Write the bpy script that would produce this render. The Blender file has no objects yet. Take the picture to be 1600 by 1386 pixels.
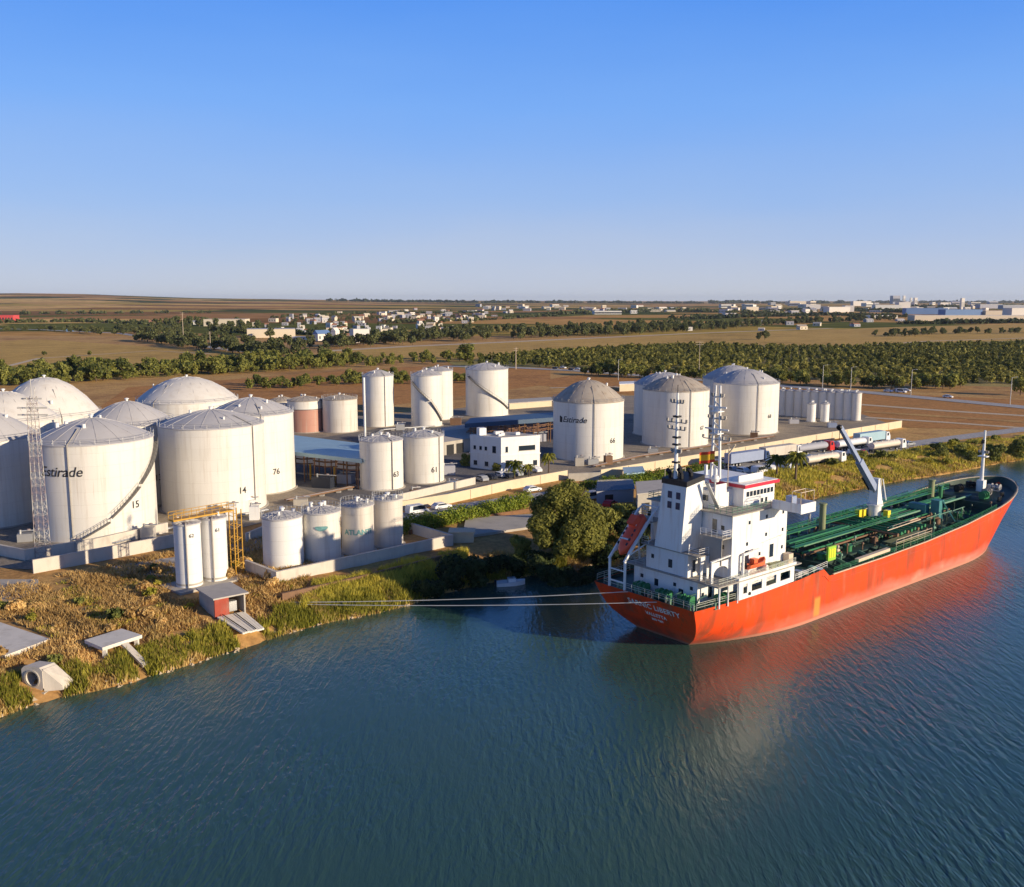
import bpy, math, random
import numpy as np
from mathutils import Vector, Matrix

R = math.radians
PI = math.pi
random.seed(7)
rng = np.random.default_rng(11)
SC = bpy.context.scene
COL = SC.collection

# ------------------------------------------------------------------ camera, sky, sun
CAM_H, FPX = 48.0, 1500.0
PITCH = math.atan(225.0 / FPX)
cd = bpy.data.cameras.new('camera')
cam = bpy.data.objects.new('camera', cd)
COL.objects.link(cam)
cam.location = (0, 0, CAM_H)
cam.rotation_euler = (PI / 2 - PITCH, 0, 0)
cd.sensor_width = 36.0
cd.lens = 36.0 * FPX / 1600.0
cd.clip_start, cd.clip_end = 0.5, 80000
SC.camera = cam

SUN_AZ = math.atan2(0.90, -0.44)          # compass angle of the sun, clockwise from +Y
SUN_EL = R(14.5)
w = bpy.data.worlds.new('World')
SC.world = w
w.use_nodes = True
nt = w.node_tree
bg = nt.nodes['Background']
sky = nt.nodes.new('ShaderNodeTexSky')
sky.sky_type = 'NISHITA'
sky.sun_disc = False
sky.sun_elevation = SUN_EL
sky.sun_rotation = SUN_AZ
sky.altitude = 0
sky.air_density = 1.0
sky.dust_density = 0.3
sky.ozone_density = 3.0
nt.links.new(sky.outputs[0], bg.inputs[0])
bg.inputs[1].default_value = 0.05
# clear evening air: pale lavender at the horizon deepening evenly to blue overhead, the same all round
wtc = nt.nodes.new('ShaderNodeTexCoord')
wsp = nt.nodes.new('ShaderNodeSeparateXYZ')
nt.links.new(wtc.outputs['Generated'], wsp.inputs[0])
wcr = nt.nodes.new('ShaderNodeValToRGB')
wel = wcr.color_ramp.elements
SKYC = [(0.0, (190, 197, 213)), (0.03, (180, 192, 218)), (0.10, (148, 180, 231)), (0.19, (116, 167, 240)), (0.29, (80, 144, 236)), (0.42, (48, 96, 178)), (0.6, (36, 72, 136)), (1.0, (24, 48, 98))]
while len(wel) < len(SKYC):
    wel.new(0.5)
for e_, (p_, c_) in zip(wel, SKYC):
    e_.position = p_
    e_.color = (*[(x / 255.0 / 12.92 if x < 11 else ((x / 255.0 + 0.055) / 1.055) ** 2.4) for x in c_], 1)
wmp = nt.nodes.new('ShaderNodeMapping'); wmp.inputs['Scale'].default_value = (1.6, 1.6, 7)
wnz = nt.nodes.new('ShaderNodeTexNoise'); wnz.inputs['Scale'].default_value = 1.5; wnz.inputs['Detail'].default_value = 4
nt.links.new(wtc.outputs['Generated'], wmp.inputs['Vector']); nt.links.new(wmp.outputs[0], wnz.inputs['Vector'])
wma = nt.nodes.new('ShaderNodeMath'); wma.operation = 'MULTIPLY_ADD'; wma.inputs[1].default_value = 0.06; 
wmb = nt.nodes.new('ShaderNodeMath'); wmb.operation = 'SUBTRACT'; wmb.inputs[1].default_value = 0.03
nt.links.new(wnz.outputs['Fac'], wma.inputs[0]); nt.links.new(wsp.outputs['Z'], wma.inputs[2])
nt.links.new(wma.outputs[0], wmb.inputs[0]); nt.links.new(wmb.outputs[0], wcr.inputs['Fac'])
bg2 = nt.nodes.new('ShaderNodeBackground')
bg2.inputs[1].default_value = 0.80
nt.links.new(wcr.outputs[0], bg2.inputs[0])
wad = nt.nodes.new('ShaderNodeAddShader')
nt.links.new(bg.outputs[0], wad.inputs[0]); nt.links.new(bg2.outputs[0], wad.inputs[1])
nt.links.new(wad.outputs[0], nt.nodes['World Output'].inputs['Surface'])
bg.inputs[1].default_value = 0.012

sd = bpy.data.lights.new('sun', 'SUN')
sd.energy = 5.0
sd.angle = R(0.6)
sd.color = (1.0, 0.84, 0.61)
sun = bpy.data.objects.new('sun', sd)
COL.objects.link(sun)
sv = Vector((math.sin(SUN_AZ) * math.cos(SUN_EL), math.cos(SUN_AZ) * math.cos(SUN_EL), math.sin(SUN_EL)))
sun.rotation_euler = sv.to_track_quat('Z', 'Y').to_euler()
sun.location = sv * 300
SC.view_settings.view_transform = 'Standard'
SC.view_settings.look = 'None'
SC.view_settings.exposure = 0.3
SC.view_settings.gamma = 1.0
SC.cycles.max_bounces = 6
SC.cycles.diffuse_bounces = 3
SC.cycles.glossy_bounces = 3
SC.cycles.transparent_max_bounces = 8
SC.cycles.volume_bounces = 0
SC.cycles.sample_clamp_indirect = 6.0

# ------------------------------------------------------------------ helpers
CP, SP = math.cos(PITCH), math.sin(PITCH)
G = 3.0                                     # level of the quay land above the river


def ray(u, v):
    a = (u - 800) / FPX
    b = -(v - 693) / FPX
    return Vector((a, CP + b * SP, -SP + b * CP))


def at(u, v, z=G):
    """where the line of sight through a photo point meets level z"""
    d = ray(u, v)
    t = (z - CAM_H) / d.z
    return Vector((d.x * t, d.y * t, z))


def zat(u, v, y):
    d = ray(u, v)
    return CAM_H + d.z * y / d.y


class MB:
    def __init__(s):
        s.v, s.f, s.m = [], [], []

    def add(s, vs, fs, m=0):
        o = len(s.v)
        s.v += [tuple(p) for p in vs]
        s.f += [tuple(i + o for i in f) for f in fs]
        s.m += [m] * len(fs)
        return s

    def bx(s, x0, x1, y0, y1, z0, z1, m=0):
        vs = [(x0, y0, z0), (x1, y0, z0), (x1, y1, z0), (x0, y1, z0), (x0, y0, z1), (x1, y0, z1), (x1, y1, z1), (x0, y1, z1)]
        return s.add(vs, [(3, 2, 1, 0), (4, 5, 6, 7), (0, 1, 5, 4), (1, 2, 6, 5), (2, 3, 7, 6), (3, 0, 4, 7)], m)

    def box(s, c, size, rz=0.0, m=0, mat=None):
        hx, hy, hz = size[0] / 2, size[1] / 2, size[2] / 2
        M = mat if mat is not None else Matrix.Rotation(rz, 3, 'Z')
        c = Vector(c)
        vs = [c + M @ Vector((x, y, z)) for z in (-hz, hz) for x, y in ((-hx, -hy), (hx, -hy), (hx, hy), (-hx, hy))]
        return s.add(vs, [(3, 2, 1, 0), (4, 5, 6, 7), (0, 1, 5, 4), (1, 2, 6, 5), (2, 3, 7, 6), (3, 0, 4, 7)], m)

    def beam(s, p0, p1, wdt, hgt, m=0):
        p0, p1 = Vector(p0), Vector(p1)
        d = p1 - p0
        L = d.length
        x = d / L
        up = Vector((0, 0, 1)) if abs(x.z) < 0.95 else Vector((1, 0, 0))
        y = up.cross(x).normalized()
        z = x.cross(y)
        M = Matrix((x, y, z)).transposed()
        return s.box((p0 + p1) / 2, (L, wdt, hgt), m=m, mat=M)

    def cyl(s, p0, p1, r0, r1=None, n=12, caps=True, m=0):
        r1 = r0 if r1 is None else r1
        p0, p1 = Vector(p0), Vector(p1)
        z = (p1 - p0).normalized()
        x = (Vector((1, 0, 0)) if abs(z.x) < 0.9 else Vector((0, 1, 0))).cross(z).normalized()
        y = z.cross(x)
        vs = []
        for p, r in ((p0, r0), (p1, r1)):
            for i in range(n):
                a = 2 * PI * i / n
                vs.append(p + (x * math.cos(a) + y * math.sin(a)) * r)
        fs = [(i, (i + 1) % n, n + (i + 1) % n, n + i) for i in range(n)]
        if caps:
            fs += [tuple(range(n - 1, -1, -1)), tuple(range(n, 2 * n))]
        return s.add(vs, fs, m)

    def tube(s, pts, r, n=6, m=0):
        for a, b in zip(pts[:-1], pts[1:]):
            s.cyl(a, b, r, n=n, m=m)
        return s

    def lathe(s, prof, n=48, c=(0, 0, 0), m=0, close=True):
        c = Vector(c)
        vs, fs = [], []
        for r, z in prof:
            for i in range(n):
                a = 2 * PI * i / n
                vs.append((c.x + r * math.cos(a), c.y + r * math.sin(a), c.z + z))
        for k in range(len(prof) - 1):
            for i in range(n):
                j = (i + 1) % n
                fs.append((k * n + i, k * n + j, (k + 1) * n + j, (k + 1) * n + i))
        return s.add(vs, fs, m)

    def prism(s, poly, z0, z1, m=0):
        n = len(poly)
        ar = sum(poly[i][0] * poly[(i + 1) % n][1] - poly[(i + 1) % n][0] * poly[i][1] for i in range(n))
        if ar < 0:
            poly = poly[::-1]
        vs = [(p[0], p[1], z0) for p in poly] + [(p[0], p[1], z1) for p in poly]
        fs = [tuple(range(n - 1, -1, -1)), tuple(range(n, 2 * n))]
        fs += [(i, (i + 1) % n, n + (i + 1) % n, n + i) for i in range(n)]
        return s.add(vs, fs, m)

    def plate(s, poly, off, m=0):
        """extrude a planar polygon (3D points) by vector off"""
        n = len(poly)
        off = Vector(off)
        vs = [Vector(p) for p in poly] + [Vector(p) + off for p in poly]
        fs = [tuple(range(n - 1, -1, -1)), tuple(range(n, 2 * n))]
        fs += [(i, (i + 1) % n, n + (i + 1) % n, n + i) for i in range(n)]
        return s.add(vs, fs, m)

    def mesh(s, name, mats, smooth=35):
        me = bpy.data.meshes.new(name)
        me.from_pydata(s.v, [], s.f)
        for mt in (mats if isinstance(mats, (list, tuple)) else [mats]):
            me.materials.append(mt)
        me.polygons.foreach_set('material_index', s.m)
        if smooth:
            me.polygons.foreach_set('use_smooth', [True] * len(s.f))
            me.set_sharp_from_angle(angle=R(smooth))
        me.update()
        return me

    def build(s, name, mats, parent=None, loc=None, smooth=35, label=None):
        o = bpy.data.objects.new(name, s.mesh(name, mats, smooth))
        COL.objects.link(o)
        if parent is not None:
            o.parent = parent
        if loc is not None:
            o.location = loc
        if label:
            o['label'] = label
        return o


def npmesh(name, verts, quads, mats, midx=None, smooth=False):
    """fast mesh from arrays; quads (n,4) or tris (n,3)"""
    me = bpy.data.meshes.new(name)
    nv, nf, k = len(verts), len(quads), quads.shape[1]
    me.vertices.add(nv)
    me.vertices.foreach_set('co', np.ascontiguousarray(verts, dtype=np.float32).ravel())
    me.loops.add(nf * k)
    me.loops.foreach_set('vertex_index', np.ascontiguousarray(quads, dtype=np.int32).ravel())
    me.polygons.add(nf)
    me.polygons.foreach_set('loop_start', np.arange(0, nf * k, k, dtype=np.int32))
    for mt in mats:
        me.materials.append(mt)
    if midx is not None:
        me.polygons.foreach_set('material_index', np.asarray(midx, dtype=np.int32))
    me.polygons.foreach_set('use_smooth', [bool(smooth)] * nf)
    me.update(calc_edges=True)
    return me


def link(name, me, parent=None, loc=None, rz=0.0, scale=None):
    o = bpy.data.objects.new(name, me)
    COL.objects.link(o)
    if parent is not None:
        o.parent = parent
    if loc is not None:
        o.location = loc
    o.rotation_euler = (0, 0, rz)
    if scale is not None:
        o.scale = scale if isinstance(scale, (tuple, list)) else (scale,) * 3
    return o


def tag(o, label=None, cat=None, group=None, kind=None):
    if label: o['label'] = label
    if cat: o['category'] = cat
    if group: o['group'] = group
    if kind: o['kind'] = kind
    return o


def thing(name, label, cat, loc=(0, 0, 0), rz=0.0, group=None):
    o = bpy.data.objects.new(name, None)
    COL.objects.link(o)
    o.location = loc
    o.rotation_euler = (0, 0, rz)
    o.empty_display_size = 0.5
    return tag(o, label, cat, group)


def kids(o):
    return [c for c in KID.get(o.name, [])]


KID = {}


def copy_tree(o, parent=None):
    c = o.copy()
    COL.objects.link(c)
    if parent is not None:
        c.parent = parent
    for ch in list(o.children):
        copy_tree(ch, c)
    return c


# ------------------------------------------------------------------ materials
def newmat(name):
    m = bpy.data.materials.new(name)
    m.use_nodes = True
    n = m.node_tree.nodes
    return m, n, m.node_tree.links, n['Principled BSDF']


def mat(name, col, rough=0.6, metal=0.0, var=0.12, scale=0.8, spec=0.4, dirt=None, dirt_amt=0.0, stretch=None, bump=0.0, bscale=8.0):
    """plain paint / concrete / steel: base colour with mottling, optional dirt streaks and relief"""
    m, n, L, b = newmat(name)
    b.inputs['Roughness'].default_value = rough
    b.inputs['Metallic'].default_value = metal
    b.inputs['Specular IOR Level'].default_value = spec
    tc = n.new('ShaderNodeTexCoord')
    nz = n.new('ShaderNodeTexNoise')
    nz.inputs['Scale'].default_value = scale
    nz.inputs['Detail'].default_value = 4
    L.new(tc.outputs['Object'], nz.inputs['Vector'])
    mx = n.new('ShaderNodeMix'); mx.data_type = 'RGBA'
    c = Vector(col)
    mx.inputs['A'].default_value = (*[max(0, x * (1 - var)) for x in c], 1)
    mx.inputs['B'].default_value = (*[min(1, x * (1 + var)) for x in c], 1)
    L.new(nz.outputs['Fac'], mx.inputs['Factor'])
    out = mx.outputs['Result']
    if dirt:
        mp = n.new('ShaderNodeMapping')
        mp.inputs['Scale'].default_value = stretch or (1.2, 1.2, 0.07)
        L.new(tc.outputs['Object'], mp.inputs['Vector'])
        n2 = n.new('ShaderNodeTexNoise')
        n2.inputs['Scale'].default_value = 1.0
        n2.inputs['Detail'].default_value = 5
        n2.inputs['Roughness'].default_value = 0.65
        L.new(mp.outputs[0], n2.inputs['Vector'])
        rp = n.new('ShaderNodeMapRange')
        rp.inputs['From Min'].default_value = 0.5
        rp.inputs['From Max'].default_value = 0.8
        rp.inputs['To Max'].default_value = dirt_amt
        L.new(n2.outputs['Fac'], rp.inputs['Value'])
        m2 = n.new('ShaderNodeMix'); m2.data_type = 'RGBA'
        L.new(rp.outputs[0], m2.inputs['Factor'])
        L.new(out, m2.inputs['A'])
        m2.inputs['B'].default_value = (*dirt, 1)
        out = m2.outputs['Result']
    L.new(out, b.inputs['Base Color'])
    if bump:
        nb = n.new('ShaderNodeTexNoise')
        nb.inputs['Scale'].default_value = bscale
        L.new(tc.outputs['Object'], nb.inputs['Vector'])
        bp = n.new('ShaderNodeBump')
        bp.inputs['Strength'].default_value = bump
        bp.inputs['Distance'].default_value = 0.05
        L.new(nb.outputs['Fac'], bp.inputs['Height'])
        L.new(bp.outputs[0], b.inputs['Normal'])
    return m


def shell_mat(name, col, dirt=(0.40, 0.32, 0.23), amt=0.5, course=2.4):
    """tank plates: vertical weather streaks and faint horizontal plate seams"""
    m = mat(name, col, rough=0.5, var=0.05, scale=0.15, dirt=dirt, dirt_amt=amt, stretch=(0.9, 0.9, 0.05))
    n, L = m.node_tree.nodes, m.node_tree.links
    b = n['Principled BSDF']
    tc = n.new('ShaderNodeTexCoord')
    sp = n.new('ShaderNodeSeparateXYZ')
    L.new(tc.outputs['Object'], sp.inputs[0])
    f1 = n.new('ShaderNodeMath'); f1.operation = 'DIVIDE'; f1.inputs[1].default_value = course
    f2 = n.new('ShaderNodeMath'); f2.operation = 'FRACT'
    f3 = n.new('ShaderNodeMath'); f3.operation = 'LESS_THAN'; f3.inputs[1].default_value = 0.035
    L.new(sp.outputs['Z'], f1.inputs[0]); L.new(f1.outputs[0], f2.inputs[0]); L.new(f2.outputs[0], f3.inputs[0])
    bp = n.new('ShaderNodeBump')
    bp.inputs['Strength'].default_value = 0.5
    bp.inputs['Distance'].default_value = 0.03
    at2 = n.new('ShaderNodeMath'); at2.operation = 'ARCTAN2'
    L.new(sp.outputs['Y'], at2.inputs[0]); L.new(sp.outputs['X'], at2.inputs[1])
    an = n.new('ShaderNodeMath'); an.operation = 'MULTIPLY'; an.inputs[1].default_value = 9.0
    L.new(at2.outputs[0], an.inputs[0])
    cx = n.new('ShaderNodeCombineXYZ'); L.new(an.outputs[0], cx.inputs[0]); L.new(sp.outputs['Z'], cx.inputs[1])
    br = n.new('ShaderNodeTexBrick'); br.inputs['Scale'].default_value = 1.0; br.inputs['Brick Width'].default_value = 6.0; br.inputs['Row Height'].default_value = course
    br.inputs['Mortar Size'].default_value = 0.045; br.inputs['Color1'].default_value = (1, 1, 1, 1); br.inputs['Color2'].default_value = (0.90, 0.90, 0.89, 1); br.inputs['Mortar'].default_value = (0.74, 0.72, 0.68, 1)
    L.new(cx.outputs[0], br.inputs['Vector'])
    src = b.inputs['Base Color'].links[0].from_socket
    # rust runs from the rim: narrow streaks, patchy
    mp = n.new('ShaderNodeMapping'); mp.inputs['Scale'].default_value = (2.6, 0.06, 1)
    L.new(cx.outputs[0], mp.inputs['Vector'])
    nr = n.new('ShaderNodeTexNoise'); nr.inputs['Scale'].default_value = 1.0; nr.inputs['Detail'].default_value = 3
    L.new(mp.outputs[0], nr.inputs['Vector'])
    rr_ = n.new('ShaderNodeMapRange'); rr_.inputs['From Min'].default_value = 0.64; rr_.inputs['From Max'].default_value = 0.74; rr_.inputs['To Max'].default_value = 0.45 * (amt + 0.4)
    L.new(nr.outputs['Fac'], rr_.inputs['Value'])
    mr = n.new('ShaderNodeMix'); mr.data_type = 'RGBA'; mr.inputs['B'].default_value = (0.36, 0.22, 0.12, 1)
    L.new(rr_.outputs[0], mr.inputs['Factor']); L.new(src, mr.inputs['A'])
    mu = n.new('ShaderNodeMix'); mu.data_type = 'RGBA'; mu.blend_type = 'MULTIPLY'; mu.inputs['Factor'].default_value = 0.35
    L.new(mr.outputs['Result'], mu.inputs['A']); L.new(br.outputs['Color'], mu.inputs['B'])
    L.new(mu.outputs['Result'], b.inputs['Base Color'])
    L.new(f3.outputs[0], bp.inputs['Height'])
    L.new(bp.outputs[0], b.inputs['Normal'])
    return m


def leafmat(name, dark, light, scale=0.5, trans=0.35):
    m, n, L, b = newmat(name)
    tc = n.new('ShaderNodeTexCoord')
    ge = n.new('ShaderNodeNewGeometry')
    oi = n.new('ShaderNodeObjectInfo')
    nz = n.new('ShaderNodeTexNoise')
    nz.inputs['Scale'].default_value = scale
    nz.inputs['Detail'].default_value = 3
    L.new(ge.outputs['Position'], nz.inputs['Vector'])
    a1 = n.new('ShaderNodeMath'); a1.operation = 'MULTIPLY_ADD'
    a1.inputs[1].default_value = 0.55; a1.inputs[2].default_value = -0.28
    L.new(ge.outputs['Random Per Island'], a1.inputs[0])
    a2 = n.new('ShaderNodeMath'); a2.operation = 'ADD'
    L.new(nz.outputs['Fac'], a2.inputs[0]); L.new(a1.outputs[0], a2.inputs[1])
    a3 = n.new('ShaderNodeMath'); a3.operation = 'MULTIPLY_ADD'
    a3.inputs[1].default_value = 0.5; a3.inputs[2].default_value = -0.25
    L.new(oi.outputs['Random'], a3.inputs[0])
    a4 = n.new('ShaderNodeMath'); a4.operation = 'ADD'
    L.new(a2.outputs[0], a4.inputs[0]); L.new(a3.outputs[0], a4.inputs[1])
    rp = n.new('ShaderNodeMapRange')
    rp.inputs['From Min'].default_value = 0.2; rp.inputs['From Max'].default_value = 0.8
    L.new(a4.outputs[0], rp.inputs['Value'])
    mx = n.new('ShaderNodeMix'); mx.data_type = 'RGBA'
    mx.inputs['A'].default_value = (*dark, 1); mx.inputs['B'].default_value = (*light, 1)
    L.new(rp.outputs[0], mx.inputs['Factor'])
    L.new(mx.outputs['Result'], b.inputs['Base Color'])
    b.inputs['Roughness'].default_value = 0.7
    b.inputs['Specular IOR Level'].default_value = 0.2
    if trans:
        tr = n.new('ShaderNodeBsdfTranslucent')
        L.new(mx.outputs['Result'], tr.inputs['Color'])
        ms = n.new('ShaderNodeMixShader')
        ms.inputs[0].default_value = trans
        L.new(b.outputs[0], ms.inputs[1]); L.new(tr.outputs[0], ms.inputs[2])
        L.new(ms.outputs[0], n['Material Output'].inputs['Surface'])
    return m


def ground_mat(name, cols, scales=(0.02, 0.3, 2.5), bump=0.4):
    """several tones mixed by noises of different size (world position)"""
    m, n, L, b = newmat(name)
    ge = n.new('ShaderNodeNewGeometry')
    outs = []
    for i, s in enumerate(scales):
        nz = n.new('ShaderNodeTexNoise')
        nz.inputs['Scale'].default_value = s
        nz.inputs['Detail'].default_value = 6
        nz.inputs['Roughness'].default_value = 0.6
        L.new(ge.outputs['Position'], nz.inputs['Vector'])
        outs.append(nz)
    cr = n.new('ShaderNodeValToRGB')
    els = cr.color_ramp.elements
    k = len(cols)
    while len(els) < k:
        els.new(0.5)
    for i, c in enumerate(cols):
        els[i].position = 0.3 + 0.4 * i / (k - 1)
        els[i].color = (*c, 1)
    av = n.new('ShaderNodeMath'); av.operation = 'MULTIPLY_ADD'
    av.inputs[1].default_value = 0.55
    sc = n.new('ShaderNodeMath'); sc.operation = 'MULTIPLY'; sc.inputs[1].default_value = 0.45
    L.new(outs[1].outputs['Fac'], sc.inputs[0])
    L.new(outs[0].outputs['Fac'], av.inputs[0]); L.new(sc.outputs[0], av.inputs[2])
    L.new(av.outputs[0], cr.inputs['Fac'])
    mx = n.new('ShaderNodeMix'); mx.data_type = 'RGBA'; mx.blend_type = 'MULTIPLY'
    mx.inputs['Factor'].default_value = 0.6
    L.new(cr.outputs[0], mx.inputs['A'])
    g2 = n.new('ShaderNodeMapRange'); g2.inputs['From Min'].default_value = 0.3; g2.inputs['From Max'].default_value = 0.7
    g2.inputs['To Min'].default_value = 0.45; g2.inputs['To Max'].default_value = 1.35
    L.new(outs[2].outputs['Fac'], g2.inputs['Value'])
    cb = n.new('ShaderNodeCombineColor')
    for i in range(3): L.new(g2.outputs[0], cb.inputs[i])
    L.new(cb.outputs[0], mx.inputs['B'])
    L.new(mx.outputs['Result'], b.inputs['Base Color'])
    b.inputs['Roughness'].default_value = 0.95
    b.inputs['Specular IOR Level'].default_value = 0.1
    if bump:
        bp = n.new('ShaderNodeBump'); bp.inputs['Strength'].default_value = bump; bp.inputs['Distance'].default_value = 0.3
        L.new(outs[2].outputs['Fac'], bp.inputs['Height'])
        L.new(bp.outputs[0], b.inputs['Normal'])
    return m


WHITE = (0.74, 0.71, 0.65)
M = {}
M['shell'] = shell_mat('tank_white_paint', (0.74, 0.70, 0.63))
M['shell_dirty'] = shell_mat('tank_weathered_paint', (0.66, 0.61, 0.54), dirt=(0.33, 0.22, 0.15), amt=0.6)
M['shell_pink'] = shell_mat('tank_faded_red_paint', (0.46, 0.23, 0.17), dirt=(0.50, 0.40, 0.32), amt=0.8)
M['shell_bright'] = shell_mat('tank_fresh_white_paint', (0.80, 0.78, 0.74), amt=0.15)
M['roof'] = mat('tank_roof_grey', (0.50, 0.48, 0.47), rough=0.6, var=0.12, scale=0.3, dirt=(0.3, 0.25, 0.2), dirt_amt=0.35, stretch=(0.6, 0.6, 0.6))
M['domewhite'] = mat('pale_dome_paint', (0.68, 0.64, 0.58), rough=0.6, var=0.08, scale=0.3, dirt=(0.45, 0.38, 0.3), dirt_amt=0.4, stretch=(0.5, 0.5, 0.5))
M['roof_rust'] = mat('tank_roof_stained', (0.42, 0.36, 0.29), rough=0.7, var=0.2, scale=0.3, dirt=(0.24, 0.15, 0.09), dirt_amt=0.6, stretch=(0.5, 0.5, 0.5))
M['steel'] = mat('dark_steel', (0.16, 0.15, 0.14), rough=0.5, metal=0.3)
M['galv'] = mat('galvanised_steel', (0.42, 0.42, 0.42), rough=0.45, metal=0.5)
M['rail'] = mat('railing_paint', (0.55, 0.52, 0.46), rough=0.5)
M['mark'] = mat('black_stencil_paint', (0.02, 0.02, 0.025), rough=0.6)
M['markblue'] = mat('blue_logo_paint', (0.015, 0.03, 0.12), rough=0.6)
M['teal'] = mat('faded_teal_paint', (0.16, 0.34, 0.33), rough=0.6, var=0.3, scale=3)
M['concrete'] = mat('concrete_wall', (0.60, 0.54, 0.46), rough=0.9, var=0.15, scale=0.5, dirt=(0.25, 0.21, 0.17), dirt_amt=0.5, stretch=(0.5, 0.5, 0.15), bump=0.2)
M['concrete_grey'] = mat('grey_concrete', (0.44, 0.40, 0.34), rough=0.9, var=0.2, scale=0.4, dirt=(0.2, 0.18, 0.16), dirt_amt=0.5, stretch=(0.3, 0.3, 0.3), bump=0.2)
M['cream'] = mat('cream_wall', (0.66, 0.55, 0.38), rough=0.9, var=0.12, scale=0.3, dirt=(0.36, 0.28, 0.2), dirt_amt=0.4, stretch=(0.3, 0.3, 0.12))
M['white'] = mat('white_paint', (0.78, 0.77, 0.74), rough=0.5, var=0.05, scale=0.5, dirt=(0.45, 0.33, 0.22), dirt_amt=0.25, stretch=(1.4, 1.4, 0.15))
M['shipwhite'] = mat('ship_white_paint', (0.80, 0.79, 0.76), rough=0.4, var=0.05, scale=0.4, dirt=(0.46, 0.28, 0.15), dirt_amt=0.5, stretch=(1.5, 1.5, 0.14))
M['shipgrey'] = mat('ship_deck_grey', (0.34, 0.31, 0.27), rough=0.7, var=0.2, scale=0.8)
M['glass'] = mat('dark_glass', (0.02, 0.03, 0.045), rough=0.1, spec=0.8, var=0.1)
M['black'] = mat('black_paint', (0.015, 0.015, 0.017), rough=0.5)
M['louvre'] = mat('dark_blue_louvre', (0.015, 0.025, 0.07), rough=0.4)
M['yellow'] = mat('yellow_paint', (0.50, 0.27, 0.03), rough=0.5, var=0.2)
M['yellow2'] = mat('bright_yellow_paint', (0.75, 0.62, 0.03), rough=0.5)
M['red'] = mat('red_paint', (0.60, 0.03, 0.06), rough=0.4)
M['redcab'] = mat('red_truck_paint', (0.55, 0.03, 0.03), rough=0.35)
M['boatred'] = mat('lifeboat_orange_red', (0.92, 0.11, 0.045), rough=0.35, var=0.12)
M['boatred2'] = mat('rescue_boat_orange', (0.78, 0.16, 0.06), rough=0.4)
M['deckgreen'] = mat('dark_green_deck', (0.018, 0.05, 0.036), rough=0.6, var=0.4, scale=0.5, dirt=(0.05, 0.04, 0.03), dirt_amt=0.7, stretch=(0.4, 0.4, 0.4))
M['pipegreen'] = mat('green_pipe_paint', (0.035, 0.19, 0.075), rough=0.45, var=0.3, scale=0.7)
M['pipelight'] = mat('pale_green_paint', (0.16, 0.30, 0.20), rough=0.5, var=0.3)
M['lime'] = mat('lime_green_paint', (0.30, 0.55, 0.05), rough=0.5)
M['olive'] = mat('olive_paint', (0.22, 0.24, 0.12), rough=0.6, var=0.3)
M['aqua'] = mat('blue_green_paint', (0.05, 0.20, 0.20), rough=0.5, var=0.3)
M['rustpipe'] = mat('brown_pipe', (0.20, 0.11, 0.06), rough=0.7, var=0.3)
M['buff'] = mat('buff_gunwale', (0.62, 0.50, 0.36), rough=0.6, var=0.2, scale=0.6)
M['crane'] = mat('crane_blue_grey', (0.28, 0.33, 0.46), rough=0.4, var=0.12)
M['rope'] = mat('pale_rope', (0.62, 0.60, 0.55), rough=0.9)
M['hutred'] = mat('faded_red_wall', (0.34, 0.06, 0.035), rough=.8, var=.25, scale=1.2, dirt=(.3, .2, .15), dirt_amt=.6, stretch=(.8, .8, .3))
M['slab'] = mat('pale_slab_concrete', (0.70, 0.65, 0.57), rough=0.9, var=0.15, scale=0.6, dirt=(0.36, 0.30, 0.22), dirt_amt=0.6, stretch=(0.5, 0.5, 0.5), bump=0.2)
M['bluecanopy'] = mat('blue_sheet_roof', (0.045, 0.09, 0.16), rough=0.5, var=0.15, scale=0.4)
M['paleblue'] = mat('pale_blue_sheet_roof', (0.32, 0.46, 0.52), rough=0.45, var=0.15, scale=0.3)
M['rust'] = mat('rusty_steel', (0.22, 0.11, 0.05), rough=0.8, var=0.3, scale=1.5)
M['roofgrey'] = mat('grey_flat_roof', (0.46, 0.42, 0.37), rough=0.9, var=0.2)
M['tile'] = mat('terracotta_roof', (0.34, 0.16, 0.10), rough=0.9, var=0.25)
M['farwhite'] = mat('whitewash', (0.70, 0.66, 0.60), rough=0.9, var=0.06, scale=0.05)
M['farcream'] = mat('cream_render', (0.66, 0.57, 0.43), rough=0.9, var=0.08, scale=0.05)
M['farblue'] = mat('blue_cladding', (0.14, 0.24, 0.44), rough=0.7, var=0.1, scale=0.05)
M['fargrey'] = mat('grey_cladding', (0.36, 0.36, 0.40), rough=0.8, var=0.1, scale=0.05)
M['farred'] = mat('red_cladding', (0.55, 0.07, 0.07), rough=0.7, var=0.1, scale=0.05)
M['bark'] = mat('bark', (0.13, 0.09, 0.06), rough=0.95, var=0.3, scale=3)
M['tyre'] = mat('tyre_rubber', (0.02, 0.02, 0.02), rough=0.9)
M['carwhite'] = mat('white_car_paint', (0.75, 0.75, 0.75), rough=0.25, var=0.02)
M['cardark'] = mat('dark_car_paint', (0.03, 0.035, 0.05), rough=0.25, var=0.02)
M['cargrey'] = mat('silver_car_paint', (0.34, 0.35, 0.37), rough=0.25, var=0.02)
M['truckblue'] = mat('blue_truck_paint', (0.05, 0.09, 0.22), rough=0.35)
M['tanksteel'] = mat('cream_tanker_paint', (0.68, 0.60, 0.50), rough=0.35)
M['mastred'] = mat('faded_red_mast_paint', (0.33, 0.26, 0.25), rough=0.7, var=0.3)
M['flagred'] = mat('flag_red', (0.62, 0.06, 0.02), rough=0.8)
M['flagyellow'] = mat('flag_yellow', (0.80, 0.45, 0.02), rough=0.8)

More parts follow.
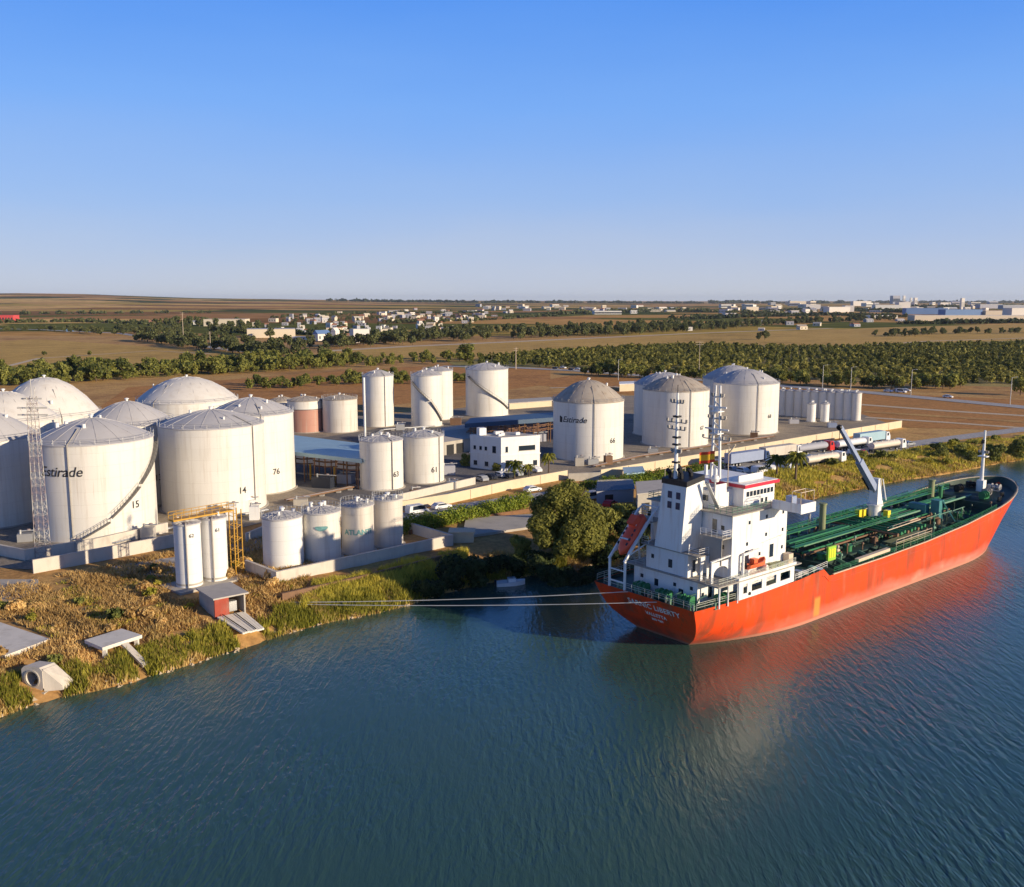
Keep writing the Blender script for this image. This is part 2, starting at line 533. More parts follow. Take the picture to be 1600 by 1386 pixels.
M['leaf_tree'] = leafmat('olive_green_leaves', (0.055, 0.068, 0.015), (0.26, 0.25, 0.05), 0.4)
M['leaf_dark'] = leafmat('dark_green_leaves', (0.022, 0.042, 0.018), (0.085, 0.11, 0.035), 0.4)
M['leaf_mid'] = leafmat('mid_green_leaves', (0.085, 0.105, 0.026), (0.34, 0.33, 0.075), 0.15)
M['leaf_orchard'] = leafmat('orchard_leaves', (0.12, 0.125, 0.03), (0.5, 0.44, 0.11), 0.05)
M['leaf_far'] = leafmat('distant_tree_leaves', (0.05, 0.07, 0.03), (0.19, 0.2, 0.075), 0.02)
M['leaf_hedge'] = leafmat('hedge_leaves', (0.10, 0.16, 0.016), (0.34, 0.38, 0.05), 0.3)
M['reed_green'] = leafmat('green_reed', (0.2, 0.2, 0.024), (0.66, 0.56, 0.09), 0.12)
M['reed_dry'] = leafmat('dry_reed', (0.42, 0.28, 0.09), (0.85, 0.62, 0.24), 0.15)
M['scrub'] = leafmat('dry_scrub', (0.38, 0.23, 0.075), (0.92, 0.64, 0.26), 0.12)
M['palm'] = leafmat('palm_fronds', (0.08, 0.10, 0.015), (0.30, 0.28, 0.04), 0.6)

# ------------------------------------------------------------------ land, river, fields
BANKPX = [(-150, 1165), (0, 1122), (60, 1098), (150, 1080), (230, 1060), (330, 1028), (400, 1008), (450, 990), (520, 972), (600, 957),
          (645, 944), (700, 925), (760, 912), (830, 900), (890, 893), (950, 880), (1060, 835), (1240, 787), (1300, 773), (1400, 753),
          (1500, 737), (1560, 724), (1640, 714)]
BANK = [tuple(at(u, v, 0.0))[:2] for u, v in BANKPX]
BANK = [(-20000, -9000), (-700, -160), (-140, 62)] + BANK + [(240, 318), (420, 372), (900, 480), (20000, 6000)]
BA = np.array(BANK)


def bank_dist(x, y):
    """signed distance to the waterline, positive on the land"""
    x = np.asarray(x, float); y = np.asarray(y, float)
    best = np.full(x.shape, 1e12)
    for (ax, ay), (bx_, by) in zip(BANK[:-1], BANK[1:]):
        dx, dy = bx_ - ax, by - ay
        t = np.clip(((x - ax) * dx + (y - ay) * dy) / (dx * dx + dy * dy), 0, 1)
        best = np.minimum(best, (x - ax - t * dx) ** 2 + (y - ay - t * dy) ** 2)
    sgn = np.where(y > np.interp(x, BA[:, 0], BA[:, 1]), 1.0, -1.0)
    return sgn * np.sqrt(best)


def sines(x, y, s, ph):
    return (np.sin(x * s + ph) * np.cos(y * s * 1.13 + ph * 2) + 0.5 * np.sin(x * s * 2.3 + y * s * 1.7 + ph) + 0.3 * np.cos(y * s * 3.7 - x * s * 3.1))


def smooth(a, b, t):
    t = np.clip((t - a) / (b - a), 0, 1)
    return t * t * (3 - 2 * t)


def gz(x, y):
    """height of the land"""
    x = np.asarray(x, float); y = np.asarray(y, float)
    d = bank_dist(x, y)
    dj = d + 0.7 * sines(x, y, 0.45, 1.0) * smooth(-6, 2, d)
    z = np.interp(dj, [-12, -4, 0, 1.5, 4, 9, 14], [-3.5, -2.0, 0.0, 0.75, 1.5, 2.55, G])
    z = z + 0.14 * sines(x, y, 0.6, 2.0) * smooth(0, 3, d) * (1 - smooth(14, 24, d))
    ang = x / np.maximum(y, 1)
    hill = 92 * smooth(-0.02, -0.5, ang) * smooth(3200, 10500, y) * (1 + 0.10 * np.sin(ang * 26 + 1) + 0.05 * np.sin(ang * 71))
    hill = hill + 22 * smooth(4500, 12000, y) * (0.5 + 0.5 * np.sin(ang * 11 + 2)) * smooth(0.5, -0.3, ang)
    return z + hill


def axis(lo, hi, step, far_lo, far_hi, k=1.16):
    a = list(np.arange(lo, hi + 1e-6, step))
    s = step
    while a[-1] < far_hi:
        s *= k; a.append(min(a[-1] + s, far_hi))
    s = step; b = [a[0]]
    while b[-1] > far_lo:
        s *= k; b.append(max(b[-1] - s, far_lo))
    return np.array(b[::-1][:-1] + a)


xs = axis(-140, 330, 2.0, -16000, 16000)
ys = axis(66, 330, 2.0, -1500, 26000, 1.09)
X, Y = np.meshgrid(xs, ys)
Zg = gz(X.ravel(), Y.ravel())
nx, ny = len(xs), len(ys)
V = np.column_stack([X.ravel(), Y.ravel(), Zg])
ii, jj = np.meshgrid(np.arange(nx - 1), np.arange(ny - 1))
a0 = (jj * nx + ii).ravel()
Q = np.column_stack([a0, a0 + 1, a0 + nx + 1, a0 + nx])
cy = V[Q].mean(axis=1)
M['soil'] = ground_mat('dry_soil', [(0.20, 0.11, 0.045), (0.44, 0.24, 0.09), (0.62, 0.37, 0.13), (0.40, 0.27, 0.09)], (0.012, 0.12, 1.1))


def fields_mat():
    """patchwork of stubble, ploughed and green fields, far away"""
    m, n, L, b = newmat('far_fields')
    ge = n.new('ShaderNodeNewGeometry')
    mp = n.new('ShaderNodeMapping')
    mp.inputs['Scale'].default_value = (1 / 700.0, 1 / 420.0, 0)
    mp.inputs['Rotation'].default_value = (0, 0, R(14))
    L.new(ge.outputs['Position'], mp.inputs['Vector'])
    vo = n.new('ShaderNodeTexVoronoi'); vo.voronoi_dimensions = '2D'; vo.distance = 'CHEBYCHEV'
    vo.inputs['Scale'].default_value = 1.0; vo.inputs['Randomness'].default_value = 0.85
    L.new(mp.outputs[0], vo.inputs['Vector'])
    sp = n.new('ShaderNodeSeparateColor')
    L.new(vo.outputs['Color'], sp.inputs[0])
    cr = n.new('ShaderNodeValToRGB'); cr.color_ramp.interpolation = 'CONSTANT'
    cols = [(0.58, 0.33, 0.12), (0.30, 0.16, 0.07), (0.72, 0.46, 0.17), (0.14, 0.15, 0.045), (0.44, 0.23, 0.10), (0.48, 0.33, 0.09), (0.08, 0.10, 0.035), (0.62, 0.37, 0.15)]
    els = cr.color_ramp.elements
    while len(els) < len(cols): els.new(0.5)
    for i, c in enumerate(cols):
        els[i].position = i / len(cols); els[i].color = (*c, 1)
    L.new(sp.outputs[0], cr.inputs['Fac'])
    nz = n.new('ShaderNodeTexNoise'); nz.inputs['Scale'].default_value = 0.02; nz.inputs['Detail'].default_value = 6
    L.new(ge.outputs['Position'], nz.inputs['Vector'])
    rp = n.new('ShaderNodeMapRange'); rp.inputs['From Min'].default_value = 0.3; rp.inputs['From Max'].default_value = 0.7
    rp.inputs['To Min'].default_value = 0.65; rp.inputs['To Max'].default_value = 1.2
    L.new(nz.outputs['Fac'], rp.inputs['Value'])
    mx = n.new('ShaderNodeMix'); mx.data_type = 'RGBA'; mx.blend_type = 'MULTIPLY'; mx.inputs['Factor'].default_value = 1
    cb = n.new('ShaderNodeCombineColor')
    for i in range(3): L.new(rp.outputs[0], cb.inputs[i])
    L.new(cr.outputs[0], mx.inputs['A']); L.new(cb.outputs[0], mx.inputs['B'])
    L.new(mx.outputs['Result'], b.inputs['Base Color'])
    b.inputs['Roughness'].default_value = 1.0
    b.inputs['Specular IOR Level'].default_value = 0.0
    return m


M['fields'] = fields_mat()
gmi = np.where(cy[:, 1] > 1250, 1, 0)
tag(link('ground', npmesh('ground', V, Q, [M['soil'], M['fields']], gmi, smooth=True)), kind='structure')


def water_mat():
    m, n, L, b = newmat('river_water')
    ge = n.new('ShaderNodeNewGeometry')
    b.inputs['Roughness'].default_value = 0.2
    b.inputs['IOR'].default_value = 1.333
    b.inputs['Specular IOR Level'].default_value = 1.0
    nb = n.new('ShaderNodeTexNoise'); nb.inputs['Scale'].default_value = 0.018; nb.inputs['Detail'].default_value = 4
    L.new(ge.outputs['Position'], nb.inputs['Vector'])
    mx = n.new('ShaderNodeMix'); mx.data_type = 'RGBA'
    mx.inputs['A'].default_value = (0.006, 0.060, 0.070, 1)
    mx.inputs['B'].default_value = (0.070, 0.118, 0.060, 1)
    L.new(nb.outputs['Fac'], mx.inputs['Factor'])
    L.new(mx.outputs['Result'], b.inputs['Base Color'])

    def train(rot, sx, sy, det=3):
        mp = n.new('ShaderNodeMapping'); mp.vector_type = 'POINT'
        mp.inputs['Rotation'].default_value = (0, 0, R(rot))
        mp.inputs['Scale'].default_value = (sx, sy, 1)
        L.new(ge.outputs['Position'], mp.inputs['Vector'])
        nz = n.new('ShaderNodeTexNoise'); nz.inputs['Scale'].default_value = 1.0
        nz.inputs['Detail'].default_value = det; nz.inputs['Roughness'].default_value = 0.55
        nz.inputs['Distortion'].default_value = 0.4
        L.new(mp.outputs[0], nz.inputs['Vector'])
        return nz.outputs['Fac']
    a = train(16, 1.25, 0.24)
    c = train(112, 1.2, 0.25)
    e = train(35, 1.7, 0.9, 4)
    big = n.new('ShaderNodeTexNoise'); big.inputs['Scale'].default_value = 0.03; big.inputs['Detail'].default_value = 2
    L.new(ge.outputs['Position'], big.inputs['Vector'])
    sp = n.new('ShaderNodeSeparateXYZ'); L.new(ge.outputs['Position'], sp.inputs[0])
    mr = n.new('ShaderNodeMapRange'); mr.inputs['From Min'].default_value = -25; mr.inputs['From Max'].default_value = 20
    L.new(sp.outputs['X'], mr.inputs['Value'])
    mz = n.new('ShaderNodeMix'); mz.data_type = 'FLOAT'
    L.new(mr.outputs[0], mz.inputs['Factor']); L.new(a, mz.inputs['A']); L.new(c, mz.inputs['B'])
    ad = n.new('ShaderNodeMath'); ad.operation = 'MULTIPLY_ADD'; ad.inputs[1].default_value = 0.35
    L.new(e, ad.inputs[0]); L.new(mz.outputs['Result'], ad.inputs[2])
    st = n.new('ShaderNodeMapRange'); st.inputs['From Min'].default_value = 0.3; st.inputs['From Max'].default_value = 0.7
    st.inputs['To Min'].default_value = 0.12; st.inputs['To Max'].default_value = 1.0
    L.new(big.outputs['Fac'], st.inputs['Value'])
    bp = n.new('ShaderNodeBump'); bp.inputs['Distance'].default_value = 0.30
    L.new(st.outputs[0], bp.inputs['Strength'])
    L.new(ad.outputs[0], bp.inputs['Height'])
    L.new(bp.outputs[0], b.inputs['Normal'])
    return m


M['water'] = water_mat()
wm = MB(); wm.add([(-15000, -1400, 0), (15000, -1400, 0), (15000, 5000, 0), (-15000, 5000, 0)], [(0, 1, 2, 3)])
tag(wm.build('river_water', M['water'], smooth=0), kind='structure')

M['yard'] = ground_mat('yard_concrete', [(0.16, 0.14, 0.12), (0.31, 0.265, 0.21), (0.44, 0.35, 0.25)], (0.03, 0.3, 2.0), bump=0.1)
M['asphalt'] = ground_mat('worn_asphalt', [(0.12, 0.115, 0.115), (0.18, 0.17, 0.165), (0.25, 0.22, 0.20)], (0.03, 0.3, 2.0), bump=0.1)
M['road'] = ground_mat('pale_road', [(0.40, 0.38, 0.37), (0.47, 0.45, 0.43)], (0.03, 0.3, 2.0), bump=0.1)
M['dirt'] = ground_mat('dirt_track', [(0.58, 0.46, 0.31), (0.68, 0.55, 0.39)], (0.03, 0.3, 2.0), bump=0.1)
M['stubble'] = ground_mat('stubble_field', [(0.26, 0.17, 0.045), (0.50, 0.31, 0.085), (0.62, 0.39, 0.11), (0.36, 0.27, 0.07)], (0.006, 0.05, 0.8))
M['greenfield'] = ground_mat('green_tinged_field', [(0.20, 0.20, 0.06), (0.36, 0.29, 0.10), (0.46, 0.34, 0.13)], (0.006, 0.05, 0.8))
M['orange'] = ground_mat('orange_earth_field', [(0.24, 0.11, 0.04), (0.52, 0.25, 0.08), (0.36, 0.19, 0.06)], (0.01, 0.1, 0.8))
LEV = [G]


def sheet(name, pxs, m, dz=None, world=False):
    LEV[0] += 0.012
    z = LEV[0]
    pts = [Vector((p[0], p[1], z)) if world else at(p[0], p[1], z) for p in pxs]
    b = MB(); n = len(pts)
    ar = sum(pts[i].x * pts[(i + 1) % n].y - pts[(i + 1) % n].x * pts[i].y for i in range(n))
    b.add(pts, [tuple(range(n)) if ar > 0 else tuple(range(n - 1, -1, -1))])
    return tag(b.build(name, m, smooth=0), kind='structure')


def strip(name, pxs, wid, m):
    LEV[0] += 0.012
    z = LEV[0]
    pts = [at(u, v, z) for u, v in pxs]
    b = MB(); vs = []
    for i, p in enumerate(pts):
        d = (pts[min(i + 1, len(pts) - 1)] - pts[max(i - 1, 0)]).normalized()
        nrm = Vector((-d.y, d.x, 0)) * wid / 2
        vs += [p + nrm, p - nrm]
    b.add(vs, [(2 * i, 2 * i + 1, 2 * i + 3, 2 * i + 2) for i in range(len(pts) - 1)])
    return tag(b.build(name, m, smooth=0), kind='structure')


sheet('field', [(-400, 600), (-200, 545), (60, 530), (330, 548), (470, 556), (520, 575), (250, 590)], M['stubble'])
sheet('field', [(150, 640), (200, 605), (560, 578), (860, 560), (860, 600), (560, 640)], M['orange'])
sheet('field', [(490, 556), (540, 545), (1080, 523), (1400, 511), (1640, 505), (1700, 528), (1350, 541), (1090, 540), (860, 553), (700, 566)], M['stubble'])
sheet('field', [(700, 566), (860, 552), (1090, 539), (1350, 540), (1640, 530), (1800, 610), (1400, 600), (1100, 583), (900, 574), (720, 575)], M['greenfield'])
sheet('field', [(820, 600), (900, 585), (1090, 596), (1340, 612), (1900, 640), (1900, 680), (1420, 668), (1210, 640)], M['orange'])
sheet('yard', [(-140, 880), (52, 890), (275, 848), (430, 812), (742, 766), (888, 748), (940, 748), (1405, 668), (1350, 648), (1210, 628), (1000, 618), (860, 620), (700, 640), (560, 650), (430, 640), (-100, 660)], M['yard'])
sheet('loading_area', [(462, 760), (462, 690), (600, 668), (860, 650), (870, 712), (690, 770), (560, 790)], M['asphalt'])
strip('dirt_track', [(500, 549), (640, 541), (800, 534), (1080, 521), (1300, 513)], 17, M['dirt'])
strip('dirt_track', [(1240, 546), (1330, 541), (1450, 533), (1640, 527)], 7, M['dirt'])
strip('dirt_track', [(1345, 632), (1480, 642), (1640, 652), (1800, 664)], 5, M['dirt'])
strip('dirt_track', [(1352, 652), (1480, 660), (1700, 676)], 4, M['dirt'])
strip('path', [(1350, 643), (1480, 651), (1700, 666)], 6, M['soil'])
strip('dirt_track', [(-60, 590), (60, 560), (240, 548), (330, 553)], 5, M['dirt'])
strip('dirt_track', [(860, 606), (960, 604), (1000, 612)], 4, M['dirt'])
strip('highway', [(-60, 512), (60, 515), (190, 521), (280, 535), (370, 548), (420, 552)], 12, M['road'])
strip('highway', [(690, 572), (800, 574), (900, 579), (1090, 593), (1345, 612), (1600, 636), (1800, 660)], 11, M['road'])
strip('river_road', [(180, 892), (290, 876), (400, 850), (640, 806), (760, 787), (880, 770), (1000, 752), (1250, 720), (1430, 693), (1500, 683), (1620, 668), (1800, 655)], 7, M['road'])
sheet('parking_area', [(1130, 745), (1240, 733), (1420, 703), (1420, 688), (1300, 690), (1120, 715)], M['road'])
sheet('concrete_apron', [(0, 945), (60, 925), (60, 905), (-60, 905), (-90, 950)], M['concrete_grey'])
sheet('concrete_apron', [(180, 895), (250, 872), (290, 880), (270, 902)], M['concrete_grey'])


# ------------------------------------------------------------------ foliage builders
def leaves(centres, radii, n, size, seed, squash=1.0, inner=0.35, face=0.9):
    """leaf-sized quads spread through the volume of several lumps"""
    r = np.random.default_rng(seed)
    c = np.asarray(centres, float); rad = np.asarray(radii, float)
    pick = r.choice(len(c), n, p=(rad ** 2) / (rad ** 2).sum())
    d = r.normal(size=(n, 3)); d /= np.linalg.norm(d, axis=1)[:, None]
    rr = rad[pick] * (inner + (1 - inner) * r.random(n) ** 0.5) * (0.86 + 0.28 * r.random(n))
    p = c[pick] + d * rr[:, None] * np.array([1, 1, squash])
    nrm = d * face + r.normal(size=(n, 3)) * 0.6 + np.array([0, 0, 0.25])
    nrm /= np.linalg.norm(nrm, axis=1)[:, None]
    t = np.cross(nrm, r.normal(size=(n, 3))); t /= np.linalg.norm(t, axis=1)[:, None]
    bt = np.cross(nrm, t)
    s = (size * (0.55 + 0.9 * r.random(n)))[:, None]
    v = np.stack([p - t * s * 0.5 - bt * s * 0.2, p + bt * -s * 0.45, p + t * s * 0.5 + bt * s * 0.15, p + bt * s * 0.5], axis=1).reshape(-1, 3)
    q = np.arange(4 * n).reshape(n, 4)
    return v, q


def trunk_mb(h, r, limbs=5, seed=0, spread=0.5):
    rr = random.Random(seed)
    b = MB()
    p = Vector((0, 0, -0.25)); q = Vector((rr.uniform(-.1, .1) * h, rr.uniform(-.1, .1) * h, h * 0.45))
    b.cyl(p, q, r, r * 0.65, n=8, caps=False)
    for i in range(limbs):
        a = 2 * PI * i / limbs + rr.uniform(-.4, .4)
        e = q + Vector((math.cos(a) * h * spread * rr.uniform(.6, 1), math.sin(a) * h * spread * rr.uniform(.6, 1), h * rr.uniform(.2, .5)))
        b.cyl(q - Vector((0, 0, h * 0.06)), e, r * 0.5, r * 0.12, n=6, caps=False)
    return b


def lumps(h, w, n, seed, lo=0.3):
    rr = random.Random(seed)
    c, rad = [(0, 0, h * 0.62)], [w * 0.30]
    for i in range(n):
        a = rr.uniform(0, 2 * PI); k = rr.uniform(0.2, 0.36) * w
        zz = rr.uniform(lo, 0.88)
        env = math.sin(PI * min(1, (zz - lo * 0.4) / (1.06 - lo * 0.4))) ** 0.6
        c.append((math.cos(a) * k * env * 1.05, math.sin(a) * k * env * 1.05, h * zz))
        rad.append(w * rr.uniform(0.13, 0.22))
    return c, rad


def tree_mesh(name, h, w, n, leaf, lm, seed, nl=9, lo=0.3):
    """one mesh: trunk with limbs + crown of leaves"""
    c, rad = lumps(h, w, nl, seed, lo)
    v, q = leaves(c, rad, n, leaf, seed)
    tb = trunk_mb(h, max(0.12, h * 0.03), 4, seed)
    me = tb.mesh(name + '_wood', M['bark'])
    tv = np.array([p.co[:] for p in me.vertices]); tq = np.array([tuple(p.vertices) for p in me.polygons if len(p.vertices) == 4])
    bpy.data.meshes.remove(me)
    V_ = np.vstack([tv, v]); Q_ = np.vstack([tq, q + len(tv)])
    mi = np.concatenate([np.zeros(len(tq)), np.ones(len(q))])
    return npmesh(name, V_, Q_, [M['bark'], lm], mi)


def bush_mesh(name, h, w, n, leaf, lm, seed, nl=6):
    c, rad = lumps(h, w, nl, seed, 0.12)
    c = [(a, b, z * 0.9) for a, b, z in c]
    v, q = leaves(c, rad, n, leaf, seed, squash=min(1, h / w * 1.1))
    v[:, 2] = np.maximum(v[:, 2], -0.1)
    return npmesh(name, v, q, [lm])


def gzf(x, y):
    return float(gz(np.array([x]), np.array([y]))[0])


def plant(name, me, p, s, label, cat, group=None):
    o = link(name, me, loc=(p[0], p[1], gzf(p[0], p[1]) - 0.05), rz=random.uniform(0, 6.28), scale=(s * random.uniform(.88, 1.15), s * random.uniform(.88, 1.15), s * random.uniform(.85, 1.12)))
    return tag(o, label, cat, group)


# ------------------------------------------------------------------ lettering
def text_mb(body, size, shear=0.0, extr=0.0, spacing=1.0, bold=0.0):
    cu = bpy.data.curves.new('lettering', 'FONT')
    cu.body = body; cu.size = size; cu.align_x = 'CENTER'; cu.align_y = 'CENTER'
    cu.shear = shear; cu.extrude = extr; cu.space_character = spacing; cu.offset = bold; cu.resolution_u = 3
    o = bpy.data.objects.new('lettering', cu); COL.objects.link(o)
    dg = bpy.context.evaluated_depsgraph_get()
    me = o.evaluated_get(dg).to_mesh()
    vs = [v.co.copy() for v in me.vertices]; fs = [tuple(p.vertices) for p in me.polygons]
    o.evaluated_get(dg).to_mesh_clear()
    bpy.data.objects.remove(o); bpy.data.curves.remove(cu)
    return vs, fs


def wrap_text(name, body, size, r, ang, z, parent, m, shear=0.0, bold=0.01, rise=0.06, extra=None):
    vs, fs = text_mb(body, size, shear, 0.0, 1.0, bold)
    if extra:
        o = len(vs); vs += [Vector(p) for p in extra[0]]; fs += [tuple(i + o for i in f) for f in extra[1]]
    b = MB()
    b.add([((r + rise) * math.cos(ang + v.x / r), (r + rise) * math.sin(ang + v.x / r), z + v.y) for v in vs], fs)
    return b.build(name, m, parent, smooth=0)


# ------------------------------------------------------------------ storage tanks
def tank(label, uc, hw, vb, vr, va, group='white storage tanks of the depot', shell='shell', roof='roof', number=None, logo=None, stairs=None,
         conduit=(), bulge=1.6, rails=True, n=64, fittings=3, name='storage_tank', girder=False, cat='storage tank', nsize=1.9):
    p = at(uc, vb)
    k = hw / FPX
    f = p.y * CP + (CAM_H - G) * SP
    hd = Vector((p.x, p.y, 0)).normalized()
    r = k * f / (1 - k)
    c = p + hd * r
    h = zat(uc, vr, p.y) - G
    ha = zat(uc, va, c.y) - G
    phi = math.atan2(-hd.y, -hd.x)
    ang = lambda du: phi + math.asin(max(-1, min(1, du / hw)))
    T = thing(name, label, cat, (c.x, c.y, G + 0.1), 0, group)
    MB().lathe([(r, 0), (r, h)], n).build('shell', M[shell], T)
    rise = max(0.25, ha - h)
    pr = [(r - 0.05, h - 0.12), (r + 0.16, h - 0.1), (r + 0.16, h + 0.1), (r, h + 0.14)]
    for t in (0.9, 0.78, 0.6, 0.42, 0.25, 0.12, 0.01):
        pr.append((r * t, h + 0.14 + (rise - 0.14) * (1 - t ** bulge)))
    ro = MB().lathe(pr, n).build('roof', M[roof], T, smooth=25)
    rb = MB()
    for i in range(16):                                     # roof plate laps
        a = 2 * PI * i / 16 + 0.1
        pts = [Vector((math.cos(a) * r * t, math.sin(a) * r * t, h + 0.17 + (rise - 0.14) * (1 - t ** bulge))) for t in (0.97, 0.75, 0.5, 0.25, 0.05)]
        for q0, q1 in zip(pts[:-1], pts[1:]): rb.beam(q0, q1, 0.12, 0.06)
    rb.build('roof_seam', M[roof], ro, smooth=0)
    vb_ = MB().lathe([(0.28, 0), (0.28, 0.4), (0.5, 0.45), (0.5, 0.6), (0.02, 0.75)], 12, (0, 0, ha - 0.05))
    vb_.build('vent', M['white'], ro)
    rr = random.Random(uc)
    for i in range(fittings):
        a = rr.uniform(0, 6.28); t = rr.uniform(0.25, 0.8)
        z = h + 0.14 + (rise - 0.14) * (1 - t ** bulge)
        MB().cyl((0, 0, -0.1), (0, 0, rr.uniform(.4, .9)), rr.uniform(.22, .4), n=8).build('roof_hatch', M['white'], ro, (math.cos(a) * r * t, math.sin(a) * r * t, z))
    MB().lathe([(r + 0.5, -0.3), (r + 0.5, 0.12), (r - 0.1, 0.16)], n).build('foundation', M['concrete_grey'], T)
    if rails:
        b = MB(); kk = 28
        ring = [Vector((math.cos(2 * PI * i / kk) * (r + 0.1), math.sin(2 * PI * i / kk) * (r + 0.1), 0)) for i in range(kk)]
        for i in range(kk):
            q = ring[i]; q2 = ring[(i + 1) % kk]
            b.cyl(q + Vector((0, 0, h)), q + Vector((0, 0, h + 1.1)), 0.035, n=4, caps=False)
            for zz in (0.6, 1.1): b.cyl(q + Vector((0, 0, h + zz)), q2 + Vector((0, 0, h + zz)), 0.03, n=4, caps=False)
        b.build('railing', M['galv'], T, smooth=0)
    if girder:
        MB().lathe([(r, h * 0.9), (r + 0.35, h * 0.9), (r + 0.35, h * 0.9 + 0.15), (r, h * 0.9 + 0.15)], n).build('wind_girder', M['shell'], T, smooth=20)
    for du in conduit:
        a = ang(du)
        b = MB().cyl((math.cos(a) * (r + 0.2), math.sin(a) * (r + 0.2), 0), (math.cos(a) * (r + 0.2), math.sin(a) * (r + 0.2), h + 0.2), 0.11, n=6)
        q0 = Vector((math.cos(a) * (r + 0.2), math.sin(a) * (r + 0.2), h + 0.2))
        t = 0.55
        b.cyl(q0, Vector((math.cos(a) * r * t, math.sin(a) * r * t, h + 0.35 + (rise - 0.14) * (1 - t ** bulge))), 0.09, n=6)
        b.build('conduit', M['shipgrey'], T)
    for (d0, z0, d1, z1) in (stairs or ()):                # offsets across the face, fractions of the height
        a0, a1 = ang(d0), ang(d1)
        b = MB(); N = 22
        pts = [(a0 + (a1 - a0) * i / N, (z0 + (z1 - z0) * i / N) * h) for i in range(N + 1)]
        for (x0, zz0), (x1, zz1) in zip(pts[:-1], pts[1:]):
            P0 = Vector((math.cos(x0) * (r + 0.45), math.sin(x0) * (r + 0.45), zz0)); P1 = Vector((math.cos(x1) * (r + 0.45), math.sin(x1) * (r + 0.45), zz1))
            b.beam(P0, P1, 0.8, 0.22)
        s = b.build('stair', M['steel'], T, smooth=0)
        b = MB()
        for i, ((x0, zz0), (x1, zz1)) in enumerate(zip(pts[:-1], pts[1:])):
            P0 = Vector((math.cos(x0) * (r + 0.85), math.sin(x0) * (r + 0.85), zz0 + 1.0)); P1 = Vector((math.cos(x1) * (r + 0.85), math.sin(x1) * (r + 0.85), zz1 + 1.0))
            b.cyl(P0, P1, 0.05, n=4, caps=False)
            if i % 2 == 0: b.cyl(P0 - Vector((0, 0, 1.1)), P0, 0.04, n=4, caps=False)
        b.build('handrail', M['steel'], s, smooth=0)
    if number:
        body, du, v = number
        wrap_text('number', body, nsize, r, ang(du), zat(uc + du, v, p.y) - G, T, M['mark'], bold=0.03)
    if logo:
        body, du, v, size, shear, extra = logo
        wrap_text('lettering', body, size, r, ang(du), zat(uc + du, v, p.y) - G, T, M['mark'], shear=shear, bold=0.02, extra=extra)
    return T, r, h, c, ang


WORD = 'Estirade'
tank('huge white tank numbered 15 with a black word and a curved stair', 155, 87.5, 848, 697, 653, number=('15', 53, 798),
     logo=(WORD, -47, 738, 2.6, 0.25, None), stairs=[(87, 0.93, 60, 0.55), (58, 0.52, 18, 0.24), (16, 0.2, -28, 0.02)], conduit=(-34,), bulge=1.5)
tank('huge white tank numbered 14 right of tank 15 behind the twin white silos', 337, 78, 808, 672, 640, number=('14', 40, 772), conduit=(58,), bulge=1.5)
tank('tall white tank numbered 76 half hidden behind tank 14', 398, 63, 775, 652, 621, number=('76', 33, 741), conduit=(13,), bulge=1.6)
tank('white tank cut off by the left edge with its wall in blue shade', -12, 75, 828, 692, 641, bulge=1.6, conduit=(-30,))
tank('white tank in shade squeezed between tanks 15 and 14', 208, 66, 795, 668, 627, number=('13', 38, 752), bulge=1.6)
tank('low domed white tank behind the tank at the left edge', 18, 76, 780, 664, 612, bulge=1.8, roof='domewhite')
tank('broad domed white tank farthest back on the left with rail bands on its dome', 80, 77, 745, 656, 590, bulge=2.0, roof='domewhite', girder=True, conduit=(20,))
tank('broad domed white tank alone behind tanks 13 and 14', 297, 75, 700, 632, 589, bulge=2.0, roof='domewhite', conduit=(-48,))
TP = tank('faded red tank with a whitish top band', 478, 27, 677, 628, 619, group=None, shell='shell_pink', roof='roof_rust', rails=False, n=40, fittings=2)
MB().lathe([(TP[1] + .02, TP[2] * .74), (TP[1] + .02, TP[2] - .1)], 40).build('top_band', M['shell'], TP[0])
MB().lathe([(TP[1] + .05, TP[2] * .72), (TP[1] + .05, TP[2] * .745)], 40).build('ring', M['steel'], TP[0])
tank('weathered pale pinkish tank beside the faded red tank', 532, 27, 677, 626, 617, group=None, shell='shell_dirty', roof='roof_rust', n=40, fittings=2)
tank('small weathered tank peeping out between tank 76 and the faded red tank', 442, 19, 668, 628, 620, group=None, shell='shell_dirty', roof='roof_rust', rails=False, n=40, fittings=1)
tank('slim tall white tank with a thin white pipe on its left side', 592, 24, 668, 589, 578, n=48, conduit=(10,))
tank('slim tall white tank with a dark curling stair in front', 667, 24, 668, 588, 578, n=48, stairs=[(-20, 0.88, 4, 0.52), (6, 0.5, 21, 0.1)])
tank('slim white tank standing directly behind the one with the curling stair', 685, 23, 657, 581, 573, n=48)
tank('slim white tank with a straight dark stair slanting down to the blue canopy', 761, 33, 652, 579, 567, n=48, stairs=[(-27, 0.86, 31, 0.14)])
tank('small white tank numbered 63 in front of the slim tall tank', 597, 33.5, 768, 692, 680, n=48, number=('63', 22, 744), conduit=(16,), nsize=1.8)
tank('small white tank numbered 61 with a pipe down its right side', 663, 31, 757, 685, 672, n=48, number=('61', 16, 736), conduit=(23,), nsize=1.9)
sq = ([(-5.0, -0.9, 0), (-3.9, -0.9, 0), (-3.9, 0.5, 0), (-4.5, 0.9, 0), (-5.0, 0.9, 0)], [(0, 1, 2, 3, 4)])
t66 = tank('large white tank numbered 66 with a dark logo word and rust stained dome', 918.5, 54.5, 722, 631, 594, roof='roof_rust', number=('66', 37, 691),
           logo=(WORD, -22, 658, 2.3, 0.3, sq), conduit=(9,), bulge=1.9, nsize=2.0)
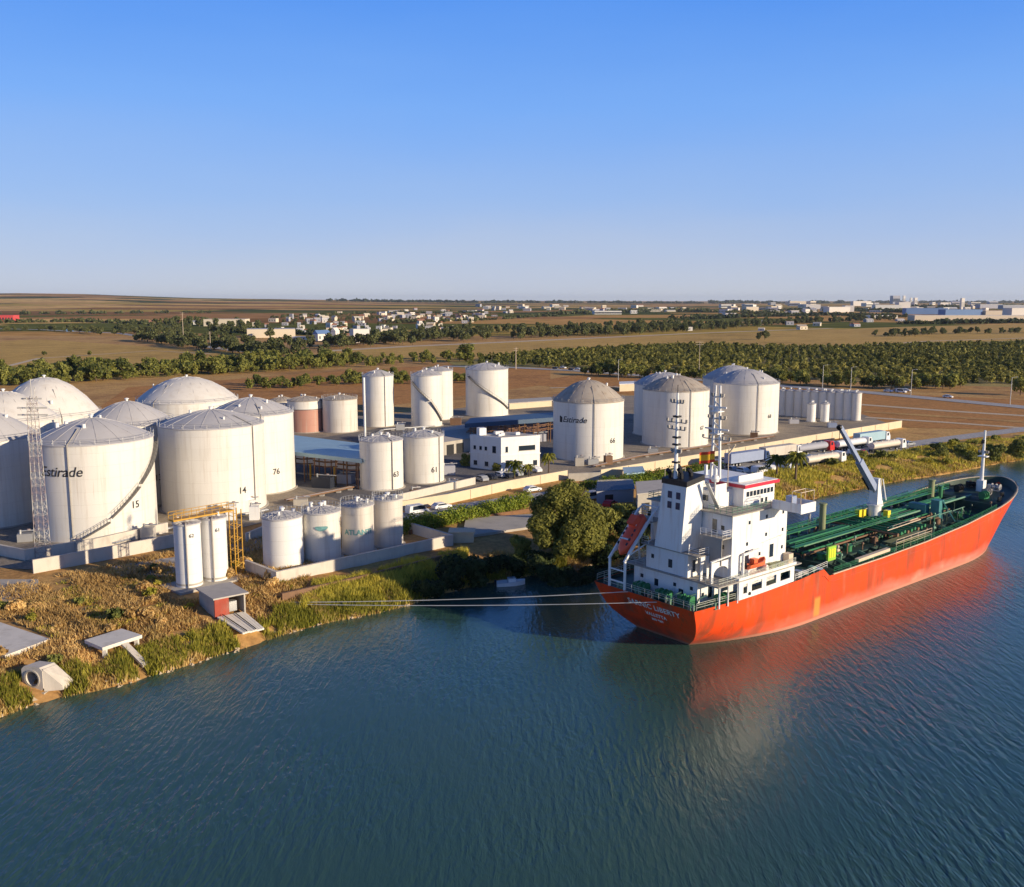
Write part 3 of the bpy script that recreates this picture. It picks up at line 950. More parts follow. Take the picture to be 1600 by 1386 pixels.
tank('large white tank with stained dome left of the ship radar mast', 1054, 51, 700, 613, 587, roof='roof_rust', conduit=(22,), number=('67', 40, 671), bulge=1.9, nsize=1.7)
tank('white tank hidden behind the stained dome tank showing a blue shaded side', 1037, 47, 684, 604, 582, bulge=1.9)
tank('large white tank with grey dome nearest to the row of slim silos', 1163, 50, 680, 602, 577, number=('68', 36, 652), conduit=(18,), bulge=1.9, nsize=1.7)
tank('white tank hidden behind the grey dome tank next to the silo row', 1143, 46, 667, 595, 571, bulge=1.9)
tank('nearest of the four small riverside tanks, plain white with a tiny mark', 444, 31, 890, 814, 799, group='four riverside tanks', shell='shell_bright', n=48, rails=True)
S2 = tank('second small riverside tank with a green leaf shaped emblem', 504, 29, 880, 805, 791, group='four riverside tanks', shell='shell', n=48)
S3 = tank('third small riverside tank with a faded teal band of lettering', 560, 25, 868, 794, 782, group='four riverside tanks', shell='shell_dirty', n=48)
tank('farthest small riverside tank, lit only near its top', 607, 23, 857, 784, 775, group='four riverside tanks', shell='shell_dirty', n=48)
# emblem and lettering on the small tanks
T, r, h, c, ang = S2
b = MB(); a0 = ang(0)
lf = [(0, 0)] + [(1.1 * math.cos(t), 0.42 * math.sin(t) + .1 * math.cos(2 * t)) for t in [2 * PI * i / 16 for i in range(16)]]
b.add([((r + .12) * math.cos(a0 + x / r), (r + .12) * math.sin(a0 + x / r), h * 0.72 + y) for x, y in lf], [(0, 1 + i, 1 + (i + 1) % 16) for i in range(16)])
b.build('emblem', M['teal'], T, smooth=0)
T, r, h, c, ang = S3
wrap_text('lettering', 'ATLANTI', 1.3, r, ang(1), h * 0.47, T, M['teal'], bold=0.05)
# pipe riser beside the slim tank
p = at(571, 705); q = zat(571, 590, p.y)
tag(MB().cyl((0, 0, 0), (0, 0, q - G), 0.35, n=10).cyl((-.7, -.7, 0), (.7, -.7, .3), .3, n=6).build('vent_stack', M['white'], loc=(p.x, p.y, G + .02)), 'thin white vent stack rising left of the slim tall tank', 'chimney')

# slim silos in a row
ord_ = ['first', 'second', 'third', 'fourth', 'fifth', 'sixth', 'seventh', 'eighth', 'ninth', 'tenth']
for i in range(10):
    t = i / 9
    tank('%s slim silo from the left in the back row of the silo group' % ord_[i], 1221 + 116 * t, 7.2, 650 + 8 * t, 611 + 4 * t, 608 + 4 * t, group='row of slim white silos',
         shell='shell', n=24, rails=False, fittings=1, name='silo', cat='silo')
for i, u in enumerate((1267, 1288, 1275)):
    if i < 2:
        tank('%s of the two short silos standing before the row' % ('left', 'right')[i], u, 6.6, 660, 632, 629, group='short silos', shell='shell_bright', n=24, rails=False, fittings=1, name='silo', cat='silo')

# twin upright silos by the river
twin = []
for i, (u, vb, vr) in enumerate(((297, 922, 822), (337.5, 912, 813))):
    T, r, h, c, ang = tank('%s of the twin white upright silos under a yellow walkway' % ('left', 'right')[i], u, 20 - i * 0.6, vb, vr, vr - 2, group='twin riverside silos',
                           shell='shell_bright', n=40, rails=False, fittings=1, name='silo', cat='silo', conduit=(-2,))
    a = ang(5)
    wrap_text('number', ('62', '61')[i], 0.8, r, ang(6), h * 0.83, T, M['mark'])
    b = MB().lathe([(r + .04, 0.55), (r + .04, 0.85)], 40)
    b.build('base_band', M['concrete_grey'], T)
    twin.append((c, r, h))
(c0, r0, h0), (c1, r1, h1) = twin
wk = thing('walkway', 'yellow steel walkway and ladder tower over the twin silos', 'walkway', (c0.x, c0.y, G))
d = (c1 - c0); L = d.length; ux = d / L; uy = Vector((-ux.y, ux.x, 0))
zt = max(h0, h1) + 0.75
b = MB(); b.beam(-ux * 2.6 + Vector((0, 0, zt)), d + ux * 3.4 + Vector((0, 0, zt)), 1.6, 0.25); b.build('deck', M['yellow'], wk, smooth=0)
for sgn in (-1, 1):
    b = MB()
    A = -ux * 2.6 + uy * 0.8 * sgn + Vector((0, 0, zt + 0.1)); Bp = d + ux * 3.4 + uy * 0.8 * sgn + Vector((0, 0, zt + 0.1))
    for k in range(9):
        q = A.lerp(Bp, k / 8); b.cyl(q, q + Vector((0, 0, 1.1)), 0.05, n=4)
    for z in (0.55, 1.1): b.cyl(A + Vector((0, 0, z)), Bp + Vector((0, 0, z)), 0.05, n=4)
    b.build('railing', M['yellow'], wk, smooth=0)
tw = d + ux * (r1 + 1.3)
for sx, sy in ((0, -.7), (1.4, -.7), (0, .7), (1.4, .7)):
    MB().cyl(tw + ux * sx + uy * sy, tw + ux * sx + uy * sy + Vector((0, 0, zt)), 0.1, n=6).build('leg', M['yellow'], wk)
b = MB()
for k in range(10):
    z = zt * (k + 0.5) / 10.5
    for s0, s1 in (((0, -.7), (1.4, -.7)), ((1.4, -.7), (1.4, .7)), ((1.4, .7), (0, .7)), ((0, .7), (0, -.7))):
        P0 = tw + ux * s0[0] + uy * s0[1]; P1 = tw + ux * s1[0] + uy * s1[1]
        b.cyl(P0 + Vector((0, 0, z)), P1 + Vector((0, 0, z + (0.6 if k % 2 else -0.6) * (1 if s0[1] == s1[1] else 0))), 0.05, n=4)
b.build('bracing', M['yellow'], wk, smooth=0)
b = MB(); b.beam(-ux * 3.4 + Vector((0, 0, .2)), d + ux * 4.2 + Vector((0, 0, .2)), 6.6, 0.5)
tag(b.build('plinth', M['concrete_grey'], loc=(c0.x, c0.y, G - 0.1), smooth=0), 'low grey concrete plinth under the twin silos', 'plinth')


# ------------------------------------------------------------------ walls
def wall(name, pxs, hgt, thick, m, label, cat='wall', cope=True, world=None, closed=False, pil=0):
    pts = [Vector(p) for p in world] if world else [at(u, v) for u, v in pxs]
    o = pts[0].copy()
    pts = [p - o for p in pts]
    n = len(pts)
    W = thing(name, label, cat, (o.x, o.y, G))

    def strip_mb(w, z0, z1):
        b = MB(); Ls, Rs = [], []
        for i, p in enumerate(pts):
            if closed:
                d0 = (p - pts[i - 1]).normalized(); d1 = (pts[(i + 1) % n] - p).normalized()
            else:
                d0 = (p - pts[i - 1]).normalized() if i else (pts[1] - p).normalized()
                d1 = (pts[i + 1] - p).normalized() if i < n - 1 else d0
            n0 = Vector((-d0.y, d0.x, 0)); n1 = Vector((-d1.y, d1.x, 0))
            mm = (n0 + n1).normalized(); k = w / 2 / max(0.35, mm.dot(n1))
            Ls.append(p + mm * k); Rs.append(p - mm * k)
        vs = []
        for l, r_ in zip(Ls, Rs):
            vs += [(l.x, l.y, z0), (r_.x, r_.y, z0), (r_.x, r_.y, z1), (l.x, l.y, z1)]
        fs = []
        for i in range(n if closed else n - 1):
            a, c_ = 4 * i, 4 * ((i + 1) % n)
            for k in range(4): fs.append((a + k, c_ + k, c_ + (k + 1) % 4, a + (k + 1) % 4))
        if not closed:
            fs += [(0, 3, 2, 1)[::-1], (4 * n - 4, 4 * n - 3, 4 * n - 2, 4 * n - 1)[::-1]]
        return b.add(vs, fs)
    strip_mb(thick, -0.6, hgt).build('wall_panel', M[m], W, smooth=0)
    if cope: strip_mb(thick + 0.14, hgt + 0.002, hgt + 0.12).build('coping', M[m], W, smooth=0)
    if pil:
        for i in range(n - 1):
            L_ = (pts[i + 1] - pts[i]).length; k = int(L_ / pil)
            dd = (pts[i + 1] - pts[i]).normalized()
            for j in range(1, k):
                q = pts[i].lerp(pts[i + 1], j / k)
                MB().box((0, 0, (hgt + .2) / 2 - .2), (0.4, thick + 0.22, hgt + 0.3), rz=math.atan2(dd.y, dd.x)).build('pilaster', M[m], W, (q.x, q.y, 0), smooth=0)
    return W


wall('boundary_wall', [(52, 896), (160, 876), (278, 853)], 2.2, 0.35, 'concrete', 'pale outer concrete wall below the lattice mast and tank 15', pil=7)
wall('bund_wall', [(-60, 860), (0, 868), (40, 876), (150, 858), (262, 832)], 1.9, 0.4, 'concrete', 'pale inner bund wall close around the foot of tank 15')
wall('bund_wall', [(385, 848), (440, 824), (600, 790), (742, 757)], 1.7, 0.4, 'concrete', 'pale bund wall in front of tanks 63 and 61')
wall('boundary_wall', [(620, 800), (700, 787), (800, 764), (886, 748)], 2.1, 0.35, 'cream', 'cream boundary wall between the white office and the green hedge', pil=7)
wall('boundary_wall', [(938, 749), (1100, 722), (1250, 695), (1408, 668)], 2.4, 0.4, 'cream', 'long cream boundary wall behind the parked tanker trucks', pil=9)
wall('gate_wall', [(888, 752), (938, 750)], 1.9, 0.3, 'concrete_grey', 'short grey wall with a white plate below tank 66')
wall('bund_wall', [(385, 893), (433, 912), (706, 852), (640, 832)], 1.9, 0.4, 'concrete', 'concrete bund wall wrapped around the four small riverside tanks')
wall('low_kerb', [(440, 932), (560, 905), (705, 868)], 0.5, 0.5, 'rustpipe', 'brown low kerb along the bank below the small tanks', cope=False)
wall('post_and_rail', [(640, 835), (700, 818), (832, 800)], 0.8, 0.2, 'rust', 'low rusty rail in front of the hedge', cope=False)
# square concrete box at the right end of the bund, and the concrete apron behind it
p = at(722, 845)
tag(MB().bx(-2.2, 2.2, -1.5, 1.5, -.3, 1.9).bx(-2.5, 2.5, -1.8, 1.8, 1.904, 2.1).build('pump_box', M['cream'], loc=(p.x, p.y, G), smooth=0), 'small cream concrete box at the end of the riverside bund', 'pump box')
q = [at(*a) for a in ((722, 842), (832, 826), (836, 806), (728, 812))]
tag(MB().prism([(a.x, a.y) for a in q], G - .5, G + .45).build('loading_slab', M['concrete_grey'], smooth=0), 'grey concrete slab between the hedge and the river bushes', 'slab')
pb = thing('pipe_bundle', 'bundle of pale pipes along the bund wall in front of tanks 63 and 61', 'pipes', tuple(at(470, 822)))
o = at(470, 822)
for k in range(3):
    b = MB(); a1 = at(470, 822) - o; a2 = at(745, 765) - o
    off = Vector((-0.3 * k, -0.6 * k - 1.2, 0.55 + .1 * k)); b.cyl(a1 + off, a2 + off, 0.22, n=8); b.build('pipe', M['galv'] if k else M['rustpipe'], pb)

# ------------------------------------------------------------------ lattice mast at the left
p = at(68, 872); zt = zat(57, 592, p.y) - G
lm = thing('lattice_mast', 'tall thin pinkish grey lattice mast with crossbars in front of tank 15', 'mast', (p.x, p.y, G))
wb, wt = 0.95, 0.6
N = 22
legs = []
for sx, sy in ((-1, -1), (1, -1), (1, 1), (-1, 1)):
    a = Vector((sx * wb, sy * wb, 0)); c_ = Vector((sx * wt, sy * wt, zt - 3)); legs.append((a, c_))
    bb = MB()
    for k in range(10): bb.cyl(a.lerp(c_, k / 10), a.lerp(c_, (k + 1) / 10), 0.055, n=5, m=k % 2, caps=False)
    bb.build('leg', [M['mastred'], M['rail']], lm)
bb = MB()
for k in range(N):
    for i in range(4):
        A0, A1 = legs[i]; B0, B1 = legs[(i + 1) % 4]
        bb.cyl(A0.lerp(A1, k / N), B0.lerp(B1, (k + 1) / N), 0.026, n=4, m=(k // 2) % 2, caps=False)
        bb.cyl(B0.lerp(B1, k / N), A0.lerp(A1, (k + 1) / N), 0.026, n=4, m=(k // 2) % 2, caps=False)
        bb.cyl(A0.lerp(A1, k / N), B0.lerp(B1, k / N), 0.035, n=4, m=(k // 2) % 2, caps=False)
bb.build('bracing', [M['mastred'], M['rail']], lm, smooth=0)
for z in (zt - 6.2, zt - 5.0, zt - 3.4):
    bb = MB().box((0, 0, z), (5.2 if z < zt - 3.5 else 3.6, 0.25, 0.25)); bb.build('crossbar', M['rail'], lm, smooth=0)
MB().cyl((0, 0, zt - 3.4), (0, 0, zt), 0.06, n=6).cyl((0.5, 0, zt - 3.4), (0.5, 0, zt - 1.2), 0.05, n=6).build('aerial', M['rail'], lm)
MB().bx(-1.6, 1.6, -1.6, 1.6, -.3, .25).build('footing', M['concrete_grey'], lm, smooth=0)


# ------------------------------------------------------------------ buildings in the depot
def rect_pts(p0, ex, L_, W_):
    ey = Vector((-ex.y, ex.x, 0))
    return [p0, p0 + ex * L_, p0 + ex * L_ + ey * W_, p0 + ey * W_]


def windows(parent, face_o, ex, ez, items, m='glass', depth=0.08, frame=True):
    """items: (along, up, width, height)"""
    nrm = Vector(ex).cross(Vector(ez)).normalized()
    for (a, u_, w_, h_) in items:
        c_ = Vector(face_o) + Vector(ex) * a + Vector(ez) * u_
        b = MB(); pl = [c_, c_ + ex * w_, c_ + ex * w_ + ez * h_, c_ + ez * h_]
        pl = [q + nrm * 0.012 for q in pl]
        f = b.plate(pl, nrm * 0.03).build('window', M[m], parent, smooth=0)
        if frame:
            b = MB(); t = min(0.14, w_ * .2)
            q0 = [c_ + nrm * .014 + ex * -t + ez * -t, c_ + nrm * .014 + ex * (w_ + t) + ez * -t, c_ + nrm * .014 + ex * (w_ + t), c_ + nrm * .014 - ex * t]
            b.plate([q0[0], q0[1], q0[2] - ez * .002, q0[3] - ez * .002], nrm * 0.1)
            b.build('sill', M['concrete'], f, smooth=0)


# two-storey white office
pc = at(783, 737)                            # near corner
ex = Vector((0.90, 0.43, 0)).normalized(); ey = Vector((-0.80, 0.60, 0)).normalized()
hz = zat(783, 686, pc.y) - G
W1 = (at(829, 727) - pc).dot(ex); W2 = 10.5
of = thing('office_building', 'white two storey flat roofed office with palm trees and parked cars in front', 'building', (pc.x, pc.y, G))
poly = [Vector((0, 0, 0)), ex * W1, ex * W1 + ey * W2, ey * W2]
MB().prism(poly, -.2, hz - 0.5).build('wall', M['white'], of, smooth=0)
cen = sum(poly, Vector()) / 4
MB().prism([cen + (q - cen) * 1.012 for q in poly], hz - 0.498, hz + 0.35).prism([cen + (q - cen) * .93 for q in poly], hz + .352, hz + .37, m=1).build('parapet', [M['white'], M['roofgrey']], of, smooth=0)
MB().prism([cen + (q - cen) * 1.03 for q in poly], hz * 0.46, hz * 0.46 + 0.3).build('string_course', M['white'], of, smooth=0)
ez = Vector((0, 0, 1))
windows(of, ex * 0.0, ex, ez, [(1.3, hz * .58, .7, 1.5), (5.2, hz * .60, W1 - 6.6, 1.3), (1.3, .9, .9, 2.0), (5, 1.0, 1.3, 1.4), (W1 - 2, 1.0, 1.2, 1.4)])
windows(of, ey * W2, -ey, ez, [(1.2, hz * .6, .8, 1.0), (3.2, hz * .6, .8, 1.0), (5.0, hz * .6, .8, 1.0), (7.6, hz * .55, 1.2, 1.8), (1.2, 1, 1.2, 1.2), (5, 1, 1.2, 1.2), (8, 1, 1.2, 1.2)])
for (a, b_, sx, sy, sz) in ((.12, .78, 2.0, 2.0, 1.9), (.5, .7, 2.4, 1.2, .8), (.7, .35, 1.2, .9, .7), (.35, .4, 1.0, 1.0, .7), (.2, .3, .8, .8, .6)):
    q = ex * W1 * a + ey * W2 * b_
    MB().box((q.x, q.y, hz + .37 + sz / 2), (sx, sy, sz), rz=math.atan2(ex.y, ex.x)).build('roof_box', M['white'], of, smooth=0)


def canopy(label, corners, z, under, m, posts, group=None, thick=0.6):
    pts = [at(u, v, z) for u, v in corners]
    o = pts[0].copy(); o.z = G
    C_ = thing('loading_canopy', label, 'canopy', o, 0, group)
    MB().prism([(q.x - o.x, q.y - o.y) for q in pts], z - G - thick, z - G).build('roof', M[m], C_, smooth=0)
    A, B_, Cc, D_ = [q - Vector((o.x, o.y, 0)) for q in pts]
    for j in range(posts + 1):
        for e0, e1 in ((A, B_), (D_, Cc)):
            q = e0.lerp(e1, 0.03 + 0.94 * j / posts); mid = (A + B_ + Cc + D_) / 4; q = q.lerp(mid, 0.06)
            MB().cyl((q.x, q.y, -.2), (q.x, q.y, z - G - thick), 0.16, n=6).build('post', M['rust'], C_)
    if under:
        b = MB()
        for j in range(posts):
            for lev in (0.45, 0.62, 0.8):
                for t in (0.25, 0.5, 0.75):
                    e0 = A.lerp(D_, t); e1 = B_.lerp(Cc, t)
                    q0 = e0.lerp(e1, j / posts); q1 = e0.lerp(e1, (j + 1) / posts); zz = (z - G) * lev
                    b.beam((q0.x, q0.y, zz), (q1.x, q1.y, zz + 0.5 * (j % 2)), 0.25, 0.25)
            for t in (0.2, 0.8):
                q0 = A.lerp(B_, (j + .5) / posts).lerp(D_.lerp(Cc, (j + .5) / posts), t); b.cyl((q0.x, q0.y, 0), (q0.x, q0.y, z - G - thick), .13, n=5)
        b.build('pipe_rack', M['rust'], C_, smooth=0)
        for k in range(2):
            q = A.lerp(B_, 0.35 + .4 * k).lerp(D_, 0.15)
            MB().cyl((q.x, q.y, -.1), (q.x, q.y, (z - G) * .55), .28, n=8).build('loading_arm', M['yellow'], C_)
    return C_


canopy('pale blue loading canopy over brown pipework beside tank 76', [(452, 705), (566, 718), (566, 693), (452, 679)], 10.5, True, 'paleblue', 6, thick=0.9)
canopy('long dark blue canopy behind the white office', [(726, 662), (868, 652), (866, 644), (735, 653)], 11.0, True, 'bluecanopy', 6, thick=1.3)


def shed(name, label, corners, hgt, wallm, roofm, pitch=0.0, cat='building', over=0.4, group=None, door=None):
    """small building on four ground points; flat or gabled roof"""
    pts = [at(u, v) if len((u, v)) == 2 else None for u, v in corners]
    o = pts[0].copy(); P = [q - o for q in pts]
    S_ = thing(name, label, cat, (o.x, o.y, G), 0, group)
    MB().prism([(q.x, q.y) for q in P], -.3, hgt).build('wall', M[wallm], S_, smooth=0)
    cen = sum(P, Vector()) / 4
    E_ = [cen + (q - cen) * (1 + over / max(1, (q - cen).length)) for q in P]
    b = MB()
    if pitch:
        r0 = (E_[0] + E_[3]) / 2; r1 = (E_[1] + E_[2]) / 2
        lo = hgt + .01; hi = hgt + pitch
        vs = [(q.x, q.y, lo) for q in E_] + [(r0.x, r0.y, hi), (r1.x, r1.y, hi)]
        b.add(vs, [(0, 1, 5, 4), (2, 3, 4, 5), (3, 0, 4), (1, 2, 5), (3, 2, 1, 0)])
    else:
        b.prism([(q.x, q.y) for q in E_], hgt + .004, hgt + .3)
    b.build('roof', M[roofm], S_, smooth=0)
    if door:
        e = (P[1] - P[0]).normalized()
        windows(S_, Vector((0, 0, 0)), e, Vector((0, 0, 1)), door, m='black', frame=False)
    return S_


shed('warehouse', 'low grey roofed warehouse right of tank 61', [(694, 712), (742, 704), (728, 682), (690, 688)], 4.0, 'concrete_grey', 'roofgrey', 1.0, door=[(1, 0, 3, 3), (5, 0, 3, 3)])
shed('kiosk', 'pale green kiosk beside the hedge left of the ship funnel', [(976, 758), (1006, 755), (1003, 746), (974, 748)], 2.6, 'pipelight', 'paleblue', door=[(1, .6, 1.4, 1.4)])
shed('shed', 'dark roofed shed among the trees left of the ship', [(932, 788), (990, 784), (984, 768), (936, 770)], 3.0, 'fargrey', 'cardark', 0.9, door=[(2, 0, 2, 2)])
shed('store_building', 'grey concrete store half hidden behind the ship funnel', [(996, 806), (1045, 800), (1040, 782), (994, 786)], 4.5, 'concrete_grey', 'roofgrey', door=[(1, 0, 2, 2.6), (5, .8, 1.5, 1.5)])
# pump house by the river with its ramp
p0, p1, p3 = at(336, 961), at(384, 951), at(312, 945)
e = (p1 - p0).normalized(); L1 = (p1 - p0).length; Dp = max(3.0, abs((p3 - p0).dot(Vector((-e.y, e.x, 0)))))
ph = thing('pump_house', 'small riverside pump house with flat roof and faded red front below the twin silos', 'building', (p0.x, p0.y, G), math.atan2(e.y, e.x))
hp = 2.35
MB().bx(0, L1 * .46, 0, .22, -.6, hp).build('wall', M['hutred'], ph, smooth=0, label='faded red front wall')
MB().bx(0, .22, .222, Dp, -.6, hp).build('wall', M['concrete_grey'], ph, smooth=0)
MB().bx(L1 - .22, L1, 0, Dp, -.6, hp).build('wall', M['concrete_grey'], ph, smooth=0)
MB().bx(.222, L1 - .222, Dp - .22, Dp, -.6, hp).build('wall', M['concrete_grey'], ph, smooth=0)
MB().bx(L1 * .55, L1 * .8, 1.0, 2.0, -.3, 1.2).build('pump', M['galv'], ph, smooth=0)
MB().bx(-.35, L1 + .35, -.5, Dp + .3, hp + .004, hp + .22).build('roof', M['roofgrey'], ph, smooth=0)
def onland(u, v, up):
    z = 2.0
    for _ in range(6):
        q = at(u, v, z); z = float(gz(np.array([q.x]), np.array([q.y]))[0]) + up
    return at(u, v, z)


r0_, r1_, r2_, r3_ = onland(339, 964, .45), onland(382, 955, .45), onland(413, 982, .5), onland(379, 989, .5)
rp = thing('jetty_ramp', 'pale planked ramp sloping from the pump house to the water', 'ramp', tuple(r0_))
for k in range(9):
    t0, t1 = k / 9 + .004, (k + 1) / 9 - .004
    MB().plate([r0_.lerp(r1_, t0) - r0_, r0_.lerp(r1_, t1) - r0_, r3_.lerp(r2_, t1) - r0_ + Vector((0, 0, .03 * (k % 3))), r3_.lerp(r2_, t0) - r0_ + Vector((0, 0, .03 * (k % 3)))], (0, 0, -.22)).build('plank', M['slab'], rp, smooth=0)
for t in (.2, .62): MB().beam(r0_.lerp(r1_, t) - r0_ + Vector((0, 0, .2)), r3_.lerp(r2_, t) - r0_ + Vector((0, 0, .2)), .1, .1).build('rail', M['black'], rp, smooth=0)

# slabs, beam and pipe outlet on the scrubby bank


def slab(name, label, pxs, z0, z1, m, cat='slab', legs=0):
    pts = [at(u, v, z1) for u, v in pxs]; o = pts[0].copy(); o.z = 0
    S_ = thing(name, label, cat, (o.x, o.y, 0))
    MB().prism([(q.x - o.x, q.y - o.y) for q in pts], z0, z1).build('top', M[m], S_, smooth=0)
    for q in (pts if legs else []):
        c_ = sum((a for a in pts), Vector()) / len(pts); q = q.lerp(c_, .2)
        MB().bx(-.25, .25, -.25, .25, 0, z0 - .003).build('pier', M[m], S_, (q.x - o.x, q.y - o.y, 0), smooth=0)
    return S_


slab('platform', 'large pale concrete platform cut off by the left edge above the pipe outlet', [(-70, 1010), (8, 1024), (78, 998), (0, 972), (-70, 960)], 2.4, 3.2, 'slab', legs=1)
slab('platform', 'smaller pale concrete platform in the scrub with a sloping beam', [(132, 1000), (160, 1012), (222, 992), (190, 982)], 3.0, 3.45, 'slab', legs=1)
q0, q1 = at(192, 1004, 3.1), at(228, 1040, 1.0)
tag(MB().beam((0, 0, 0), q1 - q0, .9, .35).build('sloping_beam', M['concrete'], loc=q0, smooth=0), 'pale sloping beam running from the smaller platform to the water', 'beam')
p = at(62, 1062, 1.6)
dv = Vector((-0.25, -0.97, 0))
cv = thing('culvert', 'short pale concrete pipe outlet with dark round mouth on the bank', 'culvert', (p.x, p.y, 1.0), math.atan2(dv.y, dv.x) + PI / 2)
N = 20; b = MB()
sqp = []                                                   # square headwall outline sampled round the mouth
for i in range(N):
    t = 2 * PI * i / N; k_ = 1.5 / max(abs(math.cos(t)), abs(math.sin(t)))
    sqp.append((math.cos(t) * k_, math.sin(t) * k_))
vs = [(math.cos(2 * PI * i / N) * .95, -1.2, 1.2 + math.sin(2 * PI * i / N) * .95) for i in range(N)] + [(x, -1.2, 1.2 + y) for x, y in sqp] + [(x, 1.4, 1.2 + y * (1.0 if y < 0 else .8)) for x, y in sqp] + [(math.cos(2 * PI * i / N) * .95, .6, 1.2 + math.sin(2 * PI * i / N) * .95) for i in range(N)]
fs = []
for i in range(N):
    j = (i + 1) % N
    fs += [(i, N + i, N + j, j), (N + i, 2 * N + i, 2 * N + j, N + j), (i, j, 3 * N + j, 3 * N + i)]
fs += [tuple(range(2 * N, 3 * N))]
b.add(vs, fs).build('headwall', M['concrete'], cv, smooth=0)
MB().cyl((0, .5, 1.2), (0, .7, 1.2), .97, n=N).build('recess_shade_disc', M['black'], cv)  # black disc in the recess, painting the shade deep inside the pipe
b = MB(); b.lathe([(.95, 0), (1.12, 0), (1.12, .12), (.95, .12)], N); ob = b.build('mouth_ring', M['concrete_grey'], cv, (0, -1.2, 1.2)); ob.rotation_euler = (PI / 2, 0, 0)
MB().bx(-1.9, 1.9, -1.6, 1.8, -1.6, -.32).build('apron', M['concrete_grey'], cv, smooth=0)
MB().add([(1.52, -1.1, -.3), (1.52, 1.3, -.3), (3.6, 1.6, -.3), (3.4, -.2, -.3), (1.52, -1.1, 2.5), (1.52, 1.3, 2.2), (3.6, 1.6, .3), (3.4, -.2, .3)], [(3, 2, 1, 0), (4, 5, 6, 7), (0, 1, 5, 4), (1, 2, 6, 5), (2, 3, 7, 6), (3, 0, 4, 7)]).build('wing_wall', M['concrete'], cv, smooth=0)

# yard pipework, crates and other small plant
def pipe_run(label, pxs, z, n, r_, m):
    pts = [at(u, v) for u, v in pxs]; o = pts[0].copy()
    T_ = thing('pipe_run', label, 'pipes', o)
    for k in range(n):
        b = MB()
        for a, c_ in zip(pts[:-1], pts[1:]):
            d_ = (c_ - a).normalized(); nn = Vector((-d_.y, d_.x, 0)) * k * r_ * 2.6
            b.cyl(a - o + nn + Vector((0, 0, z)), c_ - o + nn + Vector((0, 0, z)), r_, n=8)
        b.build('pipe', M[m if k % 2 == 0 else 'galv'], T_)
    for a, c_ in zip(pts[:-1], pts[1:]):
        kk = max(2, int((c_ - a).length / 6))
        for j in range(kk):
            q = a.lerp(c_, (j + .5) / kk) - o
            MB().bx(-.5, .5, -.5, .5, -.1, max(.1, z - r_ - .003)).build('pipe_support', M['concrete_grey'], T_, q, smooth=0)
    return T_


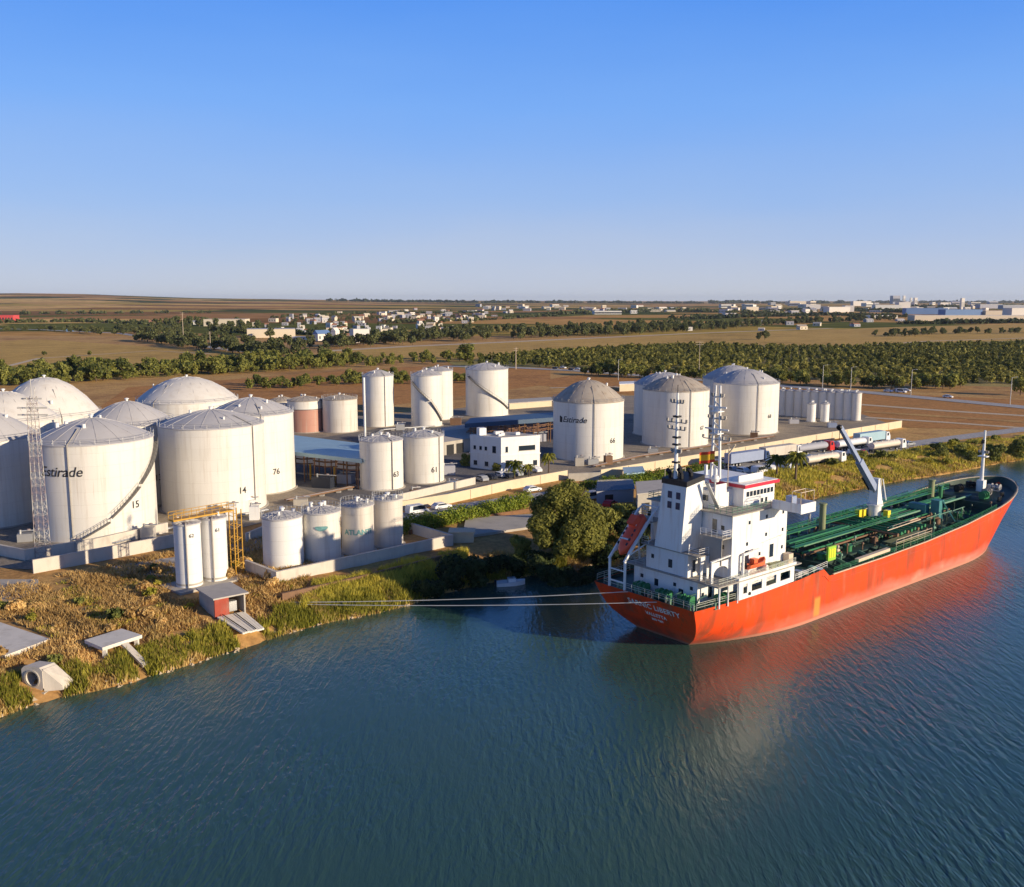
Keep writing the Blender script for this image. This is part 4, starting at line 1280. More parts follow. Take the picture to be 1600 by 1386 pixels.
pipe_run('three pipes crossing the yard from tank 76 to the loading canopy', [(450, 786), (520, 772), (556, 764)], .6, 3, .2, 'rustpipe')
pipe_run('pair of pipes between the slim tanks and tank 63', [(540, 712), (600, 674), (680, 668)], .6, 2, .22, 'galv')
pipe_run('pale pipes on the ground in front of tank 66 and its neighbour', [(930, 732), (1000, 716), (1105, 700), (1210, 684)], .6, 3, .2, 'rustpipe')
pipe_run('pipes along the foot of tanks 15 and 14', [(95, 858), (180, 852), (262, 830), (420, 800)], .5, 2, .2, 'galv')
rc = random.Random(12)
for u, v, sx, sy, sz, m, lab in ((905, 728, 2.4, 2, 2.2, 'concrete_grey', 'grey pump unit left below tank 66'), (926, 726, 3, 1.6, 1.5, 'galv', 'grey pipe manifold in the middle below tank 66'), (950, 726, 2.0, 2, 2.4, 'rustpipe', 'brown pump unit right below tank 66'),
        (1128, 690, 3, 1.6, 1.4, 'galv', 'grey manifold before the grey dome tank'), (1178, 684, 2.4, 1.6, 1.6, 'rustpipe', 'brown manifold right before the grey dome tank'), (1020, 708, 3, 1.5, 1.3, 'galv', 'grey manifold before the stained dome tank'),
        (1300, 668, 3, 2, 1.6, 'crane', 'blue grey tank cart before the silo row'), (388, 800, 3.2, 2.4, 2.6, 'shipwhite', 'white cabinet in the shade at the foot of tank 14'), (362, 812, 2.2, 2.2, 3.0, 'white', 'white box beside the yellow ladder tower'), (398, 812, 2, 2, 2.8, 'white', 'second white box right of the yellow ladder tower'),
        (470, 790, 3, 2, 1.4, 'concrete_grey', 'grey sump box at the foot of tank 76'), (700, 742, 3.5, 2.2, 2.4, 'fargrey', 'grey container beside the office'), (118, 862, 2, 1.6, 1.7, 'galv', 'grey valve box at the foot of tank 15'), (232, 842, 2.4, 1.8, 2.2, 'roofgrey', 'grey box at the right foot of tank 15'),
        (590, 788, 2.4, 1.5, 1.3, 'galv', 'grey valve skid below tank 63'), (648, 776, 2.0, 1.5, 1.6, 'rustpipe', 'brown valve skid between tanks 63 and 61'), (706, 764, 2.2, 1.6, 1.8, 'galv', 'grey valve skid right of tank 61'), (40, 846, 2.6, 1.8, 1.5, 'galv', 'grey valve skid left of the foot of the lattice mast'), (290, 826, 2.4, 1.6, 1.7, 'rustpipe', 'rusty pump skid in the gap right of the curved stair'), (625, 672, 3, 2, 2, 'galv', 'grey skid between the two slim tanks with and without stair'), (712, 664, 4, 2, 2.4, 'rustpipe', 'brown skid left of the slim tank with straight stair'), (1240, 662, 3.4, 2, 1.5, 'fargrey', 'grey skid at the left end of the silo row'), (840, 690, 5, 2.4, 2.4, 'fargrey', 'grey container between the office and tank 66'), (505, 762, 5, 2.4, 2.6, 'cardark', 'dark container under the pale blue canopy'), (540, 755, 4, 2.4, 2.2, 'fargrey', 'grey skid under the pale blue canopy')):
    p = at(u, v); t_ = thing('plant_unit', lab, 'equipment', (p.x, p.y, G + .1), rc.uniform(-.3, .5))
    MB().bx(-sx / 2, sx / 2, -sy / 2, sy / 2, 0, sz).build('casing', M[m], t_, smooth=0)
    MB().cyl((-sx * .3, 0, sz + .003), (-sx * .3, 0, sz + .7), .22, n=8).cyl((-sx * .3, 0, sz + .45), (sx * .7, 0, sz + .45), .14, n=8).build('pipe', M['galv'], t_)
    MB().cyl((sx * .25, 0, sz + .6), (sx * .25, 0, sz + .75), .35, n=10).build('valve_wheel', M['mastred'], t_)
shed('store_building', 'long low cream building with grey roof behind the dark blue canopy', [(796, 640), (862, 635), (860, 630), (794, 634)], 2.4, 'cream', 'roofgrey')
shed('store_building', 'small white building behind tank 87 at the field edge', [(968, 612), (992, 611), (992, 607), (968, 608)], 3.5, 'cream', 'white')

# ------------------------------------------------------------------ the tanker ship (local x = forward, y = to port)
SHIP = Vector((21.6, 130.7, 0))
HEAD = R(40)
ship = thing('tanker_ship', 'orange red tanker ship with white aft superstructure moored in the river', 'ship', SHIP, HEAD)


def sw(s, t, z):
    """ship coordinates (t to starboard) to world"""
    return SHIP + Vector((math.cos(HEAD) * s + math.sin(HEAD) * t, math.sin(HEAD) * s - math.cos(HEAD) * t, z))


def hull_mat():
    m, n, L, b = newmat('orange_hull_paint')
    tc = n.new('ShaderNodeTexCoord')
    sp = n.new('ShaderNodeSeparateXYZ'); L.new(tc.outputs['Object'], sp.inputs[0])

    def noise(scale, det=5, sc=(1, 1, 1)):
        mp = n.new('ShaderNodeMapping'); mp.inputs['Scale'].default_value = sc
        L.new(tc.outputs['Object'], mp.inputs['Vector'])
        z = n.new('ShaderNodeTexNoise'); z.inputs['Scale'].default_value = scale; z.inputs['Detail'].default_value = det
        L.new(mp.outputs[0], z.inputs['Vector']); return z.outputs['Fac']

    def mrange(src, a, c, lo=0.0, hi=1.0):
        r_ = n.new('ShaderNodeMapRange'); r_.inputs['From Min'].default_value = a; r_.inputs['From Max'].default_value = c
        r_.inputs['To Min'].default_value = lo; r_.inputs['To Max'].default_value = hi
        L.new(src, r_.inputs['Value']); return r_.outputs[0]

    def mix(f, A, B):
        x = n.new('ShaderNodeMix'); x.data_type = 'RGBA'
        L.new(f, x.inputs['Factor'])
        if isinstance(A, tuple): x.inputs['A'].default_value = (*A, 1)
        else: L.new(A, x.inputs['A'])
        if isinstance(B, tuple): x.inputs['B'].default_value = (*B, 1)
        else: L.new(B, x.inputs['B'])
        return x.outputs['Result']

    def math_(op, a, c):
        x = n.new('ShaderNodeMath'); x.operation = op
        for i, q in enumerate((a, c)):
            if isinstance(q, (int, float)): x.inputs[i].default_value = q
            else: L.new(q, x.inputs[i])
        return x.outputs[0]
    base = mix(noise(0.12), (0.78, 0.058, 0.010), (0.90, 0.092, 0.014))
    base = mix(mrange(noise(1.0, 6, (0.5, 0.5, 0.10)), 0.46, 0.68, 0, 0.85), base, (0.34, 0.065, 0.025))
    base = mix(mrange(noise(1.0, 4, (1.6, 1.6, 0.05)), 0.60, 0.70, 0, 0.6), base, (0.30, 0.10, 0.04))
    # sun bleached lower strakes forward of the deckhouse
    zz = math_('ADD', sp.outputs['Z'], math_('MULTIPLY', noise(0.35, 5, (.5, .5, 1)), 3.2))
    low = mrange(zz, 4.2, 2.7)
    fwd = mrange(sp.outputs['X'], 8, 45, 0.25, 1.0)
    fade = math_('MULTIPLY', math_('MULTIPLY', low, fwd), mrange(noise(0.09, 3), 0.3, 0.6, 0.45, 1.0))
    base = mix(fade, base, (0.70, 0.21, 0.15))
    base = mix(mrange(noise(0.55, 6, (1, 1, .35)), 0.60, 0.70, 0, 0.55), base, (0.46, 0.13, 0.07))
    sp2 = math_('MULTIPLY', mrange(noise(0.16, 4), 0.56, 0.72), math_('MULTIPLY', low, fwd))
    base = mix(math_('MULTIPLY', sp2, 0.6), base, (0.70, 0.42, 0.30))
    base = mix(math_('MULTIPLY', mrange(zz, 2.6, 1.6), 0.5), base, (0.34, 0.16, 0.09))
    boot = mrange(sp.outputs['Z'], 0.55, 0.35)
    base = mix(boot, base, (0.60, 0.25, 0.17))
    # dull yellow draught patch amidships
    px_ = mrange(math_('ABSOLUTE', math_('SUBTRACT', sp.outputs['X'], 24.6), 0), 1.0, 0.5)
    pz_ = mrange(math_('ABSOLUTE', math_('SUBTRACT', sp.outputs['Z'], 2.1), 0), 1.7, 1.2)
    base = mix(math_('MULTIPLY', math_('MULTIPLY', px_, pz_), 0.8), base, (0.62, 0.30, 0.06))
    L.new(base, b.inputs['Base Color'])
    b.inputs['Roughness'].default_value = 0.42
    b.inputs['Specular IOR Level'].default_value = 0.35
    wv = n.new('ShaderNodeBump'); wv.inputs['Strength'].default_value = 0.25; wv.inputs['Distance'].default_value = 0.06
    br = n.new('ShaderNodeTexBrick'); br.inputs['Scale'].default_value = 1.0; br.inputs['Brick Width'].default_value = 7.5; br.inputs['Row Height'].default_value = 1.9
    br.inputs['Mortar Size'].default_value = 0.05; br.inputs['Color1'].default_value = (1, 1, 1, 1); br.inputs['Color2'].default_value = (.9, .9, .9, 1); br.inputs['Mortar'].default_value = (.2, .2, .2, 1)
    cx = n.new('ShaderNodeCombineXYZ'); L.new(sp.outputs['X'], cx.inputs[0]); L.new(sp.outputs['Z'], cx.inputs[1]); L.new(cx.outputs[0], br.inputs['Vector'])
    L.new(math_('ADD', noise(0.5, 2), br.outputs['Color']), wv.inputs['Height']); L.new(wv.outputs[0], b.inputs['Normal'])
    return m


M['hull'] = hull_mat()
BEAM = 8.8


def s_stern(z): return float(np.interp(z, [-4, 0, 3, 7, 9], [8, 1.5, -1.2, -3.2, -4.2]))
def s_stem(z): return float(np.interp(z, [-4, 0, 5, 11], [98, 97.5, 101, 106.5]))
def t_half(z): return float(np.interp(z, [-4, 0, 2, 4, 7], [0.5, 3.2, 5.8, 7.1, 7.8]))


def zdeck(s):
    return float(np.interp(s, [-4, 10, 20, 27.0, 28.6, 45, 60, 75, 88, 100, 107], [6.95, 7.0, 7.25, 7.7, 6.35, 6.4, 6.7, 7.45, 8.7, 10.3, 11.1]))


def half(a, z, f):
    """half breadth; a along 0..1, f height fraction"""
    hb = BEAM * float(np.interp(z, [-4, 0, 3], [0.9, 0.985, 1.0]))
    T = min(hb, t_half(z))
    k = min(1, a / 0.22); k = k * k * (3 - 2 * k) if k < 1 else 1
    k = 1 - (1 - min(1, a / 0.22)) ** 2
    hsp = T + (hb - T) * k
    a0 = float(np.interp(f, [0, 0.4, 1], [0.70, 0.74, 0.80])); p = float(np.interp(f, [0, 1], [2.0, 2.6])); e = float(np.interp(f, [0, 1], [0.85, 0.62]))
    if a > a0:
        x = (a - a0) / (1 - a0)
        hsp *= max(0.0, 1 - x ** p) ** e
    return hsp + min(off(a), hsp)


def off(a):
    """port shift of the hull centreline, fading out towards the bow"""
    t = min(1, max(0, (a - .45) / .5)); return 1.6 * (1 - t * t * (3 - 2 * t))


def off_s(s): return off((s + 3.2) / 109.6)


AL = sorted(set([i / 80 for i in range(81)] + [0.272, 0.2755, 0.279, 0.2825, 0.286, 0.29, 0.985, 0.992, 0.996, 0.998]))
FQ = [0, .15, .27, .36, .42, .5, .6, .7, .8, .9, 1.0]
hb = MB(); vs = []
DECKL = []
for a in AL:
    sd_ = -3.2 + a * 109.6; zd = zdeck(sd_)
    row = []
    for f in FQ:
        z = -4 + f * (zd + 4)
        s = s_stern(z) + a * (s_stem(z) - s_stern(z))
        row.append((s, half(a, z, f) + off(a), z))
    DECKL.append(row[-1])
    vs.append(row)
nq = len(FQ)
pv = [(s, y, z) for row in vs for s, y, z in row]; sv_ = [(s, 2 * off(a) - y, z) for a, row in zip(AL, vs) for s, y, z in row]
fp, fs_ = [], []
for i in range(len(AL) - 1):
    for j in range(nq - 1):
        A, B_, C_, D_ = i * nq + j, (i + 1) * nq + j, (i + 1) * nq + j + 1, i * nq + j + 1
        fp.append((A, D_, C_, B_)); fs_.append((A, B_, C_, D_))
hb.add(pv, fp); hb.add(sv_, fs_)
hb.build('hull', M['hull'], ship, smooth=50)
tb = MB(); row = vs[0]
tv = [(s, y, z) for s, y, z in row] + [(s, 2 * off(0) - y, z) for s, y, z in row]
tb.add(tv, [(j, j + 1, nq + j + 1, nq + j)[::-1] for j in range(nq - 1)])
tr = tb.build('transom', M['hull'], ship, smooth=0, label='flat stern plate with the ship name in white')
tn = Vector((-4, 0, -1.9)).normalized()
upv = Vector((-1.9, 0, 4)).normalized()
for body, size, z, sh in (('SARNIC LIBERTY', 1.25, 5.45, 0), ('VALLETTA', 0.8, 4.2, 0), ('IMO 9301', 0.5, 3.4, 0)):
    tvv, tf = text_mb(body, size, 0, 0, 1.05, 0.03)
    c0_ = Vector((s_stern(z), 0, z)) + tn * 0.06
    b = MB(); b.add([c0_ + Vector((0, -1, 0)) * q.x + upv * q.y for q in tvv], tf)
    b.build('lettering', M['shipwhite'], tr, smooth=0)


def zinner(s):
    return float(np.interp(s, [-4, 20, 27, 29, 78, 86, 90, 107], [6.5, 6.6, 6.7, 6.2, 6.9, 7.2, 9.0, 9.7]))


dk = MB(); vs2 = []
for a, (s, y, z) in zip(AL, DECKL):
    zi = min(zinner(s), z - .1)
    fi = (zi + 4) / (z + 4)
    sl = s_stern(zi) + a * (s_stem(zi) - s_stern(zi))
    vs2.append((sl, max(0.0, half(a, zi, fi) - .16) + off(a), zi, z, max(off(a), y - .16)))
n2 = len(vs2)
dv = []
for a, (s, yi, zi, z, yt) in zip(AL, vs2): dv += [(s, yi, zi), (s, 2 * off(a) - yi, zi)]
dk.add(dv, [(2 * i, 2 * i + 1, 2 * i + 3, 2 * i + 2) for i in range(n2 - 1)])
dk.build('main_deck', M['deckgreen'], ship, smooth=0)
bw = MB(); bv = []
for a, (s, y, z), (s2, yi, zi, zz, yt) in zip(AL, DECKL, vs2):
    oo = 2 * off(a)
    bv += [(s2, yi, zi - .05), (s - .1, yt, z + .001), (s2, oo - yi, zi - .05), (s - .1, oo - yt, z + .001)]
bw.add(bv, [f for i in range(n2 - 1) for f in ((4 * i, 4 * i + 1, 4 * i + 5, 4 * i + 4), (4 * i + 2, 4 * i + 6, 4 * i + 7, 4 * i + 3))])
bw.build('bulwark_lining', M['deckgreen'], ship, smooth=0)
for side in (1, -1):
    gw = MB(); gv = []
    for a, (s, y, z), (s2, yb_, zi, zz, yi) in zip(AL, DECKL, vs2):
        if s < 28.0: continue
        o_ = off(a)
        i0, o0 = o_ + side * (yi - o_ - .06), o_ + side * (y - o_ + .05)
        gv += [(s, i0, z + .005), (s, o0, z + .005), (s, o0, z + .13), (s, i0, z + .13)]
    gf = []
    for i in range(len(gv) // 4 - 1):
        for k in range(4):
            q = (4 * i + k, 4 * i + 4 + k, 4 * i + 4 + (k + 1) % 4, 4 * i + (k + 1) % 4)
            gf.append(q[::-1] if side > 0 else q)
    gw.add(gv, gf); gw.build('gunwale', M['buff'], ship, smooth=0)
rb = MB(); pts = []
for i, a in enumerate(AL):
    if 0.27 < a < 0.9:
        z = zdeck(-3.2 + a * 109.6) - 1.0; f = (z + 4) / (zdeck(-3.2 + a * 109.6) + 4)
        pts.append((s_stern(z) + a * (s_stem(z) - s_stern(z)), off(a) - half(a, z, f) - .03, z))
rb.tube(pts[::2], 0.06, n=5); rb.build('rubbing_strake', M['hull'], ship)


def half_at(s):
    return float(np.interp(s, [p[0] for p in DECKL], [p[1] for p in DECKL])) - off_s(s)


def rail_line(pts, hgt, m, name='railing', step=1.6, r=0.035, bars=(0.4, 0.75, 1.0), parent=ship):
    b = MB()
    pts = [Vector(p) for p in pts]
    for p, q in zip(pts[:-1], pts[1:]):
        k = max(1, int((q - p).length / step))
        for j in range(k + 1):
            x = p.lerp(q, j / k); b.cyl(x, x + Vector((0, 0, hgt)), r, n=4, caps=False)
        for f in bars: b.cyl(p + Vector((0, 0, hgt * f)), q + Vector((0, 0, hgt * f)), r, n=4, caps=False)
    return b.build(name, m, parent, smooth=0)


M['railpale'] = mat('pale_rail_paint', (0.50, 0.52, 0.44), rough=0.5)
for sgn in (1, -1):
    rail_line([(s, off_s(s) + sgn * (half_at(s) + off_s(s) * 0 - .12), zdeck(s) + .02) for s in (-2.6, -1, 1, 3, 5)] , 1.0, M['railpale'], step=1.2)
    rail_line([(s, off_s(s) + sgn * (half_at(s) + off_s(s) * 0 - .12), zdeck(s) + .02) for s in (18.6, 22, 25, 27)], 1.0, M['shipwhite'], step=1.2)
    rail_line([(s, off_s(s) + sgn * (half_at(s) + off_s(s) * 0 - .12), zdeck(s) + .14) for s in range(29, 88, 4)], 0.9, M['pipegreen'], step=2)
    rail_line([(s, off_s(s) + sgn * (half_at(s) + off_s(s) * 0 - .12), zdeck(s) + .14) for s in range(88, 105, 3)], 0.5, M['black'], step=2)
rail_line([(-2.9, y, 6.97) for y in (9.2, 5, 0, -4, -7.5)], 1.0, M['railpale'], step=1.2)


def blk(name, x0, x1, t0, t1, z0, z1, m='shipwhite', parent=ship, label=None):
    return MB().bx(x0, x1, -t1, -t0, z0, z1).build(name, M[m], parent, smooth=0, label=label)


EXs, EZ = Vector((1, 0, 0)), Vector((0, 0, 1))      # along a starboard face
EXa = Vector((0, -1, 0))                            # along an aft face, port to starboard


def sport(par, items, t, m='glass'):
    windows(par, Vector((0, -t, 0)), EXs, EZ, items, m=m, frame=False)


def aport(par, items, s, m='glass'):
    windows(par, Vector((s, 0, 0)), EXa, EZ, items, m=m, frame=False)


# lower deckhouse tiers
h1 = blk('lower_deckhouse', 1.0, 19.4, -6.9, 4.9, 6.5, 9.6)
aport(h1, [(-5.6, 8.0, .55, .55), (-2.9, 7.4, .7, 1.0), (.6, 8.1, .5, .5), (1.6, 7.2, .8, .75), (3.6, 8.2, .5, .5)], 1.0)
sport(h1, [(1.9, 7.3, .5, .55), (3.3, 6.9, .8, 1.8), (6.5, 7.2, 1.2, 1.2), (10, 7.0, .8, 1.8), (14, 7.2, 1, 1)], 4.9)
blk('poop_awning_deck', 0.6, 20.0, -8.3, 8.75, 9.604, 9.78, 'shipgrey')
h2 = blk('middle_deckhouse', 1.0, 5.2, -4.6, 3.1, 9.784, 13.1)
aport(h2, [(-3.6, 11.3, .5, .6), (-.4, 10.6, .7, 1.2)], 1.0)
sport(h2, [(2.0, 10.4, .6, 1.7)], 3.1)
blk('casing_deck', 0.7, 5.6, -5.4, 5.2, 13.104, 13.25, 'shipgrey')
rail_line([(0.8, 5.3, 13.25), (.8, 4.0, 13.25)], 1, M['shipwhite'])
rail_line([(0.85, -3.3, 13.25), (.85, -5.1, 13.25), (5.0, -5.1, 13.25)], 1, M['shipwhite'])
# arched bulwark plate beside the middle house
for tt, x0, x1 in ((6.9, 1.2, 5.4), (5.05, 1.2, 3.0)):
    out_, arch = [], []
    z0, z1 = 9.79, 13.1 if tt < 6 else 12.6
    pl = [(x0, z0), (x0, z1), (x1, z1), (x1, z0)]
    xm, rr_ = (x0 + x1) / 2, (x1 - x0) / 2 - .45
    poly = [(x0, z0), (x0, z1), (x1, z1), (x1, z0), (x1 - .45, z0)] + [(xm + rr_ * math.cos(a), z0 + 1.0 + (z1 - z0 - 1.7) * math.sin(a)) for a in [PI * i / 10 for i in range(11)]] + [(x0 + .45, z0)]
    MB().plate([(x, -tt, z) for x, z in poly], (0, -.12, 0)).build('arched_bulwark', M['shipwhite'], ship, smooth=0)
MB().beam((1.0, -7.0, 12.8), (16.5, -7.6, 14.3), .35, .18).build('boat_deck_beam', M['shipwhite'], ship, smooth=0)
for x in (1.3, 3.2, 5.3): MB().cyl((x, -8.4, 6.6), (x, -8.4, 9.6), .13, n=6).build('stanchion', M['shipwhite'], ship)
rail_line([(0.8, -5.3, 9.78), (.8, -8.6, 9.78), (5.4, -8.65, 9.78)], 1.0, M['railpale'], step=.9)
rail_line([(5.4, -8.65, 9.9), (18.6, -8.65, 10.2)], 0.6, M['railpale'], step=1.2)
rail_line([(0.8, 4.8, 9.78), (.8, 8.0, 9.78), (19, 8.2, 9.78)], 1.0, M['railpale'], step=1.5)
# side screen with four openings
sc_ = MB()
X0, X1, yS = 5.3, 18.4, -8.62
zb = lambda x: zdeck(x) + 0.003
cuts = [(6.3, 7.2), (8.2, 10.6), (11.6, 14.0), (15.0, 17.4)]
edges = [X0] + [q for c_ in cuts for q in c_] + [X1]
for i in range(0, len(edges), 2):
    a, c_ = edges[i], edges[i + 1]
    sc_.plate([(a, yS, zb(a)), (a, yS, 9.6), (c_, yS, 9.6), (c_, yS, zb(c_))], (0, .14, 0))
for a, c_ in cuts:
    sc_.plate([(a, yS, zb(a)), (a, yS, zb(a) + .75), (c_, yS, zb(c_) + .75), (c_, yS, zb(c_))], (0, .14, 0))
    sc_.plate([(a, yS, 9.1), (a, yS, 9.6), (c_, yS, 9.6), (c_, yS, 9.1)], (0, .14, 0))
sc_.build('side_screen', M['shipwhite'], ship, smooth=0, label='white side screen with four wide openings')
MB().bx(X0 - .2, X1 + .3, -8.74, -7.9, 9.784, 10.15).build('screen_top', M['shipwhite'], ship, smooth=0)
MB().cyl((7.7, -8.64, 7.55), (7.7, -8.75, 7.55), .24, n=10).build('fairlead', M['black'], ship)
# accommodation block
acc = blk('accommodation_block', 5.0, 17.8, -7.4, 7.4, 9.79, 18.7)
sport(acc, [(8.6, 17.0, .42, .5), (12.6, 17.3, .42, .5), (16.6, 17.4, .4, .5), (12.6, 14.7, .42, .5), (16.6, 14.8, .4, .5), (8.2, 14.0, .42, .5), (16.6, 12.2, .4, .5), (11.2, 12.1, .42, .5), (8.0, 11.4, .9, 1.9), (13.8, 11.4, .9, 1.9)], 7.4)
aport(acc, [(5.5, 16.5, .55, .6), (4.0, 16.0, .75, 1.8), (5.6, 13.8, .5, .6), (3.9, 13.3, .75, 1.8), (6.2, 11.3, .5, .5), (-4, 16.5, .5, .6)], 5.0)
blk('aft_balcony', 3.0, 4.99, 3.4, 7.3, 15.6, 15.78, 'shipgrey')
rail_line([(3.05, -3.5, 15.78), (3.05, -7.25, 15.78), (4.9, -7.25, 15.78)], 1.0, M['shipwhite'], step=.9)
MB().plate([(3.02, -3.6, 12.0), (3.02, -3.6, 15.6), (3.02, -7.2, 15.6), (3.02, -7.2, 12.0)], (.1, 0, 0)).build('wind_screen', M['shipgrey'], ship, smooth=0)
blk('bridge_deck', 4.4, 18.3, -7.8, 7.8, 18.704, 18.88, 'shipgrey')
# wheelhouse
wh = blk('wheelhouse', 10.2, 17.6, -5.4, 5.2, 18.884, 21.6)
sport(wh, [(10.9 + i * .82, 20.25, .6, .72) for i in range(8)] + [(14.4, 19.05, .5, .6), (15.4, 19.05, .5, .6)], 5.2)
aport(wh, [(-4 + i * 1.5, 20.2, 1.0, .7) for i in range(3)], 10.2)
blk('wheelhouse_roof', 9.9, 18.1, -5.9, 5.7, 21.604, 22.05, 'red', label='red edged wheelhouse roof')
blk('roof_top', 10.1, 17.9, -5.7, 5.5, 22.054, 22.12, 'shipwhite')
blk('roof_coaming', 11.2, 17.0, 3.4, 3.6, 22.124, 23.0, 'shipwhite')
ch = blk('chartroom', 6.0, 10.19, -3.6, 3.3, 18.884, 21.3)
aport(ch, [(1.2, 19.9, 1.1, .8), (-2.4, 19.8, .8, .8)], 6.0)
blk('chartroom_screen', 6.1, 8.6, 3.302, 3.45, 18.884, 22.3, 'shipwhite')
rail_line([(4.6, -3.6, 18.88), (4.6, -7.6, 18.88), (13.2, -7.7, 18.88)], 1.0, M['pipelight'], step=1)
rail_line([(4.6, 3.6, 18.88), (4.6, 7.6, 18.88), (13.2, 7.7, 18.88)], 1.0, M['pipelight'], step=1)
rail_line([(6.2, -3.4, 21.3), (6.2, 3.4, 21.3), (10, 3.4, 21.3)], 1.0, M['galv'], step=1)
for sgn in (1, -1):
    b = MB(); y0, y1 = sgn * 7.82, sgn * 12.4
    lo, hi = min(y0, y1), max(y0, y1)
    b.bx(13.4, 17.0, lo, hi, 18.7, 18.88)
    b.bx(13.4, 13.52, lo, hi, 18.882, 20.0); b.bx(16.88, 17.0, lo, hi, 18.882, 20.0)
    e0 = sgn * 12.402; b.bx(13.4, 17.0, min(e0, e0 + sgn * .12), max(e0, e0 + sgn * .12), 18.6, 20.0)
    wg = b.build('bridge_wing', M['shipwhite'], ship, smooth=0)
    b = MB()
    for x in (13.6, 16.8):
        for yy in (10.9, 12.3): b.cyl((x, sgn * yy, 20.0), (x, sgn * yy, 21.6), .05, n=5)
    for x in (13.6, 16.8): b.cyl((x, sgn * 10.9, 21.6), (x, sgn * 12.3, 21.6), .05, n=5)
    for yy in (10.9, 12.3): b.cyl((13.6, sgn * yy, 21.6), (16.8, sgn * yy, 21.6), .05, n=5)
    b.build('awning_frame', M['buff'], wg, smooth=0)
    MB().bx(14.6, 15.8, min(sgn * 9.2, sgn * 10.2), max(sgn * 9.2, sgn * 10.2), 18.884, 20.6).build('wing_console', M['crane'], wg, smooth=0)
# funnel casing
fb = MB()
bt = [(0.7, -2.0, 13.26), (5.0, -2.0, 13.26), (5.0, 2.8, 13.26), (0.7, 2.8, 13.26)]
tp = [(1.0, -2.5, 22.5), (4.6, -2.5, 23.1), (4.6, 1.8, 23.1), (1.0, 1.8, 22.5)]
fb.add(bt + tp, [(0, 1, 5, 4), (1, 2, 6, 5), (2, 3, 7, 6), (3, 0, 4, 7), (4, 5, 6, 7)])
fn = fb.build('funnel_casing', M['shipwhite'], ship, smooth=0)
aport_items = [(-.75, 20.6, .72, .95), (.75, 20.6, .72, .95), (-.75, 19.15, .72, .95), (.75, 19.15, .72, .95)]
nrm_dx = lambda z: 0.7 + 0.3 * (z - 13.26) / 9.24
for (a, u_, w_, h_) in aport_items:
    b = MB(); pl = [(nrm_dx(u_) - .02, -a, u_), (nrm_dx(u_) - .02, -a - w_, u_), (nrm_dx(u_ + h_) - .02, -a - w_, u_ + h_), (nrm_dx(u_ + h_) - .02, -a, u_ + h_)]
    b.plate(pl, (-.04, 0, 0)).build('louvre', M['louvre'], fn, smooth=0)
MB().add([(p[0] + (.12 if p[0] > 3 else -.12), p[1] + (.12 if p[1] > 0 else -.12), p[2] + d_) for d_ in (.004, .75) for p in tp],
         [(0, 1, 5, 4), (1, 2, 6, 5), (2, 3, 7, 6), (3, 0, 4, 7), (4, 5, 6, 7)]).build('funnel_cap', M['black'], fn, smooth=0)
for x, y, hh in ((1.8, -.9, 1.3), (2.7, .2, 1.6), (3.5, -1.2, 1.2), (1.7, 1.0, 1.0), (3.8, .9, 1.4)):
    MB().cyl((x, y, 23.3), (x - .1, y, 23.4 + hh * .6), .30, n=8).cyl((x - .1, y, 23.4 + hh * .6), (x - .7, y, 23.5 + hh), .30, n=8).build('exhaust_pipe', M['black'], fn)
MB().bx(4.2, 7.5, -1.2, 2.4, 18.884, 22.6).build('casing_house', M['shipwhite'], ship, smooth=0)
MB().beam((5.2, -2.6, 15.9), (9.0, -2.9, 18.9), .8, .12).build('inclined_ladder', M['galv'], ship, smooth=0)
MB().beam((6.3, -3.9, 19.0), (4.0, -3.6, 22.9), .7, .12).build('inclined_ladder', M['galv'], ship, smooth=0)


def mast(name, s, t, z0, z1, r, yards, lab=None, twin=0):
    b = MB()
    if twin:
        for q in (-twin, twin):
            b.cyl((s, -t + q, z0), (s, -t + q * .5, z1), r, r * .6, n=8)
        for k in range(9):
            z = z0 + (z1 - z0) * (k + .5) / 9.5; wv = twin * (1 - .5 * (k + .5) / 9.5)
            b.cyl((s, -t - wv, z), (s, -t + wv, z + (.9 if k % 2 else -.2)), r * .45, n=5)
    else:
        b.cyl((s, -t, z0), (s, -t, z1), r, r * .5, n=10)
    o = b.build(name, M['shipwhite'], ship, label=lab)
    for z, wd in yards:
        y = MB().beam((s, -t - wd, z), (s, -t + wd, z), .16, .12)
        for q in (-wd, -wd * .5, wd * .5, wd): y.bx(s - .13, s + .13, -t + q - .13, -t + q + .13, z + .07, z + .5)
        y.build('yard', M['shipgrey'], o, smooth=0)
    return o


mm = mast('funnel_mast', 1.6, 0.0, 23.3, 35.3, .30, [(33.9, 1.1), (31.2, 1.7), (30.2, 1.5), (27.0, .8)])
for z in (31.9, 29.0, 28.0, 25.5): MB().bx(1.2, 2.0, -.45, .45, z, z + .25).build('lamp_platform', M['black'], mm, smooth=0)
MB().cyl((1.6, 0, 35.3), (1.6, 0, 36.4), .05, n=5).build('aerial', M['black'], mm)
rm = mast('radar_mast', 10.4, 0.0, 21.3, 35.8, .24, [(34.2, 1.0), (31.0, 1.5), (28.0, 2.4)], twin=.8)
for z, wv in ((32.6, 1.6), (29.4, 2.1)):
    MB().bx(9.7, 11.1, -.7, .7, z - .6, z - .45).cyl((10.4, 0, z - .45), (10.4, 0, z), .25, n=8).beam((10.4, -wv, z + .1), (10.4, wv, z + .1), .18, .22).build('radar', M['shipwhite'], rm, smooth=0)
MB().lathe([(.01, 0), (.5, .15), (.62, .6), (.45, 1.0), (.01, 1.2)], 12, (7.6, -2.2, 22.3)).cyl((7.6, -2.2, 21.3), (7.6, -2.2, 22.4), .1).build('satellite_dome', M['shipwhite'], ship)
